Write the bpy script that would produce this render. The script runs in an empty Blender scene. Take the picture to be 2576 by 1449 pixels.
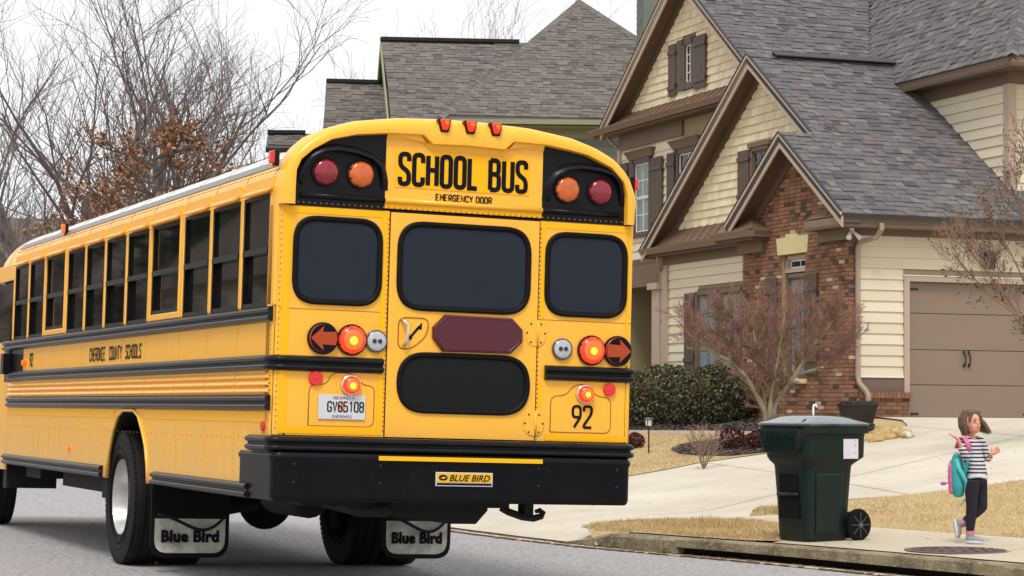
import bpy, bmesh, math, random
from math import sin, cos, pi, radians, sqrt, atan2, hypot
from mathutils import Vector, Matrix
import mathutils.noise as mnoise
V = Vector
rnd = random.Random(7)
scene = bpy.context.scene
col = scene.collection

# ------------------------------------------------------------------ camera
CAM_LOC = V((-5.228, -13.758, 1.257))
CAM_R = V((0.9258, -0.3779, 0.0074)).normalized()
CAM_F = V((0.3775, 0.9246, 0.0515)).normalized()
CAM_R = (CAM_R - CAM_F * CAM_R.dot(CAM_F)).normalized()
CAM_U = CAM_R.cross(CAM_F)
FPX = 5856.3                      # focal length in px of a 2576 px wide frame
camd = bpy.data.cameras.new('camera'); camd.sensor_width = 36; camd.lens = FPX / 2576 * 36
camd.clip_start = .1; camd.clip_end = 3000
cam = bpy.data.objects.new('camera', camd); col.objects.link(cam)
cam.matrix_world = Matrix(((CAM_R.x, CAM_U.x, -CAM_F.x, CAM_LOC.x), (CAM_R.y, CAM_U.y, -CAM_F.y, CAM_LOC.y),
                           (CAM_R.z, CAM_U.z, -CAM_F.z, CAM_LOC.z), (0, 0, 0, 1)))
scene.camera = cam
camd.dof.use_dof = True; camd.dof.focus_distance = 17.5; camd.dof.aperture_fstop = 22

# ------------------------------------------------------------------ daylight: pale overcast sky and one soft sun
world = bpy.data.worlds.new('World'); scene.world = world; world.use_nodes = True
nt = world.node_tree; nt.nodes.clear()
SUN_EL, SUN_AZ = radians(56), radians(212)
sky = nt.nodes.new('ShaderNodeTexSky'); sky.sky_type = 'NISHITA'; sky.sun_disc = False
sky.sun_elevation = SUN_EL; sky.sun_rotation = SUN_AZ; sky.dust_density = 4; sky.air_density = 1.2
bg_sky = nt.nodes.new('ShaderNodeBackground'); bg_sky.inputs[1].default_value = .06
nt.links.new(sky.outputs[0], bg_sky.inputs[0])
# thin even cloud cover in front of the blue
tc = nt.nodes.new('ShaderNodeTexCoord'); cn = nt.nodes.new('ShaderNodeTexNoise')
cn.inputs['Scale'].default_value = 2.2; cn.inputs['Detail'].default_value = 4
nt.links.new(tc.outputs['Generated'], cn.inputs['Vector'])
cr = nt.nodes.new('ShaderNodeValToRGB'); cr.color_ramp.elements[0].position = .3; cr.color_ramp.elements[1].position = .7
cr.color_ramp.elements[0].color = (.95, .962, 1, 1); cr.color_ramp.elements[1].color = (1, 1, 1, 1)
nt.links.new(cn.outputs[0], cr.inputs[0])
bg_cl = nt.nodes.new('ShaderNodeBackground'); bg_cl.inputs[1].default_value = .82
nt.links.new(cr.outputs[0], bg_cl.inputs[0])
mx = nt.nodes.new('ShaderNodeMixShader'); mx.inputs[0].default_value = .88
nt.links.new(bg_sky.outputs[0], mx.inputs[1]); nt.links.new(bg_cl.outputs[0], mx.inputs[2])
wo = nt.nodes.new('ShaderNodeOutputWorld'); nt.links.new(mx.outputs[0], wo.inputs[0])
sd = bpy.data.lights.new('sun', 'SUN'); sd.energy = 1.5; sd.angle = radians(16); sd.color = (1, .94, .85)
sun = bpy.data.objects.new('sun', sd); col.objects.link(sun); sun.location = (0, 0, 40)
# direction towards the sun, azimuth clockwise from +y
sdir = V((sin(SUN_AZ) * cos(SUN_EL), cos(SUN_AZ) * cos(SUN_EL), sin(SUN_EL)))
sun.rotation_euler = sdir.to_track_quat('Z', 'Y').to_euler()
scene.view_settings.view_transform = 'Standard'; scene.view_settings.look = 'None'
scene.view_settings.exposure = 0.50; scene.view_settings.gamma = 1; scene.view_settings.use_curve_mapping = False
scene.render.film_transparent = False
scene.cycles.max_bounces = 6

# ------------------------------------------------------------------ helpers
def srgb(r, g, b):
    f = lambda c: (c / 255 / 12.92) if c / 255 < .04045 else ((c / 255 + .055) / 1.055) ** 2.4
    return (f(r), f(g), f(b), 1)
def ray(px, py):
    """direction through a point of the 2576 x 1449 picture"""
    return (CAM_F + CAM_R * ((px - 1288) / FPX) - CAM_U * ((py - 724.5) / FPX))
def at(px, py, depth): return CAM_LOC + ray(px, py) * depth
def project(P):
    d = P - CAM_LOC; z = d.dot(CAM_F)
    if z < .1: return None
    return (1288 + FPX * d.dot(CAM_R) / z, 724.5 - FPX * d.dot(CAM_U) / z, z)
def tag(o, label=None, cat=None, group=None, kind=None):
    if label: o['label'] = label
    if cat: o['category'] = cat
    if group: o['group'] = group
    if kind: o['kind'] = kind
    return o
def empty(name, loc, rot=(0, 0, 0)):
    o = bpy.data.objects.new(name, None); o.location = loc; o.rotation_euler = rot; o.empty_display_size = .2
    col.objects.link(o); return o

MATS = {}
def mat(name, color, rough=.6, metal=0, noise=None, bump=0, bscale=40, tone=None, spec=None, coat=0, emit=None, estr=0,
        noise2=None, alpha=None, trans=0, ior=None, obj_coords=True, wave=None):
    """color; noise=(scale, amount, colour2); tone=[(pos, colour)...] read from the pieces' 'tone' value"""
    if name in MATS: return MATS[name]
    m = bpy.data.materials.new(name); m.use_nodes = True; MATS[name] = m
    n = m.node_tree.nodes; l = m.node_tree.links; b = n['Principled BSDF']
    b.inputs['Roughness'].default_value = rough; b.inputs['Metallic'].default_value = metal
    if spec is not None: b.inputs['Specular IOR Level'].default_value = spec
    if coat: b.inputs['Coat Weight'].default_value = coat; b.inputs['Coat Roughness'].default_value = .08
    if trans: b.inputs['Transmission Weight'].default_value = trans
    if ior: b.inputs['IOR'].default_value = ior
    if emit: b.inputs['Emission Color'].default_value = emit; b.inputs['Emission Strength'].default_value = estr
    t = n.new('ShaderNodeTexCoord'); cs = None
    src = t.outputs['Object']
    if tone:
        a = n.new('ShaderNodeAttribute'); a.attribute_name = 'tone'; r = n.new('ShaderNodeValToRGB')
        r.color_ramp.elements[0].position = tone[0][0]; r.color_ramp.elements[0].color = tone[0][1]
        r.color_ramp.elements[1].position = tone[-1][0]; r.color_ramp.elements[1].color = tone[-1][1]
        for p, c in tone[1:-1]:
            e = r.color_ramp.elements.new(p); e.color = c
        l.new(a.outputs['Fac'], r.inputs[0]); cs = r.outputs[0]
    geo = n.new('ShaderNodeNewGeometry')
    for k, nz in enumerate([noise, noise2]):
        if not nz: continue
        sc_, amt, c2 = nz[:3]
        tx = n.new('ShaderNodeTexNoise'); tx.inputs['Scale'].default_value = sc_; tx.inputs['Detail'].default_value = 5
        tx.inputs['Roughness'].default_value = .65
        l.new(geo.outputs['Position'], tx.inputs['Vector'])
        mr = n.new('ShaderNodeMapRange'); mr.inputs[1].default_value = .35 if len(nz) < 4 else nz[3]
        mr.inputs[2].default_value = .68 if len(nz) < 5 else nz[4]
        mr.inputs[3].default_value = 0; mr.inputs[4].default_value = amt
        l.new(tx.outputs[0], mr.inputs[0])
        mixn = n.new('ShaderNodeMix'); mixn.data_type = 'RGBA'
        l.new(mr.outputs[0], mixn.inputs[0])
        if cs: l.new(cs, mixn.inputs[6])
        else: mixn.inputs[6].default_value = color
        mixn.inputs[7].default_value = c2
        cs = mixn.outputs[2]
    if cs: l.new(cs, b.inputs['Base Color'])
    else: b.inputs['Base Color'].default_value = color
    if bump:
        tb = n.new('ShaderNodeTexNoise'); tb.inputs['Scale'].default_value = bscale; tb.inputs['Detail'].default_value = 4
        l.new(geo.outputs['Position'], tb.inputs['Vector'])
        bp = n.new('ShaderNodeBump'); bp.inputs['Strength'].default_value = bump; bp.inputs['Distance'].default_value = .02
        l.new(tb.outputs[0], bp.inputs['Height']); l.new(bp.outputs[0], b.inputs['Normal'])
    return m

class MB:
    """collects boxes, bars, tubes and polygons, built as one mesh object"""
    def __init__(s): s.v = []; s.f = []; s.t = []
    def add(s, vs, fs, tone=0.):
        o = len(s.v); s.v += [tuple(p) for p in vs]; s.f += [tuple(i + o for i in f) for f in fs]; s.t += [tone] * len(fs); return s
    def box(s, a, b, tone=0.):
        x0, y0, z0 = a; x1, y1, z1 = b
        vs = [(x0, y0, z0), (x1, y0, z0), (x1, y1, z0), (x0, y1, z0), (x0, y0, z1), (x1, y0, z1), (x1, y1, z1), (x0, y1, z1)]
        return s.add(vs, [(0, 3, 2, 1), (4, 5, 6, 7), (0, 1, 5, 4), (1, 2, 6, 5), (2, 3, 7, 6), (3, 0, 4, 7)], tone)
    def obox(s, c, u, v, w, tone=0.):
        c, u, v, w = V(c), V(u), V(v), V(w)
        vs = [c + u * i + v * j + w * k for k in (-1, 1) for (i, j) in ((-1, -1), (1, -1), (1, 1), (-1, 1))]
        return s.add(vs, [(0, 3, 2, 1), (4, 5, 6, 7), (0, 1, 5, 4), (1, 2, 6, 5), (2, 3, 7, 6), (3, 0, 4, 7)], tone)
    def bar(s, a, b, w, h, up=(0, 0, 1)):
        a, b = V(a), V(b); d = b - a; L = d.length; d.normalize(); side = d.cross(V(up)).normalized(); u2 = side.cross(d)
        return s.obox((a + b) / 2, d * L / 2, side * w / 2, u2 * h / 2)
    def slab(s, poly, n, th):
        """planar polygon thickened by th against the normal n"""
        n = V(n).normalized(); k = len(poly); P = [V(p) for p in poly]
        vs = P + [p - n * th for p in P]
        fs = [tuple(range(k)), tuple(range(2 * k - 1, k - 1, -1))] + [(i, (i + 1) % k, k + (i + 1) % k, k + i) for i in range(k)]
        return s.add(vs, fs)
    def tube(s, pts, rad, n=8, cap=True, tone=0.):
        pts = [V(p) for p in pts]; m = len(pts)
        if not hasattr(rad, '__len__'): rad = [rad] * m
        vs = []; prev = None
        for i, p in enumerate(pts):
            d = (pts[min(i + 1, m - 1)] - pts[max(i - 1, 0)])
            if d.length < 1e-9: d = V((0, 0, 1))
            d.normalize()
            if prev is None: a = d.orthogonal().normalized()
            else:
                a = prev - d * prev.dot(d)
                a = a.normalized() if a.length > 1e-6 else d.orthogonal().normalized()
            prev = a; b = d.cross(a)
            for k in range(n):
                t = 2 * pi * k / n; vs.append(p + (a * cos(t) + b * sin(t)) * rad[i])
        fs = [(i * n + k, i * n + (k + 1) % n, (i + 1) * n + (k + 1) % n, (i + 1) * n + k) for i in range(m - 1) for k in range(n)]
        if cap: fs += [tuple(range(n - 1, -1, -1)), tuple((m - 1) * n + k for k in range(n))]
        return s.add(vs, fs, tone)
    def lathe(s, prof, c, ax, n=24, tone=0., cap=True):
        """prof = [(radius, height)...] spun round ax through c"""
        ax = V(ax).normalized(); a = ax.orthogonal().normalized(); b = ax.cross(a); c = V(c); vs = []
        for r, h in prof:
            for k in range(n):
                t = 2 * pi * k / n; vs.append(c + ax * h + (a * cos(t) + b * sin(t)) * max(r, 1e-5))
        m = len(prof)
        fs = [(i * n + k, i * n + (k + 1) % n, (i + 1) * n + (k + 1) % n, (i + 1) * n + k) for i in range(m - 1) for k in range(n)]
        if cap: fs += [tuple(range(n - 1, -1, -1)), tuple((m - 1) * n + k for k in range(n))]
        return s.add(vs, fs, tone)
    def loft(s, rings, closed=True, cap=True, tone=0.):
        n = len(rings[0]); vs = [p for r in rings for p in r]; m = len(rings); q = n if closed else n - 1
        fs = [(i * n + k, i * n + (k + 1) % n, (i + 1) * n + (k + 1) % n, (i + 1) * n + k) for i in range(m - 1) for k in range(q)]
        if cap and closed: fs += [tuple(range(n - 1, -1, -1)), tuple((m - 1) * n + k for k in range(n))]
        return s.add(vs, fs, tone)
    def mesh(s, name, material, smooth=False, origin=None):
        me = bpy.data.meshes.new(name)
        vs = s.v if origin is None else [(x - origin[0], y - origin[1], z - origin[2]) for x, y, z in s.v]
        me.from_pydata(vs, [], s.f)
        if any(s.t):
            at_ = me.attributes.new('tone', 'FLOAT', 'FACE'); at_.data.foreach_set('value', s.t)
        if material: me.materials.append(material)
        if smooth: me.polygons.foreach_set('use_smooth', [True] * len(me.polygons))
        me.update(); return me
    def build(s, name, material, parent=None, smooth=False, origin=None, bevel=0, segs=2, fix=False, auto=None):
        me = s.mesh(name, material, smooth, origin)
        o = bpy.data.objects.new(name, me); col.objects.link(o)
        if origin is not None: o.location = origin
        if parent: o.parent = parent
        if fix:
            b = bmesh.new(); b.from_mesh(me); bmesh.ops.recalc_face_normals(b, faces=b.faces); b.to_mesh(me); b.free()
        if auto is not None: smooth_by_angle(me, auto)
        if bevel:
            md = o.modifiers.new('bevel', 'BEVEL'); md.width = bevel; md.segments = segs; md.limit_method = 'ANGLE'; md.angle_limit = radians(30)
            md.harden_normals = False
        return o

def smooth_by_angle(me, ang):
    b = bmesh.new(); b.from_mesh(me)
    for f in b.faces: f.smooth = True
    for e in b.edges:
        if len(e.link_faces) == 2 and e.calc_face_angle(0) > radians(ang): e.smooth = False
    b.to_mesh(me); b.free()

def copy_tree(o, parent=None):
    c = o.copy(); col.objects.link(c)
    if parent: c.parent = parent
    for ch in list(o.children): copy_tree(ch, c)
    return c

UNIT = {}
def unit_cube(name, material, tone):
    k = (material.name, round(tone * 8))
    if k not in UNIT:
        mb = MB(); mb.box((-1, -1, -1), (1, 1, 1), max(round(tone * 8) / 8, .001)); UNIT[k] = mb.mesh(name, material)
    return UNIT[k]
def pieces(name, material, parent, boxes, limit=300):
    """boxes = (centre, u, v, w half axes, tone), in the parent's space: the ones that show largest become parts, the rest one part"""
    M = parent.matrix_basis
    boxes = [(c, u, v - u * (v.dot(u) / u.length_squared), w, t) for c, u, v, w, t in boxes]
    boxes = [(c, u, v, u.cross(v).normalized() * w.length, t) for c, u, v, w, t in boxes]
    sc_ = []
    for i, (c, u, v, w, t) in enumerate(boxes):
        P = project(M @ V(c))
        vis = P is not None and -5 < P[0] < 2581 and -5 < P[1] < 1454
        sc_.append(((u.length * v.length / (P[2] ** 2) if vis else -1), i))
    sc_.sort(reverse=True)
    sep = [i for s_, i in sc_[:limit] if s_ > 0]; rest = [i for s_, i in sc_ if i not in set(sep)]
    for i in sep:
        c, u, v, w, t = boxes[i]
        o = bpy.data.objects.new(name, unit_cube(name, material, t)); col.objects.link(o); o.parent = parent
        o.matrix_basis = Matrix(((u.x, v.x, w.x, c.x), (u.y, v.y, w.y, c.y), (u.z, v.z, w.z, c.z), (0, 0, 0, 1)))
    if rest:
        mb = MB()
        for i in rest:
            c, u, v, w, t = boxes[i]; mb.obox(c, u, v, w, max(t, .001))
        o = mb.build(name, material, parent); o['kind'] = 'stuff'
def fillet(pts, r, closed=False, n=5):
    out = []; m = len(pts); P = [V((p[0], p[1])) for p in pts]
    for i in range(m):
        if not closed and i in (0, m - 1): out.append(P[i]); continue
        a, b, c = P[i - 1], P[i], P[(i + 1) % m]
        da, dc = (a - b), (c - b); la, lc = da.length, dc.length; q = min(r, la * .5, lc * .5)
        p0 = b + da / la * q; p1 = b + dc / lc * q
        for k in range(n + 1):
            t = k / n; out.append(p0 * (1 - t) ** 2 + b * 2 * t * (1 - t) + p1 * t * t)
    return out
W_ = .5
GLY = {'S': [((W_, .77), (W_, 1), (0, 1), (0, .6), (W_, .4), (W_, 0), (0, 0), (0, .23))], 'C': [((W_, .74), (W_, 1), (0, 1), (0, 0), (W_, 0), (W_, .26))],
 'H': ['|', ((0, 0), (0, 1)), ((W_, 0), (W_, 1)), ((0, .52), (W_, .52))], 'O': ['o', ((0, 0), (0, 1), (W_, 1), (W_, 0))],
 'L': ['|', ((0, 1), (0, 0), (W_ * .9, 0))], 'B': [((0, 0), (0, 1)), ((0, 1), (W_ * .95, 1), (W_ * .95, .53), (0, .53)), ((0, .53), (W_, .53), (W_, 0), (0, 0))],
 'U': [((0, 1), (0, 0), (W_, 0), (W_, 1))], 'E': ['|', ((W_ * .9, 1), (0, 1), (0, 0), (W_ * .9, 0)), ((0, .52), (W_ * .75, .52))],
 'M': ['|', ((0, 0), (0, 1), (W_ * .55, .4), (W_ * 1.1, 1), (W_ * 1.1, 0))], 'R': [((0, 0), (0, 1)), ((0, 1), (W_, 1), (W_, .47), (0, .47)), ((W_ * .45, .47), (W_, 0))],
 'G': [((W_, .76), (W_, 1), (0, 1), (0, 0), (W_, 0), (W_, .45)), ((W_, .45), (W_ * .5, .45))], 'N': ['|', ((0, 0), (0, 1), (W_, 0), (W_, 1))],
 'Y': ['|', ((0, 1), (W_ / 2, .48), (W_, 1)), ((W_ / 2, .48), (W_ / 2, 0))], 'D': [((0, 0), (0, 1)), ((0, 1), (W_, 1), (W_, 0), (0, 0))],
 'K': ['|', ((0, 0), (0, 1)), ((W_, 1), (0, .4)), ((W_ * .3, .58), (W_, 0))], 'T': ['|', ((0, 1), (W_, 1)), ((W_ / 2, 1), (W_ / 2, 0))],
 'V': ['|', ((0, 1), (W_ / 2, 0), (W_, 1))], 'A': ['|', ((0, 0), (W_ / 2, 1), (W_, 0)), ((W_ * .2, .35), (W_ * .8, .35))], 'I': ['|', ((W_ / 2, 0), (W_ / 2, 1))],
 '9': [((W_, .6), (W_, 1), (0, 1), (0, .48), (W_, .48), (W_, .7)), ((W_, .7), (W_, .5), (W_ * .2, 0))], '2': [((0, .76), (0, 1), (W_, 1), (W_, .66), (0, .1), (0, 0)), ((0, 0), (W_, 0))],
 '6': [((W_, .8), (W_, 1), (0, 1), (0, .3)), 'o', ((0, 0), (0, .55), (W_, .55), (W_, 0))], '5': [((0, .22), (0, 0), (W_, 0), (W_, .6), (.02, .6)), ((0, .57), (0, 1)), ((0, 1), (W_, 1))],
 '1': ['|', ((.12, .8), (W_ * .6, 1), (W_ * .6, 0))], '0': ['o', ((0, 0), (0, 1), (W_, 1), (W_, 0))], '8': ['o', ((0, .53), (0, 1), (W_, 1), (W_, .53)), ((0, 0), (0, .53), (W_, .53), (W_, 0))]}
def ribbon(mb, pts, closed, w, emit_):
    P = [V((p[0], p[1])) for p in pts]; m = len(P); L = []
    q = [P[0]]
    for p in P[1:]:
        if (p - q[-1]).length > 1e-4: q.append(p)
    if closed and (q[0] - q[-1]).length < 1e-4: q.pop()
    P = q; m = len(P)
    for i in range(m):
        a = P[i - 1] if (i or closed) else None; c = P[(i + 1) % m] if (i < m - 1 or closed) else None
        d1 = (P[i] - a).normalized() if a is not None else (c - P[i]).normalized(); d2 = (c - P[i]).normalized() if c is not None else d1
        n1 = V((-d1.y, d1.x)); n2 = V((-d2.y, d2.x)); n_ = (n1 + n2)
        n_ = n_.normalized() if n_.length > .3 else n1
        k = w / 2 / max(n_.dot(n1), .45); L.append((P[i] + n_ * k, P[i] - n_ * k))
    vs = [];
    for a, b in L: vs += [emit_(a), emit_(b)]
    q_ = m if closed else m - 1
    mb.add(vs, [(2 * i, 2 * i + 1, 2 * ((i + 1) % m) + 1, 2 * ((i + 1) % m)) for i in range(q_)])
def stroke_text(text, origin, U, Vv, width, height, weight, gap=.28, names=None, off=.003):
    """letters of a plain stroke face; origin is the lower left corner, U and Vv unit directions"""
    origin, U, Vv = V(origin), V(U), V(Vv); N = U.cross(Vv); mb = MB(); adv = []
    for ch in text: adv.append((W_ + gap) if ch != ' ' else .42)
    tot = sum(adv) - gap; x = 0; sx = (width - weight) / tot; sy = height - weight; k = 0
    for ch, a in zip(text, adv):
        if ch in GLY:
            mode = 'r'
            for j, st in enumerate(GLY[ch]):
                if isinstance(st, str): mode = st; continue
                st2 = [((x + p[0]) * sx + weight / 2, p[1] * sy + weight / 2) for p in st]
                cl = mode == 'o'
                if mode != '|' and len(st) > 2: st2 = fillet(st2, W_ * sx * .48, cl)
                k += 1
                ribbon(mb, st2, cl, weight, lambda p, kk=k: origin + U * p.x + Vv * p.y + N * (off + .00025 * (kk % 4)))
        x += a
    return mb
def font_text(body, origin, U, Vv, width, height, shear=0, bold=.0, off=.003, space=1.0):
    cu = bpy.data.curves.new('lettering', 'FONT'); cu.body = body; cu.shear = shear; cu.offset = bold; cu.resolution_u = 3; cu.space_character = space
    ob = bpy.data.objects.new('lettering', cu); col.objects.link(ob)
    dg = bpy.context.evaluated_depsgraph_get(); me = bpy.data.meshes.new_from_object(ob.evaluated_get(dg))
    bpy.data.objects.remove(ob); vs = [v.co.copy() for v in me.vertices]; fs = [tuple(p.vertices) for p in me.polygons]
    bpy.data.meshes.remove(me)
    x0 = min(v.x for v in vs); x1 = max(v.x for v in vs); y0 = min(v.y for v in vs); y1 = max(v.y for v in vs)
    origin, U, Vv = V(origin), V(U), V(Vv); N = U.cross(Vv); mb = MB()
    mb.add([origin + U * ((v.x - x0) / (x1 - x0) * width) + Vv * ((v.y - y0) / (y1 - y0) * height) + N * off for v in vs], fs)
    return mb
# ================================================================== the school bus
YEL = mat('bus_yellow', srgb(255, 187, 48), .30, spec=.45, coat=.15, noise=(1.3, .35, srgb(250, 181, 54)), noise2=(14, .22, srgb(236, 170, 66), .5, .75))
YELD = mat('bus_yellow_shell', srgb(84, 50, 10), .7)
STRIP = mat('reflective_yellow', srgb(255, 186, 0), .35, spec=.3)
WROOF = mat('bus_white_roof', srgb(236, 232, 220), .35, coat=.3, noise=(3, .3, srgb(222, 214, 196)))
GBAND = mat('grey_band', srgb(128, 128, 134), .5)
BLKP = mat('black_gloss', (.004, .004, .006, 1), .3, spec=.18, noise=(6, .5, (.009, .009, .013, 1)))
BLKM = mat('black_bumper', (.005, .005, .006, 1), .36, spec=.14, noise=(2.5, .8, (.008, .009, .012, 1)), noise2=(30, .5, (.05, .05, .055, 1), .62, .8))
BLKR = mat('black_rubber', (.005, .005, .005, 1), .5, spec=.15)
UND = mat('underbody_black', (.006, .006, .006, 1), .8)
RAILM = mat('black_rail', (.006, .006, .008, 1), .3, spec=.2, noise=(5, .6, (.016, .015, .015, 1)))
TINT = mat('tinted_glass', (.017, .022, .034, 1), .25, spec=.15, noise=(2.5, .6, (.022, .028, .040, 1)))
TINT2 = mat('dark_glass', (.007, .010, .010, 1), .12, spec=.15)
SGLASS = mat('side_glass', (.005, .006, .007, 1), .03, spec=.22, noise=(3.5, .7, (.016, .017, .014, 1)))
CHROME = mat('handle_chrome', (.75, .75, .76, 1), .15, metal=1)
ALU = mat('wheel_steel', (.60, .60, .60, 1), .36, metal=.6, noise=(9, .5, (.4, .39, .37, 1)), noise2=(40, .4, (.25, .24, .22, 1), .55, .75))
TYRE = mat('tyre_rubber', (.010, .010, .011, 1), .7, spec=.15, noise=(8, .6, (.022, .021, .021, 1)))
LRED = mat('lens_red_off', srgb(150, 20, 42), .15, coat=.5, noise=(28, .8, srgb(96, 10, 26)))
LAMB = mat('lens_amber_off', srgb(218, 104, 26), .15, coat=.5, noise=(28, .8, srgb(168, 78, 36)))
LREDON = mat('lens_red_lit', srgb(230, 20, 12), .15, emit=(1, .035, .01, 1), estr=.55, coat=.6)
LHOT = mat('lamp_filament_glow', srgb(255, 160, 20), .3, emit=(1, .42, .04, 1), estr=1.25)
LMID = mat('lamp_orange_glow', srgb(250, 70, 20), .3, emit=(1, .12, .015, 1), estr=.9)
LREDS = mat('lens_red_marker', srgb(200, 14, 22), .15, emit=(.9, .01, .01, 1), estr=.12, coat=.6)
LORANGE = mat('lens_orange_marker', srgb(240, 90, 16), .2, emit=(1, .2, .01, 1), estr=.35)
LCLR = mat('lens_clear', srgb(190, 192, 196), .1, spec=.8, coat=1, noise=(60, .5, srgb(130, 132, 138)))
LRING = mat('lamp_ring_grey', srgb(84, 86, 92), .3, metal=.4)
OCT = mat('stop_panel_maroon', srgb(72, 16, 34), .35, noise=(90, .6, srgb(110, 20, 40)), noise2=(3, .4, srgb(70, 26, 44)))
PLATE = mat('plate_white', srgb(205, 208, 214), .35)
PLYEL = mat('badge_yellow', srgb(235, 180, 30), .35)
FLAPW = mat('mudflap_face', srgb(224, 221, 210), .6, noise=(9, .6, srgb(130, 128, 118)), noise2=(3, .5, srgb(96, 94, 88), .5, .7))
INK = mat('lettering_black', (.007, .007, .012, 1), .6, spec=.1)
INK2 = mat('lettering_grey', srgb(90, 90, 100), .5)
PEACH = mat('plate_peach', srgb(214, 120, 90), .5)
STEELD = mat('steel_dark', (.05, .05, .05, 1), .45, metal=.6)
RIV = mat('rivet_metal', srgb(150, 92, 24), .4)

bus = empty('school_bus', (0, 0, 0), (0, radians(1.2), 0))
tag(bus, 'yellow school bus seen from behind with black rails and its brake lamps lit', 'bus')
HW = 1.22
# y of the window posts from the rear forwards
PY = [.0405]
for s_ in [.768, .768, .768, .9965, .768, .768, .768, .768, .9965, .768, .768]: PY.append(PY[-1] + s_)
YF = PY[-1]
PROF = [(-1.22, 2.56), (-1.215, 2.63), (-1.195, 2.70), (-1.165, 2.77), (-1.11, 2.845), (-1.03, 2.915), (-.91, 2.975), (-.74, 3.03), (-.45, 3.072), (-.15, 3.088)]
PROF = PROF + [(-x, z) for x, z in reversed(PROF)]

# dust and road grime settled on the lowest part of the yellow paint, fading out upwards in ragged streaks
n_ = YEL.node_tree.nodes; l_ = YEL.node_tree.links; bs_ = n_['Principled BSDF']; src_ = bs_.inputs['Base Color'].links[0].from_socket
tc_ = n_.new('ShaderNodeTexCoord'); sx_ = n_.new('ShaderNodeSeparateXYZ'); l_.new(tc_.outputs['Object'], sx_.inputs[0])
mr_ = n_.new('ShaderNodeMapRange'); mr_.inputs[1].default_value = 1.25; mr_.inputs[2].default_value = .62; mr_.inputs[3].default_value = .06; mr_.inputs[4].default_value = 1; l_.new(sx_.outputs[2], mr_.inputs[0])
mp_ = n_.new('ShaderNodeMapping'); mp_.inputs['Scale'].default_value = (5, 5, 1.4); l_.new(tc_.outputs['Object'], mp_.inputs[0]); tn_ = n_.new('ShaderNodeTexNoise'); tn_.inputs['Scale'].default_value = 1.6; tn_.inputs['Detail'].default_value = 6; l_.new(mp_.outputs[0], tn_.inputs[0])
mm_ = n_.new('ShaderNodeMath'); mm_.operation = 'MULTIPLY'; l_.new(mr_.outputs[0], mm_.inputs[0]); l_.new(tn_.outputs[0], mm_.inputs[1]); mx_ = n_.new('ShaderNodeMix'); mx_.data_type = 'RGBA'
l_.new(mm_.outputs[0], mx_.inputs[0]); l_.new(src_, mx_.inputs[6]); mx_.inputs[7].default_value = srgb(200, 168, 112); l_.new(mx_.outputs[2], bs_.inputs['Base Color'])
# --- dark inner shell (seen in the seams and through the glass)
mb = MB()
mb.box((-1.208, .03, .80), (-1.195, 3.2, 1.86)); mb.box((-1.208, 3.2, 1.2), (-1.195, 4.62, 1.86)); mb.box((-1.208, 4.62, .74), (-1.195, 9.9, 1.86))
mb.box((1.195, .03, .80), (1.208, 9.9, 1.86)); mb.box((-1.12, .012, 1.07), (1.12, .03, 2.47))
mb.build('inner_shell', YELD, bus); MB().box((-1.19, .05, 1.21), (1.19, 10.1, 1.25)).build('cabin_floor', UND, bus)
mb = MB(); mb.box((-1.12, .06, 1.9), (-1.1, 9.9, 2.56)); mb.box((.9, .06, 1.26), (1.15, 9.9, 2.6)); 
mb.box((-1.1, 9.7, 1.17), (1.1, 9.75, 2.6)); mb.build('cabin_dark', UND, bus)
# seats seen dimly behind the glass
RPF = [(-1.22, 2.56), (-1.213, 2.62), (-1.193, 2.68), (-1.163, 2.735), (-1.12, 2.785), (-1.05, 2.84), (-.96, 2.885), (-.84, 2.925), (-.62, 2.965), (-.35, 2.992), (-.1, 3.0)]
RPF = RPF + [(-x, z) for x, z in reversed(RPF)]
# --- roof: white crown and yellow shoulders
def roof(x0i, x1i, name, m):
    mb = MB(); rings = []
    ys = [.14] + [y for y in PY[1:]] + [YF + .35]
    for y in ys: rings.append([(x, y, z) for x, z in RPF[x0i:x1i]])
    # front cap rounding down
    for k in range(1, 8):
        t = k / 7 * pi / 2; y = YF + .35 + .85 * sin(t); sc_ = cos(t) * .42 + .58
        rings.append([(x * (.9 + .1 * cos(t)), y, 2.56 + (z - 2.56) * (cos(t) * .95 + .05)) for x, z in RPF[x0i:x1i]])
    mb.loft(rings, closed=False, cap=False)
    return mb.build(name, m, bus, smooth=True)
roof(0, 5, 'roof_shoulder', YEL); roof(4, len(RPF) - 4, 'roof_crown', WROOF); roof(len(RPF) - 5, len(RPF), 'roof_shoulder', YEL)
# grey band along the shoulder
mb = MB(); rr = []
def prof_at(u):
    k = int(u); f = u - k; a, b = RPF[k], RPF[k + 1]; x = a[0] + (b[0] - a[0]) * f; z = a[1] + (b[1] - a[1]) * f
    nx, nz = -(b[1] - a[1]), (b[0] - a[0]); L = hypot(nx, nz); return x + nx / L * .004, z + nz / L * .004
for y in [.22, .4, YF + .1, YF + .4, YF + .6]:
    o_ = 0 if y < YF + .2 else (y - YF - .2) * .25
    ring = []
    for q in range(6):
        x, z = prof_at(2.95 + q * .2 * (1 if y < YF + .5 else .3))
        ring.append((x * (1 - o_ * .25), y, z - o_ * .22 + .002))
    rr.append(ring)
mb.loft(rr[:3], closed=False, cap=False); mb.build('grey_band', GBAND, bus, smooth=True)
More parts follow.
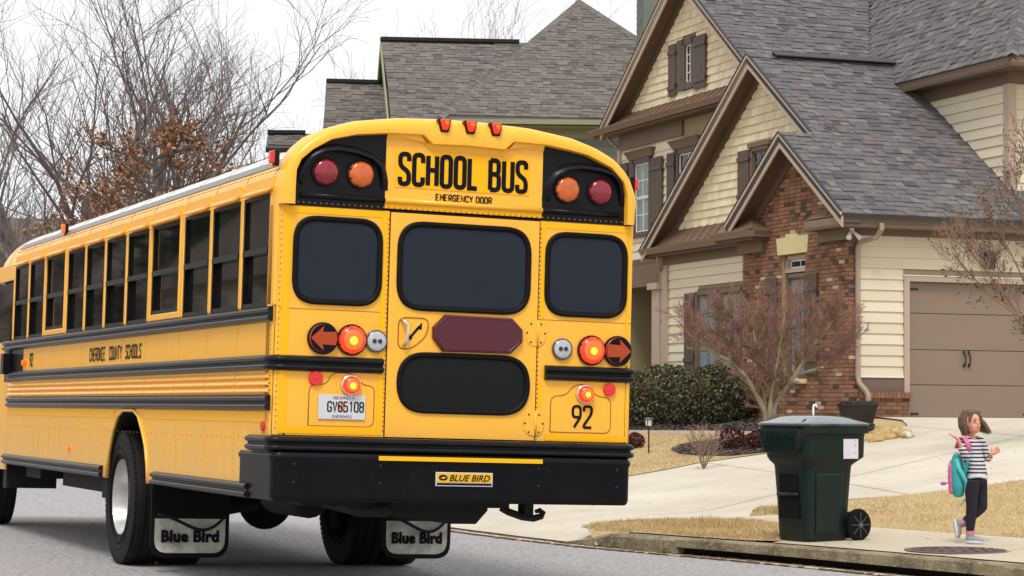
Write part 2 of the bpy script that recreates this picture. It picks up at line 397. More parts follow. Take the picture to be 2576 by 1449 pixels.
# drip rail under the shoulder, one lip over every window
for i in range(11):
    a, b = PY[i] + .07, PY[i + 1] - .05
    mb = MB(); mb.slab([(-1.222, a, 2.60), (-1.262, a + .03, 2.572), (-1.262, b - .03, 2.572), (-1.222, b, 2.60)], (-.4, 0, 1), .012)
    mb.box((-1.225, a, 2.585), (-1.205, b, 2.66)); mb.build('window_lip', YEL, bus, bevel=.004)
for y in PY[1:-1] + [YF + .3]:
    q = [(x + (-.0005 if x < 0 else .0005), y, z + .0005) for x, z in RPF[:7]]
    MB().tube(q, .0022, 4).build('roof_seam', RIV, bus)
mb = MB()
for i in range(11):
    k = 13
    for j in range(k):
        y = PY[i] + (PY[i + 1] - PY[i]) * (j + .5) / k
        mb.obox((-1.221, y, 2.585), (.003, 0, 0), (0, .004, 0), (0, 0, .004)); mb.obox((-1.2, y, 2.70), (.004, 0, 0), (0, .004, 0), (0, 0, .004))
        if j % 2: mb.obox((-1.223, y, 1.03), (.002, 0, 0), (0, .0045, 0), (0, 0, .0045))
for y in PY + [PY[8] + .5]:
    for k in range(9):
        z = 1.58 + .27 * k / 9; mb.obox((-1.222, y + .012, z), (.003, 0, 0), (0, .004, 0), (0, 0, .004))
    for k in range(9):
        z = .82 + .36 * k / 9
        if not 3.1 < y < 4.7: mb.obox((-1.222, y + .012, z), (.003, 0, 0), (0, .004, 0), (0, 0, .004))
for k in range(60):
    x = -1.1 + 2.2 * k / 59
    mb.obox((x, -.012, 2.495), (.004, 0, 0), (0, .003, 0), (0, 0, .004))
for k in range(46):
    z = 1.1 + 1.35 * k / 46
    for x in (-.497, .537): mb.obox((x, -.002, z), (.0035, 0, 0), (0, .003, 0), (0, 0, .0035))
for k in range(36): mb.obox((-1.19, .012, 1.1 + 1.35 * k / 36), (.003, 0, 0), (0, .003, 0), (0, 0, .003))
o = mb.build('rivet', RIV, bus); o['kind'] = 'stuff'

# --- side panels between the seams, wheel arch cut out of the lower ones
def arch_z(y):
    # (y, z) outline of the opening above the rear wheel
    pts = [(3.13, .66), (3.17, .80), (3.24, .93), (3.34, 1.03), (3.5, 1.15), (3.66, 1.193), (4.02, 1.193), (4.2, 1.15), (4.36, 1.02), (4.47, .86), (4.53, .66)]
    return pts
seams = [.03, .788, 1.561, 2.387, 3.12]
for a, b in zip(seams[:-1], seams[1:]):
    MB().box((-1.2235, a + .004, .665), (-1.208, b - .004, 1.2)).build('side_panel', YEL, bus, bevel=.002)
AR = arch_z(0)
MB().slab([(-1.2235, y, z) for y, z in [(3.122, 1.2), (3.66, 1.2)] + list(reversed(AR[:6])) + [(3.122, .66)]], (-1, 0, 0), .015).build('side_panel', YEL, bus, fix=True)
MB().slab([(-1.2235, y, z) for y, z in [(4.02, 1.2)] + AR[6:] + [(4.71, .66), (4.71, 1.2)]], (-1, 0, 0), .015).build('side_panel', YEL, bus, fix=True)
for a, b in zip([4.71, 6.36, 7.22, 8.2], [6.36, 7.22, 8.2, 9.05]):
    MB().box((-1.2235, a + .004, .665), (-1.208, b - .004, 1.2)).build('side_panel', YEL, bus, bevel=.002)
MB().box((-1.2235, 9.054, .6), (-1.208, 10.2, 1.84)).build('cowl_panel', YEL, bus)
ups = [.03, .788, 1.561, 2.387, 3.295, 4.1, 4.95, 6.2, 7.2, 8.32]
for a, b in zip(ups[:-1], ups[1:]):
    MB().box((-1.2235, a + .004, 1.2), (-1.208, b - .004, 1.85)).build('side_panel', YEL, bus, bevel=.002)
MB().box((-1.225, 8.323, 1.45), (-1.208, 9.3, 1.85)).build('black_side_panel', BLKP, bus)
MB().box((-1.2235, 8.323, 1.2), (-1.208, 9.05, 1.449)).build('side_panel', YEL, bus)
# flared lip round the arch
mb = MB(); mb.tube([(-1.226, y, z) for y, z in AR], .014, 6); mb.build('wheel_arch_lip', YEL, bus, smooth=True)
mb = MB(); mb.loft([[(-1.2, y, z) for y, z in AR], [(-.55, y, z) for y, z in AR]], closed=False, cap=False); mb.build('wheel_well', UND, bus)
# reflective strip under the lowest full rail
MB().box((-1.227, .12, 1.135), (-1.2237, 3.32, 1.198)).build('reflective_strip', STRIP, bus); MB().box((-1.227, 4.35, 1.135), (-1.2237, 9.05, 1.198)).build('reflective_strip', STRIP, bus)
# right side, plain
mb = MB(); mb.box((1.19, .06, .665), (1.202, 9.9, 1.86)); mb.build('side_panel', YEL, bus)
mb = MB(); mb.box((1.18, .06, 1.86), (1.20, 9.9, 2.6)); mb.build('far_window_band', BLKP, bus)

def rail(name, pts, h, n=2, m=RAILM):
    """corrugated rub rail following a plan line, (x, y) outward on the left of travel"""
    mb = MB(); rings = []
    prof = [(0, 0), (.014, .004)]
    for k in range(n):
        z0 = h * (k + .08) / n; z1 = h * (k + .92) / n
        prof += [(.016, z0), (.034, z0 + (z1 - z0) * .25), (.037, (z0 + z1) / 2), (.034, z0 + (z1 - z0) * .75), (.016, z1)]
    prof += [(.014, h - .004), (0, h)]
    P = [V((p[0], p[1])) for p in pts]
    for i, p in enumerate(P):
        d = (P[min(i + 1, len(P) - 1)] - P[max(i - 1, 0)]).normalized(); nn = V((d.y, -d.x))
        rings.append([(p.x + nn.x * o_, p.y + nn.y * o_, pts[i][2] + z) for o_, z in prof])
    mb.loft(rings, closed=True); return mb.build(name, m, bus, bevel=0, auto=50, fix=True)
def zrail(z, y0, y1): return [(-1.2235, y1, z), (-1.2235, y0, z)]
rail('rub_rail', zrail(1.752, .02, 9.3), .098)
rail('rub_rail', zrail(1.204, .02, 9.0), .100)
cor = [(-1.2235, 9.0, 1.452), (-1.2235, .14, 1.452)] + [(-1.1435 - .08 * cos(t), .08 - .08 * sin(t), 1.452) for t in [k * pi / 10 for k in range(0, 6)]] + [(-.513, 0, 1.452)]
rail('rub_rail', cor, .098)
rail('rub_rail', [(.586, 0, 1.449), (1.15, 0, 1.449)] + [(1.172 + .03 * sin(t), .03 - .03 * cos(t), 1.449) for t in [k * pi / 10 for k in range(1, 6)]] + [(1.20, 1, 1.449)], .098)
rail('skirt_rail', zrail(.655, .42, 2.95), .098, 2); rail('skirt_rail', zrail(.655, 4.68, 9.1), .098, 2)
# pressed yellow ribs between the second and third rail
for a, b in zip(ups[:-1] + [8.32], ups[1:] + [9.05]):
    mb = MB()
    for k in range(3):
        z = 1.318 + k * .044
        mb.slab([(-1.224, a + .006, z + .034), (-1.243, a + .012, z + .006), (-1.243, b - .012, z + .006), (-1.224, b - .006, z + .034)], (-1, 0, .6), .006)
        mb.box((-1.243, a + .012, z), (-1.22, b - .012, z + .008))
    mb.build('pressed_rib', YEL, bus)
# --- windows of the left side
for i in range(11):
    a, b = PY[i], PY[i + 1]; wide = i in (3, 8)
    w = .055 if not wide else .07
    y0, y1 = a + (.13 if i == 0 else .034), b - .034
    z0, z1 = 1.852, 2.572
    fr = MB()
    if wide:
        z0 = 1.90; y0 += .045; y1 -= .045
        q = MB(); q.box((-1.229, y0 - .04, 1.853), (-1.2, y1 + .04, z0)); q.box((-1.229, y0 - .04, z0), (-1.2, y0, z1 + .01)); q.box((-1.229, y1, z0), (-1.2, y1 + .04, z1 + .01))
        q.build('push_out_frame', YEL, bus, bevel=.006)
    X = -1.206
    win = MB()
    for (p, q_) in (((X - .012, y0, z0), (X + .02, y0 + .03, z1)), ((X - .012, y1 - .03, z0), (X + .02, y1, z1)), ((X - .012, y0, z0), (X + .02, y1, z0 + .03)),
                   ((X - .012, y0, z1 - .035), (X + .02, y1, z1)), ((X - .02, y0 + .02, 2.185), (X + .02, y1 - .02, 2.225))): win.box(p, q_)
    wf = win.build('window', BLKM, bus)
    MB().box((X + .006, y0 + .03, 2.225), (X + .012, y1 - .03, z1 - .035)).build('pane', SGLASS, wf)
    MB().box((X + .02, y0 + .03, z0 + .03), (X + .026, y1 - .03, 2.187)).build('pane', SGLASS, wf)
for i, y in enumerate(PY):
    mb = MB(); w0 = .045
    if i == 0: mb.box((-1.2235, .02, 1.85), (-1.19, .18, 2.6))
    else: mb.box((-1.2245, y - .036, 1.851), (-1.195, y + .036, 2.585))
    mb.build('window_post', YEL, bus, bevel=.012)
# driver window and front quarter
mb = MB(); mb.box((-1.215, YF + .06, 1.72), (-1.2, YF + 1.0, 2.42)); mb.build('driver_window', SGLASS, bus)
mb = MB(); mb.box((-1.225, YF + .055, 2.44), (-1.2, YF + 1.3, 2.60)); mb.box((-1.225, YF + 1.0, 1.3), (-1.2, YF + 1.2, 2.46)); mb.build('driver_window_frame', YEL, bus, bevel=.01)
mb = MB(); mb.tube([(-1.23, YF + .05, 1.45), (-1.23, YF + .05, 2.0)], .012, 6); mb.box((-1.31, YF - .05, 1.52), (-1.23, YF + .1, 1.72)); mb.build('stop_arm', BLKP, bus)
mb = MB(); mb.box((-1.2, YF + 1.2, .6), (1.2, YF + 1.25, 1.8)); mb.box((-1.05, YF + 1.25, .55), (1.05, YF + 2.6, 1.45)); mb.build('hood', YEL, bus, bevel=.12, segs=4)
mb = MB(); mb.box((-1.1, YF + 1.19, 1.8), (1.1, YF + 1.23, 2.5)); mb.build('windshield', TINT2, bus)

# --- the rear: crown, black lamp panels, sign board
def resample(pts, n):
    P = [V(p) for p in pts]; d = [0]
    for a, b in zip(P[:-1], P[1:]): d.append(d[-1] + (b - a).length)
    out = []
    for k in range(n):
        t = d[-1] * k / (n - 1); j = 0
        while j < len(d) - 2 and d[j + 1] < t: j += 1
        f = (t - d[j]) / (d[j + 1] - d[j]); out.append(P[j].lerp(P[j + 1], f))
    return out
outer = [(-1.222, 2.478), (-1.222, 2.56)] + PROF[1:-1] + [(1.205, 2.56), (1.20, 2.478)]
inner = [(-1.125, 2.478), (-1.125, 2.60), (-1.122, 2.69), (-1.095, 2.755), (-1.02, 2.822), (-.9, 2.893), (-.74, 2.933), (-.525, 2.957), (-.30, 2.962), (-.235, 2.905), (0, 2.913),
         (.25, 2.905), (.315, 2.962), (.545, 2.957), (.72, 2.933), (.83, 2.912), (1.0, 2.842), (1.09, 2.755), (1.117, 2.68), (1.122, 2.6), (1.122, 2.478)]
# pair every inner point with an outer one by angle
def outer_at(x, z):
    best = None; P = resample([(a, b) for a, b in outer], 400)
    c = V((0, 2.0))
    d = (V((x, z)) - V((x * .72, 2.35 if z > 2.7 else z))).normalized() if z > 2.60 else V((1 if x > 0 else -1, 0))
    for p in P:
        w = p - V((x, z)); s = w.dot(d)
        if s <= 0: continue
        e = (w - d * s).length
        if best is None or e < best[0]: best = (e, p)
    return best[1]
IN = []
for a, b in zip(inner[:-1], inner[1:]):
    k = 4 if hypot(b[0] - a[0], b[1] - a[1]) > .1 else 2
    for j in range(k): IN.append(V(a).lerp(V(b), j / k))
IN.append(V(inner[-1])); OUT = [outer_at(p.x, p.y) for p in IN]
rings = []
for t, y in ((0, .16), (0.0, .07), (.06, .02), (.16, -.02), (.32, -.045), (.55, -.055), (.8, -.058), (.97, -.055), (1.0, -.045), (1.03, .004)):
    rings.append([(OUT[i].x + (IN[i].x - OUT[i].x) * t, y, OUT[i].y + (IN[i].y - OUT[i].y) * t) for i in range(len(IN))])
mb = MB(); mb.loft(rings, closed=False, cap=False); mb.build('rear_crown', YEL, bus, auto=50)
# sign board surface with an under lip
mb = MB(); mb.box((-.531, -.004, 2.49), (.537, .02, 2.965)); mb.build('sign_board', YEL, bus)
mb = MB(); mb.slab([(-.27, -.03, 2.915), (.29, -.03, 2.915), (.25, -.006, 2.868), (-.225, -.006, 2.868)], (0, -1, -.4), .01)
mb.slab([(-.531, -.03, 2.96), (-.31, -.03, 2.965), (-.27, -.03, 2.915), (-.225, -.006, 2.868), (-.29, -.006, 2.92), (-.531, -.006, 2.92)], (0, -1, -.4), .005)
mb.slab([(.537, -.03, 2.96), (.33, -.03, 2.965), (.29, -.03, 2.915), (.25, -.006, 2.868), (.31, -.006, 2.92), (.537, -.006, 2.92)], (0, -1, -.4), .005)
mb.build('crown_step', YEL, bus, fix=True)
for s, x0, x1 in ((-1, -1.13, -.531), (1, .537, 1.127)):
    poly = [(p.x, p.y + .012) for p in IN if (p.x * s > abs(x0 if s > 0 else x1) - .001)]
    if s < 0: poly = [(-1.128, 2.475)] + [q for q in poly if q[1] > 2.5] + [(-.531, 2.97), (-.531, 2.475)]
    else: poly = [(.537, 2.475), (.537, 2.97)] + [q for q in poly if q[1] > 2.5] + [(1.125, 2.475)]
    MB().slab([(x, -.006, z) for x, z in poly], (0, -1, 0), .02).build('lamp_panel', BLKP, bus, fix=True)
    # visor over the two warning lamps
    if s < 0: arc = [(-1.075, 2.60), (-1.065, 2.68), (-1.02, 2.765), (-.95, 2.808), (-.86, 2.823), (-.74, 2.812), (-.64, 2.785), (-.58, 2.74), (-.562, 2.66), (-.562, 2.60)]
    else: arc = [(.585, 2.60), (.59, 2.70), (.63, 2.765), (.70, 2.803), (.79, 2.818), (.92, 2.81), (1.01, 2.79), (1.055, 2.75), (1.075, 2.68), (1.08, 2.60)]
    A2 = resample(arc, 30); mb = MB(); rings = []
    for i, p in enumerate(A2):
        f = sin(pi * min(max(i / 29, 0), 1)) ** .5; dep = .006 + .062 * f
        q = A2[min(i + 1, 29)] - A2[max(i - 1, 0)]; nn = V((-q.y, q.x)).normalized()
        rings.append([(p.x, -.004, p.y), (p.x + nn.x * .004, -dep, p.y + nn.y * .004), (p.x + nn.x * .018, -dep + .002, p.y + nn.y * .018), (p.x + nn.x * .05, -.004, p.y + nn.y * .05)])
    mb.loft(rings, closed=True); mb.build('lamp_visor', BLKP, bus, auto=60, fix=True)
# half round ledge and the flange below it
for x0, x1, m in ((-1.09, -.532, BLKP), (-.532, .538, YEL), (.538, 1.085, BLKP)):
    MB().tube([(x0, -.008, 2.54), (x1, -.008, 2.54)], .018, 10).build('ledge', m, bus, smooth=True)
mb = MB(); mb.box((-.531, -.0055, 2.492), (.537, -.0005, 2.52)); mb.build('reflective_strip', STRIP, bus)
MB().box((-.468, -.008, 2.628), (.447, -.0045, 2.862)).build('sign_backing', STRIP, bus)
stroke_text('SCHOOL BUS', (-.452, -.008, 2.636), (1, 0, 0), (0, 0, 1), .885, .218, .030, gap=.30).build('lettering', INK, bus)
stroke_text('EMERGENCY DOOR', (-.194, -.0045, 2.557), (1, 0, 0), (0, 0, 1), .385, .046, .0075, gap=.25).build('lettering', INK, bus)

def round_lamp(name, x, z, r, m, y=-.004, dome=.035, bez=BLKP, parent=bus, glow=0, ax=(0, -1, 0), ticks=True):
    mb = MB(); mb.lathe([(r * 1.06, 0), (r * 1.06, .014), (r * .97, .018)], (x, y, z), ax, 36)
    o = mb.build(name, bez, parent, auto=40)
    mb = MB(); mb.lathe([(r * .97, .012), (r * .93, .012 + dome * .45), (r * .75, .012 + dome * .8), (r * .4, .012 + dome), (0, .012 + dome * 1.02)], (x, y, z), ax, 36)
    mb.build('lens', m, o, smooth=True)
    if glow:
        q = MB(); q.lathe([(r * .88, .0128 + dome * .55), (r * .6, .0135 + dome * .93), (0, .0138 + dome * 1.025)], (x, y, z), ax, 28); q.build('lens_bright_ring', LMID, o, smooth=True)
        q = MB(); q.lathe([(r * glow, .0135 + dome * .86), (r * glow * .6, .0145 + dome), (0, .015 + dome * 1.05)], (x, y, z - r * .05), ax, 20); q.build('lamp_glow', LHOT, o, smooth=True)
    if ticks:
        q = MB()
        for k in range(8):
            t = 2 * pi * (k + .5) / 8; q.obox((x + r * .93 * cos(t), y - .022 - dome * .2, z + r * .93 * sin(t)), (.004, 0, 0), (0, .006, 0), (0, 0, .004))
        q.build('lens_screw', BLKP, o)
    return o
round_lamp('warning_lamp', -.927, 2.690, .086, LRED); round_lamp('warning_lamp', -.696, 2.690, .086, LAMB)
round_lamp('warning_lamp', .706, 2.684, .086, LAMB); round_lamp('warning_lamp', .940, 2.684, .086, LRED)
# identification lamps on the crown
for x in (-.165, .010, .184):
    mb = MB(); mb.loft([[(x - .044, -.012, 3.070), (x + .044, -.012, 3.070), (x + .026, -.02, 2.992), (x - .026, -.02, 2.992)],
                        [(x - .046, -.062, 3.074), (x + .046, -.062, 3.074), (x + .026, -.066, 2.99), (x - .026, -.066, 2.99)]])
    o = mb.build('roof_marker_lamp', BLKP, bus, bevel=.004, fix=True)
    mb = MB(); mb.loft([[(x - .036, -.055, 3.070), (x + .036, -.055, 3.070), (x + .018, -.06, 3.0), (x - .018, -.06, 3.0)],
                        [(x - .026, -.098, 3.066), (x + .026, -.098, 3.066), (x + .014, -.088, 3.01), (x - .014, -.088, 3.01)]])
    mb.build('lens', LREDON, o, bevel=.008, segs=3, fix=True)
    MB().lathe([(.016, 0), (.009, .006), (0, .008)], (x, -.095, 3.045), (0, -1, .1), 12).build('lamp_glow', LORANGE, o, smooth=True)
def marker(x, y, z, s, m):
    mb = MB(); mb.obox((x, y, z), (.016, 0, 0), (0, .032, 0), (0, 0, .052)); o = mb.build('side_marker_lamp', BLKP, bus, bevel=.006)
    mb = MB(); mb.obox((x + s * .026, y - .004, z + .002), (.018, 0, 0), (0, .026, 0), (0, 0, .040)); mb.build('lens', m, o, bevel=.012, segs=3)
marker(-1.215, .10, 2.77, -1, LREDS); marker(1.215, .10, 2.76, 1, LREDS); marker(-1.16, 6.83, 2.79, -1, LORANGE)

# --- lower rear panels, door, corner posts
def rrect(x0, x1, z0, z1, r, n=6):
    return [(p.x, p.y) for p in fillet([(x0, z0), (x1, z0), (x1, z1), (x0, z1)], r * 2, True, n)]
def holed(name, x0, x1, z0, z1, holes, y0, y1, m):
    """flat panel with rounded openings, bridged by columns"""
    bm = bmesh.new()
    loops = [[(x0, z0), (x1, z0), (x1, z1), (x0, z1)]] + holes; es = []
    for L in loops:
        vs = [bm.verts.new((x, y0, z)) for x, z in L]
        for i in range(len(vs)): es.append(bm.edges.new((vs[i], vs[(i + 1) % len(vs)])))
    bmesh.ops.triangle_fill(bm, use_beauty=True, use_dissolve=False, edges=es)
    r = bmesh.ops.extrude_face_region(bm, geom=bm.faces[:]); vs = [g for g in r['geom'] if isinstance(g, bmesh.types.BMVert)]
    bmesh.ops.translate(bm, verts=vs, vec=(0, y1 - y0, 0)); bmesh.ops.recalc_face_normals(bm, faces=bm.faces)
    me = bpy.data.meshes.new(name); bm.to_mesh(me); bm.free(); me.materials.append(m)
    o = bpy.data.objects.new(name, me); col.objects.link(o); o.parent = bus; return o
WL = (-1.112, -.540, 1.873, 2.412); WM = (-.432, .466, 1.862, 2.416); WR = (.575, 1.148, 1.868, 2.406); WD = (-.412, .479, 1.220, 1.594)
holed('rear_panel', -1.15, -.493, 1.06, 2.474, [rrect(*WL, .075)], 0, .015, YEL)
holed('rear_door', -.484, .526, 1.728, 2.468, [rrect(*WM, .085)], -.003, .012, YEL)
holed('rear_door_lower_panel', -.484, .526, 1.062, 1.7278, [rrect(*WD, .10)], -.003, .012, YEL)
holed('rear_panel', .534, 1.168, 1.06, 2.474, [rrect(*WR, .075)], 0, .015, YEL)
mb = MB(); mb.box((-.493, .004, 1.06), (-.484, .014, 2.47)); mb.box((.526, .004, 1.06), (.534, .014, 2.47)); mb.box((-1.15, .0, 2.4745), (1.15, .014, 2.479)); mb.build('door_gap', UND, bus)
for s in (-1, 1):
    mb = MB(); rings = []
    ww, cr_ = (1.2235, .08) if s < 0 else (1.202, .03)
    pl = [(s * ww, .16), (s * ww, .09)] + [(s * (ww - cr_ + cr_ * cos(t)), cr_ - cr_ * sin(t)) for t in [k * pi / 12 for k in range(7)]] + [(s * (ww - cr_ - .012), 0)]
    for z in (1.06, 2.478): rings.append([(x, y, z) for x, y in pl])
    mb.loft(rings, closed=False, cap=False); mb.build('corner_post', YEL, bus, smooth=True)
def gasket(rect, r, gm, wide=.03):
    q = rrect(*rect, r, 8); q = resample([(a, b) for a, b in q] + [q[0]], 97)[:-1]; rings = []
    c = V(((rect[0] + rect[1]) / 2, (rect[2] + rect[3]) / 2)); mb = MB()
    for i, p in enumerate(q):
        t = (q[(i + 1) % len(q)] - q[i - 1]).normalized(); nn = V((t.y, -t.x))
        rings.append([(p.x + nn.x * a, y, p.y + nn.y * a) for a, y in ((.006, -.002), (.004, -.016), (-.008, -.020), (-.020, -.016), (-.030, -.008), (-.030, .004))])
    rings.append(rings[0]); mb.loft(rings, closed=False, cap=False); o = mb.build('window', BLKR, bus, smooth=True)
    pts = [(p.x, 0, p.y) for p in q]
    MB().slab([(c.x + (x - c.x) * .985, -.002, c.y + (z - c.y) * .985) for x, _, z in pts], (0, -1, 0), .006).build('pane', gm, o)
for R_, r_, g_ in ((WL, .075, TINT), (WM, .085, TINT), (WR, .075, TINT), (WD, .10, TINT2)): gasket(R_, r_, g_)
# reflective yellow strips outlining the rear
for a_, b_ in (((-1.176, -.003, 1.12), (-1.130, -.0008, 2.43)), ((-1.176, -.003, 2.43), (-.495, -.0008, 2.470)), ((-.542, -.003, 1.56), (-.505, -.0008, 2.43)), ((-.54, -.003, 1.12), (-.505, -.0008, 1.445)), ((-1.176, -.003, 1.07), (-.505, -.0008, 1.12)), ((.537, -.003, 2.428), (1.176, -.0008, 2.470)), ((.545, -.003, 1.85), (.572, -.0008, 2.428)), ((.545, -.003, 1.28), (.572, -.0008, 1.44)), ((1.152, -.003, 1.56), (1.170, -.0008, 2.428)), ((.60, -.003, 1.065), (1.170, -.0008, 1.108)), ((1.162, -.003, 1.115), (1.170, -.0008, 1.44))): MB().box(a_, b_).build('reflective_strip', STRIP, bus)
mb = MB(); mb.box((-1.19, -.0018, 1.836), (-.494, -.0004, 1.8395)); mb.box((.535, -.0018, 1.836), (1.19, -.0004, 1.8395)); mb.build('panel_seam', RIV, bus)
# pressed frames round the plate
def press(path):
    P = fillet(path, .05); mb = MB(); mb.tube([(p.x, -.001, p.y) for p in P], .0032, 4); mb.build('pressed_outline', RIV, bus, smooth=True)
press([(-.985, 1.12), (-.985, 1.375), (-.875, 1.375), (-.84, 1.45), (-.70, 1.45), (-.64, 1.38), (-.56, 1.375), (-.56, 1.12), (-.985, 1.12)])
press([(.635, 1.12), (.635, 1.352), (.74, 1.355), (.80, 1.43), (.90, 1.43), (.955, 1.355), (1.06, 1.352), (1.06, 1.12), (.635, 1.12)])
# lamps
for s, xa, xr, xc_ in ((-1, -.957, -.768, -.592), (1, 1.047, .860, .671)):
    pass
AMB2 = mat('arrow_lens', srgb(178, 66, 20), .3, spec=.4, noise=(50, .4, srgb(140, 48, 14)))
def arrow_lamp(x, z, s):
    o = round_lamp('turn_lamp', x, z, .094, AMB2, dome=.022, ticks=False)
    mb = MB(); r = .094 * .97; y = -.0425; kx = lambda u, w: (x + s * u * r, y, z + w * r)
    mb.add([(x + r * .95 * cos(t), -.0405, z + r * .95 * sin(t)) for t in [2 * pi * k / 36 for k in range(36)]], [tuple(range(35, -1, -1))])
    mb.build('arrow_mask', INK, o)
    mb = MB(); mb.add([kx(.93, 0), kx(.02, .84), kx(.10, .42), kx(-.84, .46), kx(-.94, 0), kx(-.84, -.46), kx(.10, -.42), kx(.02, -.84)], [(0, 1, 2, 6, 7), (2, 3, 4, 5, 6)]); mb.build('arrow', AMB2, o)
arrow_lamp(-.865 - .045, 1.660, -1); round_lamp('brake_lamp', -.722, 1.657, .092, LREDON, dome=.04, glow=.42); round_lamp('reverse_lamp', -.560, 1.655, .067, LCLR, dome=.012, bez=LRING, ticks=False)
round_lamp('reverse_lamp', .703, 1.653, .066, LCLR, dome=.012, bez=LRING, ticks=False); round_lamp('brake_lamp', .908, 1.652, .092, LREDON, dome=.04, glow=.38); arrow_lamp(1.093, 1.654, 1)
for x in (-.560, .703):
    mb = MB()
    for d in (-.018, .018): mb.lathe([(.014, 0), (.014, .003)], (x + d, -.030, 1.655), (0, -1, 0), 12)
    mb.build('reverse_bulb', STEELD, bus)
round_lamp('reflector', -.947, 1.412, .043, LREDS, dome=.006, ticks=False, bez=LREDS); round_lamp('reflector', 1.043, 1.403, .040, LREDS, dome=.006, ticks=False, bez=LREDS)
round_lamp('tail_lamp', -.718, 1.376, .060, LREDON, dome=.045, glow=.5, ticks=False, bez=CHROME); round_lamp('tail_lamp', .872, 1.368, .058, LREDON, dome=.045, glow=.45, ticks=False, bez=CHROME)
o = MB().lathe([(.034, 0), (.034, .008), (.03, .012)], (-1.2245, .15, 1.11), (-1, 0, 0), 20).build('reflector', LREDS, bus, auto=40)
MB().lathe([(.03, 0), (.03, .015), (.02, .02)], (-1.2245, 6.0, .86), (-1, 0, 0), 16).build('reflector', LORANGE, bus, auto=40)
# stop panel: maroon elongated octagon
oc = [(-.111, 1.840), (.346, 1.836), (.420, 1.765), (.420, 1.685), (.343, 1.610), (-.119, 1.607), (-.190, 1.690), (-.190, 1.760)]
c_ = V((.115, 1.724)); rings = []
for k, y in ((1.0, -.003), (1.0, -.02), (.975, -.032), (.88, -.036), (.86, -.033)):
    rings.append([(c_.x + (x - c_.x) * (1 - (1 - k) * .55), y, c_.y + (z - c_.y) * k) for x, z in oc])
MB().loft(rings).build('stop_panel', OCT, bus, fix=True)
# handle, its dish and the turning arrow
P = fillet([(-.415, 1.615), (-.415, 1.812), (-.212, 1.812), (-.225, 1.70), (-.33, 1.615)], .05, True)
mb = MB(); mb.tube([(p.x, -.004, p.y) for p in P] + [(P[0].x, -.004, P[0].y)], .004, 5); mb.build('handle_dish', RIV, bus, smooth=True)
mb = MB(); mb.tube([(-.392, -.01, 1.795), (-.385, -.035, 1.785), (-.366, -.042, 1.765), (-.366, -.042, 1.665), (-.376, -.032, 1.643), (-.376, -.008, 1.638)], [.013, .012, .010, .010, .012, .013], 10); mb.build('door_handle', CHROME, bus, smooth=True)
mb = MB(); y = -.0065
mb.add([(-.345, y, 1.690), (-.333, y, 1.680), (-.272, y, 1.752), (-.284, y, 1.762)], [(0, 1, 2, 3)])
mb.add([(-.295, y, 1.748), (-.262, y, 1.738), (-.258, y, 1.786)], [(0, 1, 2)]); mb.add([(-.352, y, 1.700), (-.350, y, 1.660), (-.318, y, 1.686)], [(0, 1, 2)])
mb.build('handle_arrow', INK, bus)
# hinges
for z0, z1 in ((1.665, 1.832), (1.091, 1.251)):
    zc_ = (z0 + z1) / 2; h = (z1 - z0) / 2
    poly = fillet([(.440, zc_), (.470, z1), (.567, z1), (.598, zc_), (.567, z0), (.470, z0)], .04, True, 3)
    o = MB().slab([(p.x, -.0075, p.y) for p in poly], (0, -1, 0), .004).build('door_hinge', YEL, bus, fix=True, bevel=.0015)
    MB().tube([(.531, -.009, z0), (.531, -.009, z1)], .008, 8).build('hinge_pin', YEL, o, smooth=True)
    q = MB()
    for dx, dz in ((-.062, 0), (-.035, .7), (-.035, -.7), (.062, 0), (.035, .7), (.035, -.7)): q.lathe([(.007, 0), (.005, .004), (0, .005)], (.519 + dx, -.0075, zc_ + dz * h), (0, -1, 0), 8)
    q.build('bolt', STEELD, o)
stroke_text('92', (.783, -.0012, 1.145), (1, 0, 0), (0, 0, 1), .150, .153, .017, gap=.22).build('lettering', INK, bus)
# number plate
o = MB().box((-.924, -.010, 1.162), (-.618, -.004, 1.314)).build('license_plate', PLATE, bus, bevel=.003)
stroke_text('GV65108', (-.868, -.0105, 1.207), (1, 0, 0), (0, 0, 1), .240, .068, .0088, gap=.26, off=.001).build('lettering', INK, o)
stroke_text('CHEROKEE', (-.835, -.0105, 1.172), (1, 0, 0), (0, 0, 1), .13, .017, .003, off=.001).build('lettering', INK2, o)
stroke_text('GEORGIA', (-.83, -.0105, 1.287), (1, 0, 0), (0, 0, 1), .14, .018, .0032, off=.001).build('lettering', INK2, o)
mb = MB(); mb.lathe([(.022, 0), (.022, .0006)], (-.772, -.0102, 1.24), (0, -1, 0), 14); mb.build('plate_emblem', PEACH, o)
# side lettering
stroke_text('CHEROKEE', (-1.2237, 5.335, 1.585), (0, -1, 0), (0, 0, 1), .60, .115, .017, gap=.24).build('lettering', INK, bus)
stroke_text('COUNTY', (-1.2237, 4.60, 1.585), (0, -1, 0), (0, 0, 1), .46, .115, .017, gap=.24).build('lettering', INK, bus)
stroke_text('SCHOOLS', (-1.2237, 4.02, 1.585), (0, -1, 0), (0, 0, 1), .53, .115, .017, gap=.24).build('lettering', INK, bus)
stroke_text('92', (-1.2237, 7.99, 1.578), (0, -1, 0), (0, 0, 1), .17, .13, .02, gap=.2).build('lettering', INK, bus)
mb = MB(); mb.lathe([(.03, 0), (.03, .03), (.02, .04)], (-1.224, 8.18, 1.62), (-1, 0, 0), 14); mb.build('side_turn_lamp', LORANGE, bus)

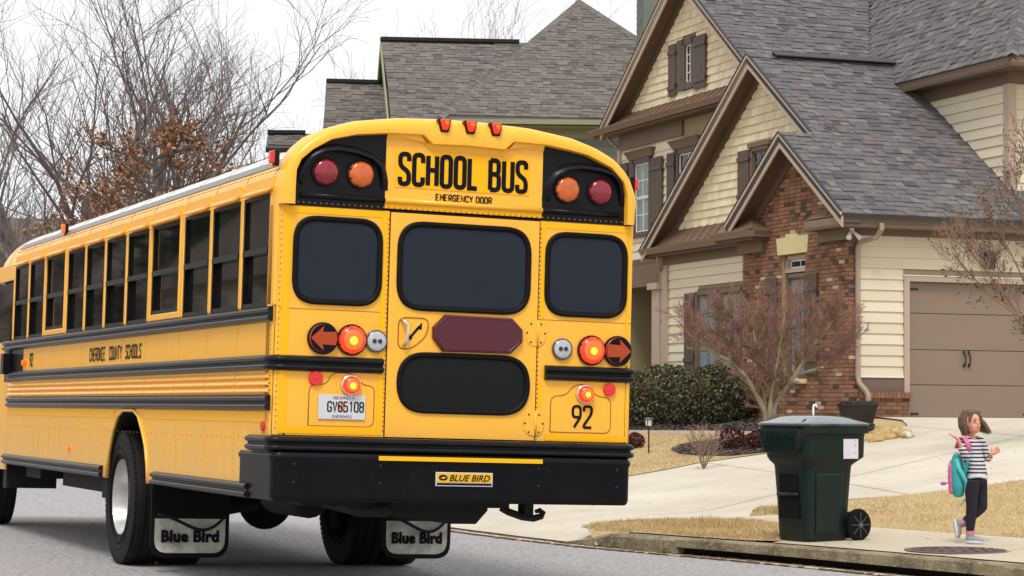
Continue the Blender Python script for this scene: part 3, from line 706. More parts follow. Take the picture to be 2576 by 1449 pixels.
# --- bumper
mb = MB(); rings = []
pl = [(-1.235, .62), (-1.235, -.02)] + [(-1.175 - .06 * cos(t), -.06 - .06 * sin(t)) for t in [k * pi / 12 for k in range(7)]]
pl = pl + [(-x, y) for x, y in reversed(pl)]
pl = [(x if x < 0 else x - .07, y) for x, y in pl]
bp_ = [(-.02, .955), (0, .952), (.012, .930), (.012, .925), (0, .900), (0, .69), (-.006, .67), (-.02, .658), (-.03, .658)]
for o_, z in bp_:
    ring = []
    for i, (x, y) in enumerate(pl):
        a, b = V(pl[max(i - 1, 0)]), V(pl[min(i + 1, len(pl) - 1)]); d = (b - a).normalized(); nn = V((d.y, -d.x))
        ring.append((x + nn.x * o_, y + nn.y * o_, z))
    rings.append(ring)
mb.loft(rings, closed=False, cap=False); mb.add([p for p in rings[0]], [tuple(range(len(rings[0])))]); mb.add([p for p in rings[-1]], [tuple(range(len(rings[0])))])
bumper = mb.build('bumper', BLKM, bus, auto=40, fix=False)
pl2 = [(-1.235, .4), (-1.235, -.0)] + [(-1.185 - .05 * cos(t), -.02 - .05 * sin(t)) for t in [k * pi / 12 for k in range(7)]]
pl2 = pl2 + [(-x, y) for x, y in reversed(pl2)]
rail('bumper_rail', [((x if x < 0 else x - .055), y, .957) for x, y in pl2], .098)
MB().box((-.563, -.1365, .917), (.533, -.1315, .944)).build('reflective_strip', STRIP, bus)
mb = MB()
for x in (-1.10, -.545, .515, 1.06):
    for z in (.885, .775): mb.lathe([(.008, 0), (.005, .004), (0, .005)], (x, -.12, z), (0, -1, 0), 8)
mb.build('bumper_bolt', STEELD, bus)
mb = MB()
for k in range(9): mb.lathe([(.006, 0), (.004, .004), (0, .005)], (-1.0 + k * .25, -.105, 1.048), (0, -1, .3), 6)
mb.build('bumper_bolt', STEELD, bus)
o = MB().box((-.184, -.132, .765), (.197, -.121, .852)).build('maker_badge', PLATE, bus, bevel=.002)
MB().box((-.178, -.134, .789), (.190, -.1315, .847)).build('badge_face', PLYEL, o)
MB().box((-.178, -.134, .772), (.190, -.1315, .785)).build('badge_bar', INK, o)
font_text('BLUE BIRD', (-.095, -.1342, .797), (1, 0, 0), (0, 0, 1), .272, .040, shear=.3, bold=.012).build('lettering', INK, o)
mb = MB(); mb.add([(-.136 + .030 * cos(t), -.1345, .818 + .019 * sin(t)) for t in [2 * pi * k / 20 for k in range(20)]], [tuple(range(19, -1, -1))]); mb.build('badge_emblem', INK, o)
mb = MB(); mb.add([(-.156, -.136, .816), (-.134, -.136, .810), (-.114, -.136, .821), (-.134, -.136, .824)], [(0, 1, 2, 3)]); mb.build('emblem_wing', PLYEL, o)

# --- running gear
def tyre(x, y, w, r=.52, outer=1):
    mb = MB(); h = w / 2
    prof = [(.300, -h * .8), (.34, -h * .96), (.43, -h * 1.04), (.495, -h * .96), (.515, -h * .80), (r, -h * .6), (r, -h * .34), (r - .012, -h * .32), (r - .012, -h * .26), (r, -h * .24), (r, h * .24), (r - .012, h * .26), (r - .012, h * .32), (r, h * .34), (r, h * .6),
            (.515, h * .80), (.495, h * .96), (.43, h * 1.04), (.34, h * .96), (.300, h * .8)]
    mb.lathe(prof, (0, 0, 0), (1, 0, 0), 72, cap=False)
    for k in range(72):
        for s in (-1, 1):
            t = 2 * pi * k / 72; c = V((s * h * .86, cos(t) * .505, sin(t) * .505))
            mb.obox(c, (h * .10, 0, 0), V((0, -sin(t), cos(t))) * .014, V((0, cos(t), sin(t))) * .010)
    for s in (-1, 1):
        for q_ in range(2): mb.lathe([(.33 + .055 * q_, s * h * 1.0), (.345 + .055 * q_, s * (h * 1.0 + .008)), (.36 + .055 * q_, s * h * 1.0)], (0, 0, 0), (1, 0, 0), 48, cap=False)
    return mb
def wheel(x, y, s, dual=True, name='rear_wheel'):
    w = empty(name, (x, y, .52)); w.parent = bus
    tm = tyre(0, 0, .275).build('tyre', TYRE, w, auto=35, fix=True)
    if dual: t2 = tyre(0, 0, .275).build('tyre', TYRE, w, auto=35, fix=True); t2.location = (-s * .33, 0, 0)
    mb = MB()
    # dished rim: s = outward
    if dual: pr = [(.300, .10), (.290, .125), (.282, .10), (.272, .02), (.262, -.02), (.20, -.05), (.12, -.055), (.115, -.02), (.108, .03), (.07, .055), (0, .06)]
    else: pr = [(.30, .10), (.285, .12), (.275, .08), (.24, .07), (.16, .12), (.11, .13), (.10, .17), (0, .175)]
    mb.lathe([(r_, h_ * s) for r_, h_ in pr], (0, 0, 0), (1, 0, 0), 48, cap=False); mb.build('rim', ALU, w, auto=40, fix=True)
    q = MB()
    for k in range(10):
        t = 2 * pi * k / 10; q.lathe([(.014, 0), (.014, .03 * s), (.008, .034 * s)], (s * (-.052 if dual else .115), cos(t) * .165, sin(t) * .165), (1, 0, 0), 6)
    q.build('wheel_nut', STEELD, w)
wheel(-1.055, 4.2, -1); wheel(1.055, 4.2, 1); wheel(-1.02, 10.7, -1, False, 'front_wheel'); wheel(1.02, 10.7, 1, False, 'front_wheel')
mb = MB(); mb.tube([(-.9, 4.2, .52), (.9, 4.2, .52)], .09, 12); mb.lathe([(0, -.24), (.12, -.2), (.2, -.1), (.225, 0), (.2, .1), (.12, .2), (0, .24)], (0, 4.25, .50), (0, 1, 0), 24); mb.build('rear_axle', UND, bus, auto=40)
mb = MB()
for x in (-.43, .43): mb.box((x - .04, .1, .66), (x + .04, 11, .92))
mb.box((-1.18, .2, .74), (1.18, 3.2, 1.08)); mb.box((-1.18, 4.7, .74), (1.18, 9.6, 1.08)); mb.box((-.6, 3.2, .80), (.6, 4.7, 1.08))
mb.box((-.95, .2, .62), (.45, .5, .74)); mb.build('chassis_frame', UND, bus)
mb = MB(); mb.box((-.95, 5.2, .50), (-.15, 7.6, .74)); mb.box((.5, 5.5, .45), (1.1, 6.6, .74)); mb.lathe([(.14, 0), (.16, .02), (.16, 1.0), (.14, 1.02)], (.55, 6.8, .60), (0, 1, 0), 16); mb.box((-1.1, 7.9, .55), (-.3, 8.6, .75)); mb.box((-1.12, 4.75, .48), (-.8, 5.15, .72)); mb.build('under_tank', UND, bus)
mb = MB(); mb.box((-1.19, 9.15, .42), (-.7, 9.32, 1.0)); mb.build('front_step_box', UND, bus)
mb = MB(); mb.slab([(-.35, .3, .66), (.34, .3, .66), (.34, .3, .60), (.26, .3, .512), (.08, .3, .512), (-.35, .3, .56)], (0, -1, 0), .5); mb.build('rear_crossmember', UND, bus, fix=True)
mb = MB(); mb.tube([(.42, .28, .62), (.47, .26, .595), (.56, .24, .565), (.64, .24, .556), (.695, .24, .570), (.705, .24, .592), (.68, .24, .608), (.65, .24, .600)], [.02, .024, .024, .023, .021, .020, .018, .012], 8)
mb.box((.56, .2, .58), (.62, .32, .70)); mb.build('tow_hook', UND, bus, smooth=False)
mb = MB(); mb.tube([(-.45, 1.5, .62), (-.42, .6, .58), (-.42, .12, .60)], .045, 12); mb.lathe([(.12, 0), (.14, .03), (.14, .8), (.12, .83)], (-.45, 1.6, .62), (0, 1, 0), 16); mb.build('exhaust_pipe', UND, bus, smooth=True)
mb = MB()
for x in (-.62, -.5, .5, .62): mb.box((x - .03, 3.3, .60), (x + .03, 5.1, .68))
mb.tube([(-.5, 3.95, .3), (-.5, 3.95, .8)], .05, 10); mb.tube([(.5, 3.95, .3), (.5, 3.95, .8)], .05, 10); mb.tube([(-.72, 3.4, .42), (-.3, 3.4, .50)], .03, 8); mb.build('leaf_spring', UND, bus)
# mudflaps
for x0, x1 in ((-1.175, -.58), (.632, 1.19)):
    zb_ = .112; q = fillet([(x0, .74), (x0, zb_), (x1, zb_), (x1, .74)], .12)
    o = MB().slab([(p.x, 3.2, p.y) for p in q], (0, -1, 0), .012).build('mud_flap', BLKR, bus, fix=True)
    q = fillet([(x0 + .03, .40), (x0 + .03, zb_ + .035), (x1 - .03, zb_ + .035), (x1 - .03, .40)], .10)
    MB().slab([(p.x, 3.197, p.y) for p in q], (0, -1, 0), .004).build('flap_face', FLAPW, o, fix=True)
    xw = (x1 - x0); font_text('Blue Bird', (x0 + xw * .13, 3.1925, .225), (1, 0, 0), (0, 0, 1), xw * .74, .092, bold=.055, space=1.06).build('lettering', INK, o)
    mb = MB(); P = [(x0 + .04 + (xw - .08) * k / 12, 3.15, .43 - .11 * sin(pi * (k / 12) ** 1.7)) for k in range(13)]; mb.tube(P, .012, 6); mb.build('flap_cable', UND, o)
# ================================================================== the ground
CY = [-60, -10, 0, 1.72, 3, 4.7, 6.44, 7.5, 9.3, 12, 20, 40, 80, 200]
CX = [16, 7.4, 5.75, 5.42, 5.2, 4.88, 4.33, 4.15, 4.02, 3.95, 4.3, 5.5, 8, 18]
def interp(x, X, Y):
    if x <= X[0]: return Y[0]
    for i in range(len(X) - 1):
        if x <= X[i + 1]: return Y[i] + (Y[i + 1] - Y[i]) * (x - X[i]) / (X[i + 1] - X[i])
    return Y[-1]
def sm(X, Y):
    # smooth the polyline a little
    out = []
    for k in range(-600, 2001, 5):
        y = k / 10; out.append((y, sum(interp(y + d, X, Y) for d in (-.7, -.35, 0, .35, .7)) / 5))
    return out
_C = sm(CY, CX); _CYs = [a for a, b in _C]; _CXs = [b for a, b in _C]
def xc(y):
    k = (y + 60) / .5; i = int(max(0, min(len(_C) - 2, k))); f = min(max(k - i, 0), 1); return _CXs[i] * (1 - f) + _CXs[i + 1] * f
LEFT = -8.2
def T(x, y):
    s = x - xc(y)
    if x < LEFT: return -.0209 * LEFT + .14
    if s < .0: return -.0209 * x
    if s < 2.6: return .05 + .02 * s
    return min(.102 + (s - 2.6) * .14, 1.15)
def kerb_drop(y):
    """1 where the kerb stands, 0 where the driveway meets the road"""
    if y < 6.9: return 1
    if y < 7.7: return 1 - (y - 6.9) / .8
    if y < 18: return 0
    if y < 18.6: return (y - 18) / .6
    return 1
ASPH = mat('asphalt', srgb(176, 174, 175), .9, noise=(1.1, .35, srgb(158, 156, 158)), noise2=(26, .8, srgb(112, 110, 108), .46, .62), bump=.5, bscale=120)
CONC = mat('driveway_concrete', srgb(208, 200, 184), .85, noise=(.45, .8, srgb(180, 170, 152)), noise2=(5, .45, srgb(164, 152, 132), .55, .75), bump=.25, bscale=90)
CONC2 = mat('sidewalk_concrete', srgb(196, 184, 160), .85, noise=(.9, .45, srgb(172, 160, 136)), noise2=(12, .3, srgb(150, 138, 116), .55, .75), bump=.25, bscale=90)
KERB = mat('kerb_concrete', srgb(150, 138, 112), .9, noise=(2.5, .85, srgb(88, 82, 66), .42, .62), noise2=(22, .7, srgb(176, 166, 140), .52, .66), bump=.7, bscale=50)
GUTT = mat('gutter_concrete', srgb(186, 178, 164), .9, noise=(4, .8, srgb(104, 94, 80), .45, .6), noise2=(30, .6, srgb(214, 208, 194), .5, .65), bump=.6, bscale=50)
SOIL = mat('dormant_turf_soil', srgb(180, 156, 114), .95, noise=(1.6, .6, srgb(150, 126, 86)), noise2=(24, .7, srgb(200, 178, 128), .45, .6), bump=.6, bscale=30)
MULCH = mat('mulch', srgb(62, 52, 48), .95, noise=(20, .8, srgb(110, 100, 94), .5, .62), bump=1, bscale=40)
DARKM = mat('inlet_dark', (.004, .004, .004, 1), .9)
def sheet(name, xs_of, ys, zoff, m, nx=8, zf=T):
    mb = MB(); n = nx + 1
    vs = []
    for y in ys:
        a, b = xs_of(y)
        for k in range(n): x = a + (b - a) * k / nx; vs.append((x, y, zf(x, y) + zoff))
    fs = [(j * n + k, j * n + k + 1, (j + 1) * n + k + 1, (j + 1) * n + k) for j in range(len(ys) - 1) for k in range(nx)]
    mb.add(vs, fs); o = mb.build(name, m); o['kind'] = 'structure'; return o
def fr(a, b, st):
    n = max(int(round((b - a) / st)), 1); return [a + (b - a) * k / n for k in range(n + 1)]
ysr = fr(-60, -10, 5) + fr(-10, 30, .5)[1:] + fr(30, 200, 5)[1:]
def gutter_z(x, y): s = x - (xc(y) - .34); return -.0209 * x + .006 - .03 * max(s, 0)
def Tg(x, y):
    # terrain that eases down to the gutter where the kerb is dropped
    z = T(x, y); s = x - xc(y); k_ = kerb_drop(y)
    if k_ < 1 and s < 1.6:
        zb = gutter_z(xc(y), y) + .01; f = max(s, 0) / 1.6
        return max(z * f + zb * (1 - f), zb) * (1 - k_) + z * k_
    return z
# one sheet of ground out to the horizon, just below the surfaces laid on it
def ground():
    mb = MB(); xs = [-600, -300, -100, -40, -20, LEFT - 1.9, LEFT - .02, LEFT] + [None] * 2; vs = []
    ys = [-600, -300, -120] + ysr + [320, 500, 1200]
    offs = [0.125, .3, .6, .9, 1.2, 1.6, 1.9, 2.6, 3.4, 4.4, 5.4, 6.4, 7.4, 8.4, 9.4, 10.1, 11, 13, 16, 22, 40, 90, 300, 900]
    rowN = None
    for y in ys:
        c = xc(y); row = [(x, y, T(LEFT - 1, 0) - .03) for x in (-900, -300, -100, -40, -20, -12, LEFT - .001)] + [(x, y, -.0209 * x - .06) for x in (LEFT, -4, 0, c - .5, c + .11)] + [(c + o, y, Tg(c + o, y) - .02) for o in offs]
        rowN = len(row); vs += row
    fs = [(j * rowN + k, j * rowN + k + 1, (j + 1) * rowN + k + 1, (j + 1) * rowN + k) for j in range(len(ys) - 1) for k in range(rowN - 1)]
    mb.add(vs, fs); o = mb.build('ground', SOIL); o['kind'] = 'structure'
ground()
# road: lies in the plane the bus stands on
rd = lambda x, y: -.0209 * x
sheet('road', lambda y: (LEFT + .35, xc(y) - .34), ysr, 0, ASPH, 6, rd)
def lip(y): return interp(y, [-100, 200], [0, 0])
sheet('gutter', lambda y: (xc(y) - .34, xc(y) + .02), ysr, 0.0, GUTT, 2, gutter_z)
# debris line in the joint between gutter and asphalt
mb = MB(); r2 = random.Random(5)
for i in range(900):
    y = r2.uniform(-2, 16); x = xc(y) - .34 + r2.gauss(0, .018) + (.30 if r2.random() < .35 else 0); s = r2.uniform(.006, .02)
    mb.obox((x, y, gutter_z(x, y) + .004), (s, 0, 0), (0, s * r2.uniform(1, 3), 0), (0, 0, .004))
o = mb.build('leaf_litter', mat('leaf_litter_brown', srgb(120, 92, 58), .9, noise=(30, .6, srgb(80, 58, 36)))); tag(o, kind='stuff', label='thin line of brown leaf litter in the gutter joint', cat='leaf litter')
# kerb along the near side, dropping at the driveway, with the storm inlet slot in its face
def kerb(name, y0, y1, inlet):
    mb = MB(); n = max(int((y1 - y0) / .25), 2); rings = []
    for k in range(n + 1):
        y = y0 + (y1 - y0) * k / n; c = xc(y); k_ = kerb_drop(y); zt = T(c + .001, y); zb = gutter_z(c, y) - .02
        zt2 = zb + .03 + (zt - zb - .03) * k_ + .002
        if inlet: q = [(c + .002, zb + .085), (c, zt2 - .015), (c + .016, zt2), (c + .165, zt2 + .002), (c + .165, zb + .085)]
        else: q = [(c, zb), (c, max(zt2 - .03 * k_, zb + .005)), (c + .03 * k_ + .005, zt2), (c + .165, zt2 + .002), (c + .165, zb - .05)]
        rings.append([(x, y, z) for x, z in q])
    mb.loft(rings, closed=True); o = mb.build(name, KERB, None, auto=40, fix=True, origin=None); return o
k1 = kerb('kerb', 5.95, 7.7, False); k1['kind'] = 'structure'
k2 = kerb('kerb', 1.9, 5.95, True); k2['kind'] = 'structure'
k3 = kerb('kerb', -20, 1.9, False); k3['kind'] = 'structure'
k4 = kerb('kerb', 18, 60, False); k4['kind'] = 'structure'
mb = MB(); ys = fr(1.9, 5.95, .25)  # black sheets close the shallow slot, standing in for the shade of a deep inlet
for a, b in zip(ys[:-1], ys[1:]):
    mb.add([(xc(a) + .095, a, T(xc(a) + .01, a) - .03), (xc(b) + .095, b, T(xc(b) + .01, b) - .03), (xc(b) + .095, b, -.3), (xc(a) + .095, a, -.3)], [(0, 1, 2, 3)])
    mb.add([(xc(a) + .018, a, gutter_z(xc(a), a) + .002), (xc(b) + .018, b, gutter_z(xc(b), b) + .002), (xc(b) + .1, b, gutter_z(xc(b), b) + .002), (xc(a) + .1, a, gutter_z(xc(a), a) + .002)], [(0, 1, 2, 3)])
mb.build('inlet_shade', DARKM)['kind'] = 'structure'

def poly_sheet(name, poly, zoff, m, zf=T, cell=.35, kind='structure', inset_flat=None):
    """a polygon draped over the terrain"""
    bm = bmesh.new(); vs = [bm.verts.new((x, y, 0)) for x, y in poly]; bm.faces.new(vs)
    x0, x1 = min(p[0] for p in poly), max(p[0] for p in poly); y0, y1 = min(p[1] for p in poly), max(p[1] for p in poly)
    k = int((y1 - y0) / cell)
    for i in range(1, k + 1): bmesh.ops.bisect_plane(bm, geom=bm.verts[:] + bm.edges[:] + bm.faces[:], plane_co=(0, y0 + i * cell, 0), plane_no=(0, 1, 0))
    # cuts along the contour lines of the slope, parallel to the kerb
    for i in range(1, int((x1 - x0) / cell) + 1): bmesh.ops.bisect_plane(bm, geom=bm.verts[:] + bm.edges[:] + bm.faces[:], plane_co=(x0 + i * cell, 0, 0), plane_no=(1, 0, 0))
    bmesh.ops.recalc_face_normals(bm, faces=bm.faces)
    for v in bm.verts: v.co.z = zf(v.co.x, v.co.y) + zoff
    for f in bm.faces:
        if f.normal.z < 0: f.normal_flip()
    me = bpy.data.meshes.new(name); bm.to_mesh(me); bm.free(); me.materials.append(m)
    o = bpy.data.objects.new(name, me); col.objects.link(o); o['kind'] = kind; return o
# driveway from the road up to the garage; the garage front runs along house y = 19.49
HYAW = radians(-1.7455)
def hw(x, y): return (x * cos(HYAW) - y * sin(HYAW), x * sin(HYAW) + y * cos(HYAW))
gA, gB = hw(13.9, 19.6), hw(26, 19.6)
drive = [(xc(17.9) - .0, 17.9), (xc(14) - .0, 14), (xc(12), 12), (xc(10), 10), (xc(8.7), 8.7), (xc(7.7), 7.7), (xc(7.2) + .16, 7.2), (4.33, 7.55), (4.77, 8.36), (5.36, 8.66), (6.13, 8.5), (6.6, 8.6), (6.7, 8.59), (7.0, 9.1), (7.6, 8.9), (8.43, 8.12), (9.61, 7.8), (12, 7.3), (26, 6.0), gB, gA, (14.02, 17.37), (13.37, 16.15), (12.77, 15.77), (12.0, 15.6), (10.9, 15.2), (9.51, 15.45), (8.95, 15.25), (8.37, 15.15), (6.5, 16.3), (5.4, 17.9)]
poly_sheet('driveway', drive, .006, CONC, Tg)
walk = [(xc(-20) + .15, -20)] + [(xc(y) + .15, y) for y in fr(-19, 4.9, .5)] + [(5.1, 5.0), (5.7, 6.2), (6.3, 7.2), (6.4, 7.8), (6.13, 8.5), (6.7, 8.59), (6.9, 8.3), (6.85, 6.74), (6.83, 6.33), (7.03, 5.15), (7.22, 4.27), (8.2, 0), (9.7, -8), (11.5, -20)]
poly_sheet('sidewalk', walk, .010, CONC2)
mulch = [(10.5, 15.45), (10.2, 15.7), (10.1, 16.4), (10.2, 17.4), (10.5, 18.3), (10.9, 18.9), (11.3, 19.1), (11.6, 18.9), (11.85, 18.2), (11.95, 17.2), (11.9, 16.2), (11.5, 15.6), (11.0, 15.4)]
mulch2 = [(12.2, 17.2), (12.2, 22), (12.0, 28), (12.2, 33), (14.0, 33), (13.9, 23.4), (13.6, 19.5), (13.2, 17.9)]
poly_sheet('mulch_bed', mulch, .03, MULCH); poly_sheet('mulch_bed', mulch2, .02, MULCH)
mb = MB(); P = [(12.12, 17.2 + k * .4) for k in range(38)]
for (a, b), (c, d) in zip(P[:-1], P[1:]): mb.obox(((a + c) / 2, (b + d) / 2, T(a, (b + d) / 2) + .03), (.055, 0, 0), (0, .198, 0), (0, 0, .05))
mb.build('bed_edging', mat('edging_pale', srgb(206, 194, 172), .85, noise=(3, .6, srgb(176, 160, 136))))['kind'] = 'structure'
# joints sawn in the concrete
mb = MB()
def joint(a, b, w=.012, zo=.0135, zf=Tg):
    a, b = V(a), V(b); d = (b - a); n = max(int(d.length / .3), 1); s = V((d.y, -d.x)).normalized() * w / 2
    for i in range(n):
        p, q = a + d * i / n, a + d * (i + 1) / n
        mb.add([(p.x - s.x, p.y - s.y, zf(p.x, p.y) + zo), (p.x + s.x, p.y + s.y, zf(p.x, p.y) + zo), (q.x + s.x, q.y + s.y, zf(q.x, q.y) + zo), (q.x - s.x, q.y - s.y, zf(q.x, q.y) + zo)], [(0, 1, 2, 3)])
joint((8.4, 8.15), (9.6, 15.4)); joint((5.6, 9.2), (13.2, 12.2)); joint((13.2, 12.2), (18, 11.2)); joint((11.6, 7.4), (13.3, 16)); joint((5.35, 2.8), (7.4, 3.4)); joint((5.6, .9), (7.9, 1.4)); joint((6.3, 7.9), (6.9, 7.9))
mb.build('concrete_joint', mat('joint_dark', srgb(120, 110, 96), .9))['kind'] = 'structure'

# dormant lawn: blades over three patches
def in_poly(x, y, P):
    c = False; j = len(P) - 1
    for i in range(len(P)):
        if (P[i][1] > y) != (P[j][1] > y) and x < (P[j][0] - P[i][0]) * (y - P[i][1]) / (P[j][1] - P[i][1]) + P[i][0]: c = not c
        j = i
    return c
GRASS = mat('dormant_grass', srgb(190, 160, 106), .8, tone=[(0, srgb(146, 116, 74)), (.4, srgb(186, 158, 112)), (.75, srgb(204, 182, 138)), (1, srgb(146, 136, 92))])
strip = [(4.2, 7.12), (4.31, 7.71), (4.77, 8.36), (5.36, 8.66), (6.13, 8.40), (6.38, 7.8), (6.25, 7.1), (5.7, 6.1), (5.1, 5.0), (xc(5.2) + .16, 5.2), (xc(6) + .16, 6.0), (xc(6.6) + .16, 6.6)]
rightl = [(7.55, 8.75), (8.43, 8.09), (9.61, 7.75), (12, 7.2), (16, 6.4), (16, 0), (8.25, 0), (7.22, 4.27), (7.03, 5.15), (6.83, 6.33), (6.85, 6.74), (6.92, 8.3)]
wedge = [(6.70, 8.62), (7.05, 9.08), (7.55, 8.75), (6.92, 8.25)]
leftl = [(8.37, 15.18), (8.95, 15.28), (9.51, 15.49), (10.9, 15.25), (12.0, 15.65), (12.05, 17.2), (12.05, 28), (9, 28), (6, 22), (5.5, 18.4), (6.6, 16.6)]
for P, n, h0, h1, wd, lab in ((strip, 14000, .02, .06, .0025, 'strip of tan dormant grass between the kerb and driveway'), (rightl, 42000, .018, .05, .0028, 'tan dormant lawn beyond the sidewalk at right'),
                         (wedge, 1200, .03, .07, .005, 'small wedge of tan grass beside the green bin'), (leftl, 26000, .02, .05, .005, 'tan dormant lawn in front of the mulch bed')):
    x0, x1 = min(p[0] for p in P), max(p[0] for p in P); y0, y1 = min(p[1] for p in P), max(p[1] for p in P); mb = MB(); k = 0
    poly_sheet('turf', P, .012, SOIL)
    while k < n:
        x, y = rnd.uniform(x0, x1), rnd.uniform(y0, y1)
        if not in_poly(x, y, P): continue
        if P is rightl and x > 12: continue
        if P is leftl and in_poly(x, y, mulch): continue
        k += 1; z = T(x, y) + .01; h = rnd.uniform(h0, h1) * (.6 + .8 * mnoise.noise(V((x * 1.5, y * 1.5, 3)))**2 * 3 if False else .6 + .7 * abs(mnoise.noise(V((x * 2.2, y * 2.2, 3)))))
        t = rnd.uniform(0, 2 * pi); dx, dy = cos(t) * wd, sin(t) * wd; t2 = rnd.uniform(0, 2 * pi); b_ = h * rnd.uniform(.2, 1.3)
        tn = min(max(.45 + .5 * mnoise.noise(V((x, y, 0))) + rnd.uniform(-.35, .35), .01), 1)
        mb.add([(x - dx, y - dy, z), (x + dx, y + dy, z), (x + cos(t2) * b_, y + sin(t2) * b_, z + h)], [(0, 1, 2)], tn)
    o = mb.build('grass', GRASS); tag(o, kind='stuff', label=lab, cat='grass')
# manhole cover in the sidewalk
IRON = mat('rusty_iron', srgb(104, 88, 86), .7, metal=.2, noise=(8, .6, srgb(74, 60, 56)), bump=.4, bscale=60)
mc = (5.85, 3.25); zt = T(*mc) + .011
mh = empty('manhole_cover', (mc[0], mc[1], zt)); tag(mh, 'round rusty iron manhole cover set in the sidewalk before the girl', 'manhole cover')
mb = MB(); mb.lathe([(.40, 0), (.40, .008), (.385, .010), (.375, .006), (0, .006)], (0, 0, 0), (0, 0, 1), 48); mb.build('cover_plate', IRON, mh, auto=40)
mb = MB(); mb.lathe([(.46, -.004), (.46, .004), (.41, .004), (.405, -.004)], (0, 0, 0), (0, 0, 1), 48); mb.build('frame', mat('iron_frame', srgb(120, 108, 98), .8, noise=(10, .5, srgb(84, 72, 64))), mh)
mb = MB()
for r_ in (.12, .22, .32):
    for k in range(int(r_ * 60)):
        t = 2 * pi * k / int(r_ * 60); mb.obox((r_ * cos(t), r_ * sin(t), .008), V((cos(t), sin(t), 0)) * .02, V((-sin(t), cos(t), 0)) * .012, (0, 0, .003))
mb.build('raised_lug', IRON, mh)['kind'] = 'stuff'
# weed growing in the gutter joint
mb = MB(); wy = 6.05; wx = xc(wy) - .05
for k in range(26):
    t = rnd.uniform(0, 2 * pi); r_ = rnd.uniform(.01, .06); c = V((wx + cos(t) * r_, wy + sin(t) * r_, gutter_z(wx, wy) + rnd.uniform(.01, .05))); u = V((cos(t), sin(t), .6)).normalized() * .018; w = V((-sin(t), cos(t), 0)) * .008
    mb.add([c - u, c + w, c + u, c - w], [(0, 1, 2, 3)])
o = mb.build('weed', mat('weed_green', srgb(60, 110, 50), .6)); tag(o, 'small green weed growing in the gutter joint below the kerb', 'weed')
# ================================================================== the near house
HB = V((14.0, 22.0, 1.12)); wx_, wy_ = hw(HB.x, HB.y)
house = empty('suburban_house', (wx_, wy_, HB.z), (0, 0, HYAW))
tag(house, 'large cream sided house with brown shutters, shingled gables and a brick garage front', 'house')
SID = mat('siding_cream', srgb(218, 206, 184), .7, tone=[(0, srgb(212, 200, 176)), (1, srgb(222, 211, 190))], noise=(.7, .2, srgb(200, 190, 160)), bump=.08, bscale=60)
SHK = mat('shake_cream', srgb(220, 208, 176), .75, tone=[(0, srgb(206, 192, 158)), (1, srgb(230, 220, 192))], noise=(30, .25, srgb(182, 166, 128)), bump=.15, bscale=80)
BACK = mat('siding_shadow_gap', srgb(150, 138, 106), .8)
TAN = mat('trim_tan', srgb(178, 160, 143), .6, noise=(2, .2, srgb(162, 145, 130)))
BRN = mat('trim_brown', srgb(112, 92, 78), .6, noise=(2, .2, srgb(98, 80, 68)))
SOF = mat('soffit_brown', srgb(98, 78, 66), .65)
GUT = mat('house_gutter_brown', srgb(128, 106, 90), .4, noise=(3, .3, srgb(112, 92, 78)))
SHUT = mat('shutter_brown', srgb(88, 74, 64), .6, noise=(12, .3, srgb(74, 62, 54)))
MET = mat('standing_seam_metal', srgb(112, 88, 70), .4, noise=(3, .35, srgb(94, 74, 60)))
DECK = mat('roof_deck', srgb(82, 78, 78), .95)
RTONE = [(0, srgb(74, 72, 77)), (.25, srgb(92, 90, 94)), (.5, srgb(104, 102, 104)), (.72, srgb(102, 93, 95)), (1, srgb(117, 116, 115))]
SHN = mat('asphalt_shingle', srgb(120, 112, 110), .95, tone=RTONE, noise=(60, .35, srgb(90, 84, 84)), bump=.3, bscale=120)
BRK = mat('brick_mix', srgb(150, 84, 60), .9, tone=[(0, srgb(60, 54, 54)), (.14, srgb(88, 70, 64)), (.3, srgb(118, 84, 66)), (.6, srgb(140, 98, 74)), (.85, srgb(152, 116, 90)), (1, srgb(190, 174, 156))], noise=(35, .3, srgb(110, 70, 54)), bump=.4, bscale=90)
MORT = mat('mortar', srgb(168, 148, 124), .95, noise=(30, .4, srgb(136, 112, 90)))
LIME = mat('limestone', srgb(214, 196, 138), .8, noise=(4, .6, srgb(196, 196, 180)), noise2=(9, .4, srgb(190, 160, 96), .5, .7))
GDOOR = mat('garage_door_taupe', srgb(134, 116, 102), .55, noise=(1.2, .15, srgb(124, 106, 92)))
IRONB = mat('black_iron', (.012, .012, .014, 1), .5)
WHT = mat('window_white', srgb(226, 226, 226), .5)
GLS = mat('house_glass', (.012, .015, .018, 1), .05, spec=.8)
CURT = mat('curtain_white', srgb(136, 150, 152), .25, spec=.6, noise=(7, .7, srgb(86, 102, 106)))
DSPT = mat('downspout_tan', srgb(158, 142, 126), .5, noise=(4, .4, srgb(136, 120, 104)))

class HM(MB):
    def build(s, name, m, parent=None, **k):
        s.v = [(x - HB.x, y - HB.y, z - HB.z) for x, y, z in s.v]
        return MB.build(s, name, m, parent or house, **k)
def hp(name, m, boxes, limit=300, parent=None):
    pieces(name, m, parent or house, [(c - HB, u, v, w, t) for c, u, v, w, t in boxes], limit)
def slopeplane(p0, s, axis):  # z over (x, y)
    return (lambda x, y: p0[2] + s * (y - p0[1])) if axis == 'y' else (lambda x, y: p0[2] + s * (x - p0[0]))

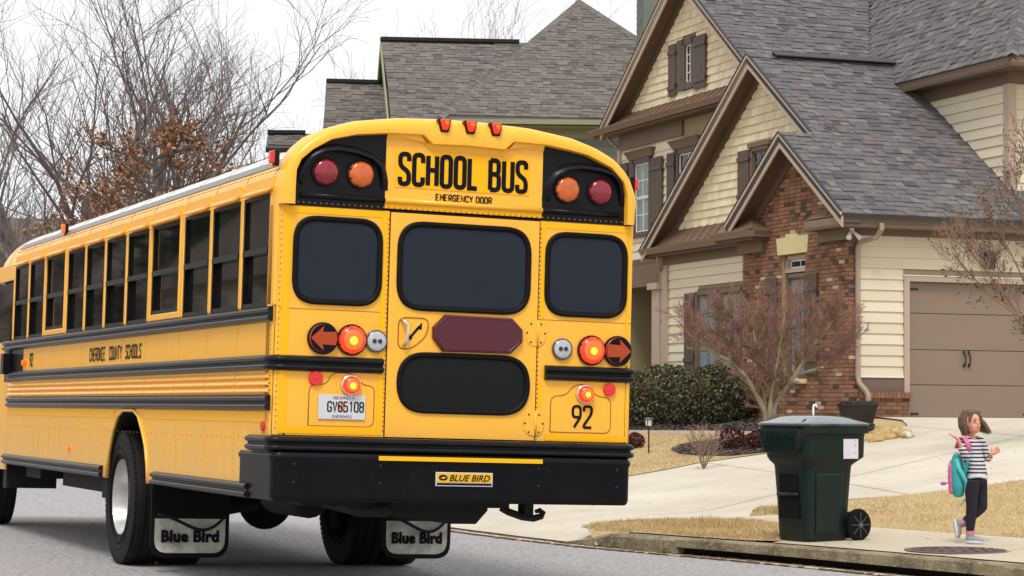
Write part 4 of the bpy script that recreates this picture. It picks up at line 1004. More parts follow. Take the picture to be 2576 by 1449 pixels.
def shingle_rows(poly, zf, along, up, tabs, r=None, exposure=.143, tw=(.12, .27), k=1, lim=None):
    """poly in plan (x, y); along/up plan unit vectors of the course and the uphill direction; makes the tabs of each course"""
    r = r or random.Random(11); A = V(along); Up = V(up)
    h0 = zf(0, 0); sl = zf(Up.x, Up.y) - h0; run = exposure / sqrt(1 + sl * sl)
    pu = [V(p).dot(Up) for p in poly]; pa = [V(p) for p in poly]; u = min(pu); out = []
    n3 = V((-Up.x * sl, -Up.y * sl, 1)).normalized(); up3 = V((Up.x, Up.y, sl)).normalized(); a3 = V((A.x, A.y, 0))
    def span(u0):
        xs = []
        for i in range(len(pa)):
            a, b = pa[i], pa[(i + 1) % len(pa)]; ua, ub = a.dot(Up), b.dot(Up)
            if (ua <= u0) != (ub <= u0): f = (u0 - ua) / (ub - ua); xs.append(a.dot(A) + (b.dot(A) - a.dot(A)) * f)
        xs.sort(); return xs
    row = 0
    while u < max(pu) - .02:
        sp = span(u + run * .5); lo_, hi_ = span(u + run * .02), span(u + run * .98); ok = len(sp) == len(lo_) == len(hi_)
        for q in range(0, len(sp) - 1, 2):
            a0, a1 = sp[q], sp[q + 1]
            if ok: a0, a1 = max(a0, lo_[q], hi_[q]), min(a1, lo_[q + 1], hi_[q + 1])
            a = a0
            base = r.uniform(.35, .6)
            while a < a1 - .01:
                w = min(r.uniform(*tw), a1 - a)
                if a1 - a - w < .06: w = a1 - a
                t = r.choice([.05, .22, .3, .45, .5, .6, .75, .9, 1.0, .55, .4]); th = r.choice([.008, .018])
                c2 = A * (a + w / 2) + Up * (u + run * .5); z = zf(c2.x, c2.y)
                c = V((c2.x, c2.y, z)) + n3 * (.008 + th / 2 + (row % 2) * .0006)
                # tilted so the butt stands proud of the course below
                tilt = (up3 - n3 * .06).normalized()
                out.append((c, a3 * (w / 2 - .003), tilt * exposure * .56, n3 * (.004 + th / 2), min(max(t, .01), 1)))
                a += w
        u += run; row += 1
    return out
def roof_slab(name, pts, th=.16, m=DECK):
    P = [V(p) for p in pts]; n = (P[1] - P[0]).cross(P[2] - P[0]).normalized()
    if n.z < 0: n = -n
    return HM().slab(P, (n.x, n.y, n.z), th).build(name, m, fix=True)
S = []          # all shingles of the house
e0 = (0, 19.006, 4.416); sg = .686
zg = lambda x, y: 4.416 + sg * (y - 19.006)                     # the slope that faces the camera
zg3b = lambda x, y: 5.916 - sg * (y - 21.192)                   # behind the small brick gable
zg2b = lambda x, y: 7.635 - sg * (y - 23.69)
X3, X2, X1 = 13.09, 13.72, 14.10                                # rake planes of the three gables
P = [(X3, 18.98), (17.4, 18.98), (20, 18.98), (20, 19.9), (16.78, 19.9), (16.78, 23.69), (X2, 23.69), (X2, 21.192), (X3, 21.192)]
roof_slab('roof', [(x, y, zg(x, y)) for x, y in [(X3, 18.98), (21, 18.98), (21, 21.192), (X3, 21.192)]], .12)
roof_slab('roof', [(x, y, zg(x, y) - .001) for x, y in [(X2, 21.192), (20, 21.192), (20, 23.69), (X2, 23.69)]], .12)
S += shingle_rows([(X3, 18.98), (20, 18.98), (20, 19.9), (16.78, 19.9), (16.78, 21.192), (X3, 21.192)], zg, (1, 0), (0, 1), 0)
S += shingle_rows([(X2, 21.192), (16.78, 21.192), (16.78, 23.69), (X2, 23.69)], zg, (1, 0), (0, 1), 0)
roof_slab('roof', [(x, y, zg3b(x, y)) for x, y in [(X3, 21.192), (14.2, 21.192), (14.2, 23.30), (X3, 23.30)]], .12)
roof_slab('roof', [(x, y, zg2b(x, y)) for x, y in [(X2, 23.69), (20, 23.69), (20, 28.43), (X2, 28.43)]], .12)
# second, taller gable block behind
AP1 = (27.68, 9.90); s1 = (9.90 - 7.178) / (31.471 - 27.68); z1a = lambda x, y: 9.90 + s1 * (y - 27.68); z1b = lambda x, y: 9.90 - s1 * (y - 27.68)
roof_slab('roof', [(x, y, z1a(x, y)) for x, y in [(X1, 23.89), (19.5, 23.89), (19.5, 27.68), (X1, 27.68)]], .12)
roof_slab('roof', [(x, y, z1b(x, y)) for x, y in [(X1, 27.68), (19.5, 27.68), (19.5, 31.47), (X1, 31.47)]], .12)
ue = (16.35, 19.15, 7.17); su = 1.3; sf = 1.04
zu = lambda x, y: 7.17 + su * (x - 16.35); zf_ = lambda x, y: 7.17 + sf * (y - 19.15)
def vx(y): return 16.35 + (z1a(0, y) - 7.17) / su       # valley between the two
S += shingle_rows([(X1, 23.95), (vx(24.0), 24.0), (vx(27.6), 27.6), (X1, 27.68)], z1a, (1, 0), (0, 1), 0)
roof_slab('roof', [(x, y, zu(x, y)) for x, y in [(16.35, 19.15), (16.35, 27.6), (19.85, 27.6), (19.85, 23.525)]], .12)
roof_slab('roof', [(x, y, zf_(x, y)) for x, y in [(16.35, 19.15), (19.85, 23.525), (26, 23.525), (26, 19.15)]], .12)
S += shingle_rows([(16.35, 19.17), (16.35, 24.0), (vx(27.6), 27.6), (19.85, 27.6), (19.85, 23.525)], zu, (0, 1), (1, 0), 0)
S += shingle_rows([(16.38, 19.15), (19.85, 23.525), (21, 23.5), (21, 19.15)], zf_, (1, 0), (0, 1), 0)
hp('shingle', SHN, S)
# hip and ridge caps
def caps(a, b, name='ridge_cap', w=.13):
    a, b = V(a), V(b); d = (b - a).normalized(); n = int((b - a).length / .15); sd_ = d.cross(V((0, 0, 1))).normalized(); upn = sd_.cross(d); bx = []
    for i in range(n):
        c = a + d * (i + .5) * .15 + upn * .02
        for s_ in (-1, 1):
            u = (sd_ * s_ - upn * .62).normalized(); nn = d.cross(u).normalized()
            if nn.z < 0: nn = -nn
            bx.append((c + u * w * .5, d * .085 - nn * .004, u * w * .5, nn * .006, rnd.choice([.3, .5, .6, 1, .4])))
    return bx
hp('ridge_cap', SHN, caps((16.35, 19.15, 7.19), (19.85, 23.525, 11.73)) + caps((X3, 21.192, 5.93), (X2 + .1, 21.192, 5.93)) + caps((X2, 23.69, 7.65), (17.1, 23.69, 7.65)))
HM().box((X2 + .5, 23.66, 7.62), (16.7, 23.70, 7.735)).build('ridge_vent', mat('ridge_vent_black', (.01, .01, .01, 1), .8))
HM().slab([(X2 + .5, 23.52, 7.66), (X2 + .5, 23.69, 7.755), (16.7, 23.69, 7.755), (16.7, 23.52, 7.66)], (0, -.5, .8), .02).build('ridge_cap', SHN, fix=True)

# --- gables: rake boards, soffits, friezes
def gable(xr, xw, ya, za, sl, yl, yr, rb=.20, deep=True, right=True, left=True):
    """xr rake plane, xw wall plane, apex (ya, za), left foot yl > ya and right foot yr < ya"""
    for sgn, yf, on in ((1, yl, left), (-1, yr, right)):
        if not on: continue
        zf0 = za - sl * abs(yf - ya); n = V((0, sgn * sl, 1)).normalized()
        dv = V((0, 0, rb * sqrt(1 + sl * sl)))
        a, b = V((xr, ya, za + .0)), V((xr, yf, zf0 + .0))
        HM().slab([a, b, b - dv, a - dv], (-1, 0, 0), .03).build('rake_board', TAN, fix=True)
        # thin upper moulding and a black strip painted in as the roof edge's shadow line
        c = V((0, 0, .045)); HM().slab([a + V((-.025, 0, .01)), b + V((-.025, 0, .01)), b - c + V((-.025, 0, 0)), a - c + V((-.025, 0, 0))], (-1, 0, 0), .03).build('rake_moulding', mat('moulding_light', srgb(196, 184, 170), .5), fix=True)
        d = V((0, 0, .022)); HM().slab([a + V((-.04, 0, .03)), b + V((-.04, 0, .03)), b + V((-.04, 0, .012)), a + V((-.04, 0, .012))], (-1, 0, 0), .06).build('edge_shadow', IRONB, fix=True)
        # soffit under the overhang
        q = V((0, 0, -.135 * sqrt(1 + sl * sl)))
        HM().slab([V((xr + .03, ya, za)) + q, V((xr + .03, yf, zf0)) + q, V((xw, yf, zf0)) + q, V((xw, ya, za)) + q], (0, sgn * -sl, -1), .02).build('soffit', SOF, fix=True)
        # frieze against the wall
        fz = .17 * sqrt(1 + sl * sl); y2 = yf - sgn * .35; z2 = za - sl * abs(y2 - ya)
        HM().slab([V((xw - .035, ya, za)) + q, V((xw - .035, y2, z2)) + q, V((xw - .035, y2, z2 - fz)) + q, V((xw - .035, ya, za - fz)) + q], (-1, 0, 0), .03).build('frieze_board', TAN if sgn < 0 else SOF, fix=True)
gable(X3, 13.44, 21.192, 5.93, sg, 23.27, 19.0, left=True)
gable(X2, 14.07, 23.69, 7.65, sg, 28.43, 21.25)
gable(X1, 14.45, 27.68, 9.91, s1, 31.49, 23.9)

# --- walls
def shakes(xw, y0, y1, z0, z1, lim, holes=(), row=.155, rr=None):
    r = rr or random.Random(3); out = []; z = z0; k = 0
    while z < z1 - .03:
        h = row; ya, yb = lim(z + h * .9)
        ya, yb = max(y0, ya), min(y1, yb)
        if yb - ya > .05:
            y = ya
            while y < yb - .005:
                w = min(r.uniform(.09, .24), yb - y)
                if yb - y - w < .05: w = yb - y
                c = y + w / 2
                if not any(a < c < b and p < z + h / 2 < q for a, b, p, q in holes):
                    out.append((V((xw - .016, c, z + h * .5)), V((0, w / 2 - .0028, 0)), V((.012, 0, h / 2 - .001)), V((.012, 0, .001)), r.uniform(.05, 1)))
                y += w
        z += h; k += 1
    return out
def lapped(axis, fixed, a, b, z0, z1, holes=(), row=.178, rr=None, lim=None, out_=(-1, 0)):
    """lap siding boards on a plane x=fixed (axis 'x') or y=fixed; each course split at the holes"""
    r = rr or random.Random(9); out = []; z = z0
    while z < z1 - .02:
        h = min(row, z1 - z); lo, hi = a, b
        if lim: lo, hi = lim(z + h)
        segs = [(lo, hi)]
        for ha, hb, p, q in holes:
            if p < z + h * .5 < q: segs = [s for x, y in segs for s in ((x, min(y, ha)), (max(x, hb), y)) if s[1] - s[0] > .03]
        for x, y in segs:
            if y - x < .03: continue
            c, L = (x + y) / 2, (y - x) / 2; t = r.uniform(.05, 1)
            if axis == 'x': out.append((V((fixed - .012, c, z + h / 2)), V((0, L, 0)), V((.012, 0, h / 2 + .006)), V((.007, 0, 0)), t))
            else: out.append((V((c, fixed - .012, z + h / 2)), V((L, 0, 0)), V((0, .012, h / 2 + .006)), V((0, .007, 0)), t))
        z += h
    return out
# backing walls
HM().box((14.07, 23.2, .9), (14.3, 28.06, 4.3)).build('wall', BACK)
q = HM(); q.slab([(14.075, 23.69 - 4.2, 4.25), (14.075, 23.69 + 4.2, 4.25), (14.075, 23.69, 7.52)], (-1, 0, 0), .2); q.build('gable_wall', BACK, fix=True)
q = HM(); q.slab([(14.455, 24.3, 4.3), (14.455, 31.17, 4.3), (14.455, 31.17, 7.1), (14.455, 27.68, 9.7), (14.455, 24.3, 7.3)], (-1, 0, 0), .2); q.build('gable_wall', BACK, fix=True)
q = HM(); q.box((14.5, 31.0, .9), (22, 31.16, 7.1)); q.build('wall', BACK)
q = HM(); q.box((16.755, 19.86, 4.4), (16.9, 27, 7.0)); q.box((16.755, 19.86, 4.4), (26, 20.0, 7.0)); q.build('wall', BACK)
# garage wall in pieces round the door
GX0, GX1, GZ = 14.585, 17.02, 3.377
q = HM(); q.box((13.52, 19.49, .8), (GX0, 19.6, 4.3)); q.box((GX0, 19.49, GZ), (GX1, 19.6, 4.3)); q.box((GX1, 19.49, .8), (26, 19.6, 4.3)); q.build('wall', BACK)
boards = []
boards += lapped('y', 19.49, 13.62, 14.48, 1.81, 4.11, row=.1775)
boards += lapped('y', 19.49, 14.48, 17.12, 3.46 + .125, 4.11, row=.1775)
boards += lapped('y', 19.49, 17.12, 21, 1.81, 4.11, row=.1775)
boards += lapped('y', 19.86, 16.86, 21, 4.6, 6.82)
def lim_u(z): return (19.97, min(24.0, 19.006 + (z - .05 - 4.416) / sg + .0))
boards += lapped('x', 16.755, 19.97, 24, 4.9, 6.82, lim=lambda z: (19.97, max(19.98, min(23.9, 19.006 + (z - 4.416) / sg + .0))))
boards += lapped('x', 14.07, 23.29, 27.80, .95, 4.09, holes=[(24.4, 26.45, 1.9, 3.56)])
boards += lapped('x', 14.45, 28.0, 31.10, 4.35, 6.70, holes=[(29.46, 30.50, 4.80, 6.46), (27.2, 28.45, 4.8, 6.46)])
hp('siding_board', SID, boards)
SK = shakes(14.07, 19.6, 28.2, 4.74, 7.5, lambda z: (23.69 - (7.36 - z) / sg, 23.69 + (7.36 - z) / sg), holes=[(23.4, 24.16, 4.95, 6.05), (24.16, 24.64, 5.0, 6.02)])
SK += shakes(14.45, 24.5, 31.0, 7.42, 9.7, lambda z: (27.68 - (9.62 - z) / s1, 27.68 + (9.62 - z) / s1), holes=[(27.42, 28.0, 7.55, 8.62)], rr=random.Random(4))
hp('shake', SHK, SK, 300)
# friezes, corner boards, skirt
q = HM(); q.box((13.55, 19.44, 4.105), (21, 19.49, 4.30)); q.build('frieze_board', BRN)
q = HM(); q.box((14.02, 23.29, 4.09), (14.07, 28.06, 4.30)); q.build('frieze_board', BRN)
q = HM(); q.box((14.40, 28.0, 6.68), (14.45, 31.17, 7.0)); q.build('frieze_board', BRN)
q = HM(); q.box((16.705, 19.82, 6.80), (16.755, 24, 7.02)); q.box((16.755, 19.81, 6.80), (21, 19.86, 7.02)); q.build('frieze_board', BRN)
HM().box((16.70, 19.80, 4.6), (16.85, 19.97, 6.80)).build('corner_board', TAN)
HM().box((14.0, 27.80, .9), (14.12, 28.06, 4.09)).build('corner_board', TAN)
HM().box((14.38, 31.08, 4.3), (14.5, 31.2, 6.70)).build('corner_board', TAN)
HM().box((13.62, 19.47, 1.56), (14.48, 19.49, 1.808)).build('skirt_board', BRN)
HM().box((13.66, 19.45, 1.795), (14.49, 19.49, 1.815)).build('water_table', WHT)

# --- bricks of the projecting gable and the knee wall under the garage siding
XB, YB0, YB1 = 13.44, 19.44, 23.29
WOP = (20.92, 21.80, 1.78, 3.90)
q = HM(); q.box((XB + .02, YB0 + .02, .5), (13.62, 19.6, 4.3)); q.box((XB + .02, 19.6, .5), (14.1, WOP[0], 4.3)); q.box((XB + .02, WOP[1], .5), (14.1, YB1, 4.3)); q.box((XB + .02, WOP[0], .5), (14.1, WOP[1], WOP[2])); q.box((XB + .02, WOP[0], WOP[3]), (14.1, WOP[1], 4.3))
q.slab([(XB + .02, 19.55, 4.3), (XB + .02, 22.85, 4.3), (XB + .02, 21.192, 5.75)], (-1, 0, 0), .2)
q.box((13.605, 19.40, .5), (14.56, 19.49, 1.46)); q.build('brick_backing', MORT, fix=False)
bk = []; rb = random.Random(21)
def brick_face(ax, fixed, a, b, z0, z1, lim=None, holes=(), L=.203, hgt=.0677, dep=.02):
    z = z0; k = 0; g = .012
    while z < z1 - .03:
        lo, hi = (a, b) if not lim else lim(z + hgt)
        lo, hi = max(lo, a), min(hi, b); y = lo - (L / 2 if k % 2 else 0)
        while y < hi - .01:
            y0, y1 = max(y, lo), min(y + L, hi); zc_ = z + hgt / 2
            for ha, hb, p, q_ in holes:
                if p < zc_ < q_:
                    if y0 < ha < y1: y1 = ha
                    elif ha <= y0 < hb: y0 = min(hb, y1)
            if y1 - y0 > .03:
                t = rb.choice([.02, .12, .3, .35, .45, .5, .55, .6, .65, .7, .75, .8, .4, .55]) + rb.uniform(-.05, .05)
                if rb.random() < .035: t = 1
                pr = rb.uniform(-.003, .004)
                if ax == 'x': bk.append((V((fixed + dep / 2 - pr, (y0 + y1) / 2, zc_)), V((0, (y1 - y0 - g) / 2, 0)), V((0, 0, (hgt - g) / 2)), V((dep / 2 + .004, 0, 0)), max(t, .01)))
                else: bk.append((V(((y0 + y1) / 2, fixed + dep / 2 - pr, zc_)), V(((y1 - y0 - g) / 2, 0, 0)), V((0, 0, (hgt - g) / 2)), V((0, dep / 2 + .004, 0)), max(t, .01)))
            y += L
        z += hgt; k += 1
KEY = (20.78, 21.98, 3.905, 4.22)
brick_face('x', XB, YB0, YB1, 1.0, 5.75, lim=lambda z: (YB0, YB1) if z < 4.3 else (21.192 - (5.80 - z) / sg + .03, 21.192 + (5.80 - z) / sg - .03), holes=[WOP, (20.85, 21.9, 3.9, 4.22)])
brick_face('y', YB0, XB + .01, 13.64, 1.0, 4.15)
brick_face('y', 19.38, 13.60, 14.55, 1.0, 1.46)
for k in range(13):      # soldier course cap
    x = 13.62 + k * .073; bk.append((V((x + .036, 19.36, 1.51)), V((.032, 0, 0)), V((0, 0, .048)), V((0, .04, 0)), rb.uniform(.4, .75)))
hp('brick', BRK, bk)
# limestone lintel of three blocks and a sill
for a, b, t in ((20.79, 21.18, 0), (21.18, 21.60, 1), (21.60, 21.97, 0)):
    o_ = .05 if t else 0; k0 = .05 if a < 20.8 else 0; k1 = .06 if b > 21.9 else 0
    HM().slab([(XB - .015 - .01 * t, a + k0, 3.905), (XB - .015 - .01 * t, b - k1, 3.905), (XB - .015 - .01 * t, b, 4.20 + o_), (XB - .015 - .01 * t, a, 4.20 + o_)], (-1, 0, 0), .08).build('keystone' if t else 'lintel_block', LIME, fix=True, bevel=.006)
HM().box((XB - .06, 20.84, 1.70), (XB + .1, 21.88, 1.78)).build('window_sill', LIME, bevel=.008)
def shutter(x, y0, y1, z0, z1):
    n = 4; w = (y1 - y0) / n; o = HM().box((x - .02, y0, z0), (x, y1, z1)).build('shutter', SHUT)
    for i in range(n): HM().box((x - .032, y0 + i * w + .006, z0), (x - .02, y0 + (i + 1) * w - .006, z1)).build('shutter_board', SHUT, o)
    L = z1 - z0
    for z in (z0 + L * .12, z1 - L * .12 - .08): HM().box((x - .052, y0 - .005, z), (x - .032, y1 + .005, z + .08)).build('batten', SHUT, o)
    for z in (z0 + L * .2, z1 - L * .2): HM().box((x - .04, y0 - .05, z), (x - .01, y0, z + .03)).build('shutter_hinge', IRONB, o)
def window(x, y0, y1, z0, z1, cols, rows_top, rows_bot, fw=.07, split=.5, inner=WHT, rec=.0, glass=GLS, curtain=True, fm=TAN):
    q = HM()
    q.box((x - .03, y0, z0), (x + .05, y0 + fw, z1)); q.box((x - .03, y1 - fw, z0), (x + .05, y1, z1)); q.box((x - .03, y0, z1 - fw), (x + .05, y1, z1)); q.box((x - .04, y0 - .02, z0), (x + .05, y1 + .02, z0 + fw))
    o = q.build('window', fm)
    a, b = y0 + fw, y1 - fw; zz0, zz1 = z0 + fw, z1 - fw; zm = zz0 + (zz1 - zz0) * split
    zones = [(zz0, zm, rows_bot, .0), (zm, zz1, rows_top, -.012)] if split < 1 else [(zz0, zz1, rows_top, 0)]
    for p, r, rows, dx in zones:
        s = HM(); sw = .03; X = x + .02 + dx
        s.box((X, a, p), (X + .02, a + sw, r)); s.box((X, b - sw, p), (X + .02, b, r)); s.box((X, a, r - sw), (X + .02, b, r)); s.box((X, a, p), (X + .02, b, p + sw)); s.build('sash', inner, o)
        ny, nz = cols, rows
        for i in range(ny):
            for j in range(nz):
                u0 = a + sw + (b - a - 2 * sw) * i / ny; u1 = a + sw + (b - a - 2 * sw) * (i + 1) / ny; v0 = p + sw + (r - p - 2 * sw) * j / nz; v1 = p + sw + (r - p - 2 * sw) * (j + 1) / nz
                HM().box((X + .012, u0 + .006, v0 + .006), (X + .016, u1 - .006, v1 - .006)).build('pane', CURT if curtain else glass, o)
        if ny * nz > 1:
            m = HM()
            for i in range(1, ny): u = a + sw + (b - a - 2 * sw) * i / ny; m.box((X + .002, u - .008, p), (X + .014, u + .008, r))
            for j in range(1, nz): v = p + sw + (r - p - 2 * sw) * j / nz; m.box((X + .004, a, v - .008), (X + .014, b, v + .008))
            m.build('muntin', inner, o)
    return o
# window in the brick wall: transom over a tall sash
HM().box((XB + .20, 20.92, 1.78), (XB + .22, 21.80, 3.9)).build('window_recess', IRONB)
window(XB + .12, 20.93, 21.79, 3.60, 3.89, 2, 1, 1, split=1.0, curtain=False)
window(XB + .12, 20.93, 21.79, 1.78, 3.58, 2, 3, 3, fm=BRN, curtain=True, inner=BRN)
shutter(XB - .01, 20.44, 20.90, 1.86, 3.53); shutter(XB - .01, 21.92, 22.36, 1.86, 3.53)
# big window behind the maple
HM().box((14.04, 24.35, 1.9), (14.06, 26.45, 3.56)).build('window_surround', BRN)
window(14.0, 24.40, 25.40, 1.95, 3.5, 2, 2, 2, inner=BRN, fm=BRN); window(14.0, 25.42, 26.42, 1.95, 3.5, 2, 2, 2, inner=BRN, fm=BRN)
shutter(14.0, 26.48, 26.92, 1.98, 3.48)
# small window of the middle gable and its shutter
window(14.04, 23.42, 24.16, 5.0, 6.02, 2, 2, 2, curtain=False, inner=BRN, fm=BRN); shutter(14.02, 24.18, 24.64, 5.0, 6.0)
HM().box((13.98, 23.35, 6.02), (14.05, 24.22, 6.10)).build('window_cap', BRN)
# attic window of the tall gable
window(14.42, 27.42, 28.0, 7.58, 8.60, 2, 4, 4, split=1.0, curtain=False, fw=.13, fm=SHUT)
shutter(14.40, 26.86, 27.40, 7.52, 8.56); shutter(14.40, 28.26, 28.60, 7.52, 8.56) ; HM().box((14.39, 27.98, 7.58), (14.44, 28.24, 8.60)).build('window_surround', SHUT)
# upper windows of the tall block
window(14.42, 29.50, 30.44, 4.80, 6.42, 2, 2, 2, fw=.10, fm=SHUT)
shutter(14.40, 28.90, 29.44, 4.85, 6.37); shutter(14.40, 30.66, 31.04, 4.85, 6.40); HM().box((14.39, 30.42, 4.8), (14.44, 30.62, 6.42)).build('window_surround', SHUT)
window(14.42, 27.2, 28.25, 4.80, 6.42, 2, 2, 2, fw=.10, fm=SHUT, curtain=False); shutter(14.40, 28.30, 28.66, 4.85, 6.38)
for y0, y1 in ((29.32, 30.72), (27.1, 28.5)):
    q = HM(); q.loft([[(14.45, y0 + .10, 6.43), (14.39, y0 + .10, 6.43), (14.39, y1 - .10, 6.43), (14.45, y1 - .10, 6.43)], [(14.45, y0 + .02, 6.55), (14.34, y0 + .02, 6.55), (14.34, y1 - .02, 6.55), (14.45, y1 - .02, 6.55)],
                    [(14.45, y0, 6.60), (14.30, y0, 6.60), (14.30, y1, 6.60), (14.45, y1, 6.60)]]); q.build('window_crown', BRN, fix=True)

# --- metal pent roofs, eaves and gutters
def pent(xw, xo, y0, y1, zt, zb, step=.34):
    o = HM().slab([(xw, y0, zt), (xo, y0, zb), (xo, y1, zb), (xw, y1, zt)], (-1, 0, 1), .05).build('pent_roof', MET, fix=True)
    y = y0 + .1
    while y < y1:
        HM().bar((xw, y, zt + .012), (xo + .01, y, zb + .012), .022, .03).build('standing_seam', MET, o); y += step
def gutter(pts, name='roof_gutter', w=.12, h=.12):
    """K shaped gutter along a path with its outer side to the left of travel"""
    rings = []; P = [V(p) for p in pts]
    for i, p in enumerate(P):
        d0 = (P[i] - P[i - 1]).normalized() if i else None; d1 = (P[i + 1] - P[i]).normalized() if i < len(P) - 1 else None
        a = d0 or d1; b = d1 or d0; na = V((-a.y, a.x, 0)); nb = V((-b.y, b.x, 0)); n = (na + nb).normalized(); n = n / max(n.dot(na), .4)
        rings.append([p + n * o_ + V((0, 0, z)) for o_, z in ((0, 0), (w * .55, 0), (w * .62, h * .35), (w * .92, h * .7), (w, h * .82), (w, h), (w * .9, h), (w * .88, h * .9), (0, h * .9))])
    q = HM(); q.loft(rings); return q.build(name, GUT, fix=True, auto=35)
pent(14.07, 13.80, 24.2, 28.43, 4.78, 4.45)
gutter([(13.80, 28.50, 4.30), (13.80, 23.6, 4.30)][::-1])
HM().box((13.80, 23.3, 4.25), (14.07, 28.43, 4.30)).build('eave_soffit', SOF); HM().box((13.78, 23.3, 4.30), (13.80, 28.43, 4.44)).build('fascia', BRN)
pent(14.45, 14.15, 24.6, 31.5, 7.44, 7.20); gutter([(14.12, 24.5, 7.05), (14.12, 31.95, 7.05)])
HM().box((14.12, 24.0, 7.0), (14.45, 31.9, 7.06)).build('eave_soffit', SOF); HM().box((14.10, 24.0, 7.05), (14.12, 31.9, 7.20)).build('fascia', BRN)
# garage eave
gutter([(13.12, 20.35, 4.25), (13.12, 19.02, 4.25), (21, 19.02, 4.25)][::-1][::1], w=-.11, h=.13)
HM().box((13.12, 19.02, 4.20), (21, 19.49, 4.25)).build('eave_soffit', SOF); HM().box((13.12, 19.02, 4.25), (21, 19.04, 4.38)).build('fascia', BRN)
HM().box((13.12, 19.49, 4.20), (13.44, 20.33, 4.25)).build('eave_soffit', SOF)
q = HM(); q.box((13.34, 19.34, 4.02), (13.50, 20.30, 4.20)); q.build('cornice_board', BRN)
q = HM(); q.add([(13.12, 19.02, 4.385), (13.12, 20.35, 4.385), (13.44, 20.30, 4.385), (13.44, 19.02, 4.385), (13.44, 19.40, 4.66), (13.44, 19.9, 4.66)], [(0, 3, 4), (0, 4, 5, 1), (1, 5, 2), (0, 1, 2, 3), (2, 5, 4, 3)]); q.build('return_roof', MET, fix=True)
for y in (19.55, 19.75): HM().bar((13.14, y - .1, 4.40), (13.435, y, 4.66), .02, .03).build('standing_seam', MET)
# left eave return of the brick gable
HM().box((13.10, 22.25, 4.20), (13.46, 23.7, 4.25)).build('eave_soffit', SOF)
q = HM(); q.box((13.34, 22.35, 4.00), (13.50, 23.30, 4.20)); q.build('cornice_board', BRN)
gutter([(13.10, 22.25, 4.25), (13.10, 23.75, 4.25)], h=.13); gutter([(13.44, 22.25, 4.25), (13.10, 22.25, 4.25)], h=.13)
q = HM(); q.add([(13.08, 22.25, 4.385), (13.08, 23.7, 4.385), (13.44, 23.6, 4.385), (13.44, 22.25, 4.385), (13.44, 22.85, 4.68), (13.44, 23.35, 4.68)], [(0, 3, 4), (0, 4, 5, 1), (1, 5, 2), (0, 1, 2, 3), (2, 5, 4, 3)]); q.build('return_roof', MET, fix=True)
for y in (22.95, 23.2): HM().bar((13.10, y, 4.40), (13.435, y, 4.68), .02, .03).build('standing_seam', MET)
# upper block eave
gutter([(16.37, 23.3, 7.06), (16.37, 19.17, 7.06), (21, 19.17, 7.06)][::-1], w=-.12)
HM().box((16.37, 19.17, 7.0), (16.76, 24, 7.06)).build('eave_soffit', SOF); HM().box((16.76, 19.17, 7.0), (21, 19.86, 7.06)).build('eave_soffit', SOF)
HM().box((16.365, 19.17, 7.04), (16.38, 24, 7.18)).build('fascia', BRN)
# downspouts
def spout(pts, w=.075, d=.055, m=DSPT):
    q = HM(); P = [V(p) for p in pts]; rings = []
    for i, p in enumerate(P):
        dd = (P[min(i + 1, len(P) - 1)] - P[max(i - 1, 0)]).normalized(); a = V((1, 0, 0)) - dd * dd.x
        a.normalize(); b = dd.cross(a); rings.append([p + a * x * w / 2 + b * y * d / 2 for x, y in ((-1, -1), (1, -1), (1, 1), (-1, 1))])
    q.loft(rings); return q.build('downspout', m, fix=True, bevel=.006)
spout([(13.80, 18.98, 4.27), (13.80, 18.98, 4.17), (13.78, 19.10, 4.05), (13.62, 19.34, 3.98), (13.60, 19.40, 3.9), (13.60, 19.40, 1.80), (13.605, 19.36, 1.70), (13.66, 19.24, 1.58), (13.68, 19.20, 1.50), (13.68, 19.20, 1.2)])
spout([(16.62, 22.85, 7.06), (16.60, 22.86, 6.98), (16.55, 22.86, 6.90), (16.43, 22.86, 6.87)], w=.09)
spout([(13.84, 27.9, 4.28), (13.90, 27.95, 4.1), (14.02, 28.1, 3.95), (14.02, 28.1, 3.0)], w=.06)
spout([(14.2, 31.4, 7.05), (14.3, 31.35, 6.9), (14.42, 31.22, 6.75), (14.42, 31.22, 4.4)], w=.06)
spout([(13.74, 23.9, 4.28), (13.80, 23.75, 4.18), (13.9, 23.5, 4.08)], w=.06)
# --- porch at the far left of the house
HM().box((13.95, 28.10, .9), (14.15, 28.42, 3.75)).build('porch_column', TAN, bevel=.01)
HM().box((13.88, 28.06, 3.62), (14.2, 28.5, 3.75)).build('column_capital', TAN, bevel=.01)
HM().box((14.3, 28.1, 3.75), (14.7, 33, 4.2)).build('porch_beam', BRN); gutter([(14.4, 28.7, 4.2), (14.4, 33, 4.2)])
HM().slab([(14.4, 28.1, 4.32), (14.4, 33, 4.32), (15.6, 33, 4.7), (15.6, 28.1, 4.7)], (0, 0, 1), .05).build('porch_roof', DECK, fix=True)
bk = []
q = HM(); q.box((16.02, 28, .9), (16.2, 33.5, 4.3)); q.build('porch_wall', MORT); q = HM(); q.box((14.1, 28.0, .9), (16.2, 28.1, 4.2)); q.build('porch_wall', BRN)
brick_face('x', 16.0, 28.1, 33.0, 1.1, 3.9); q = HM()
for c, u, v, w, t in bk: q.obox(c, u, v, w, t)
o = q.build('porch_brickwork', BRK); o['kind'] = 'stuff'
HM().box((14.1, 28.1, .9), (16.1, 33, 1.12)).build('porch_floor', CONC2)

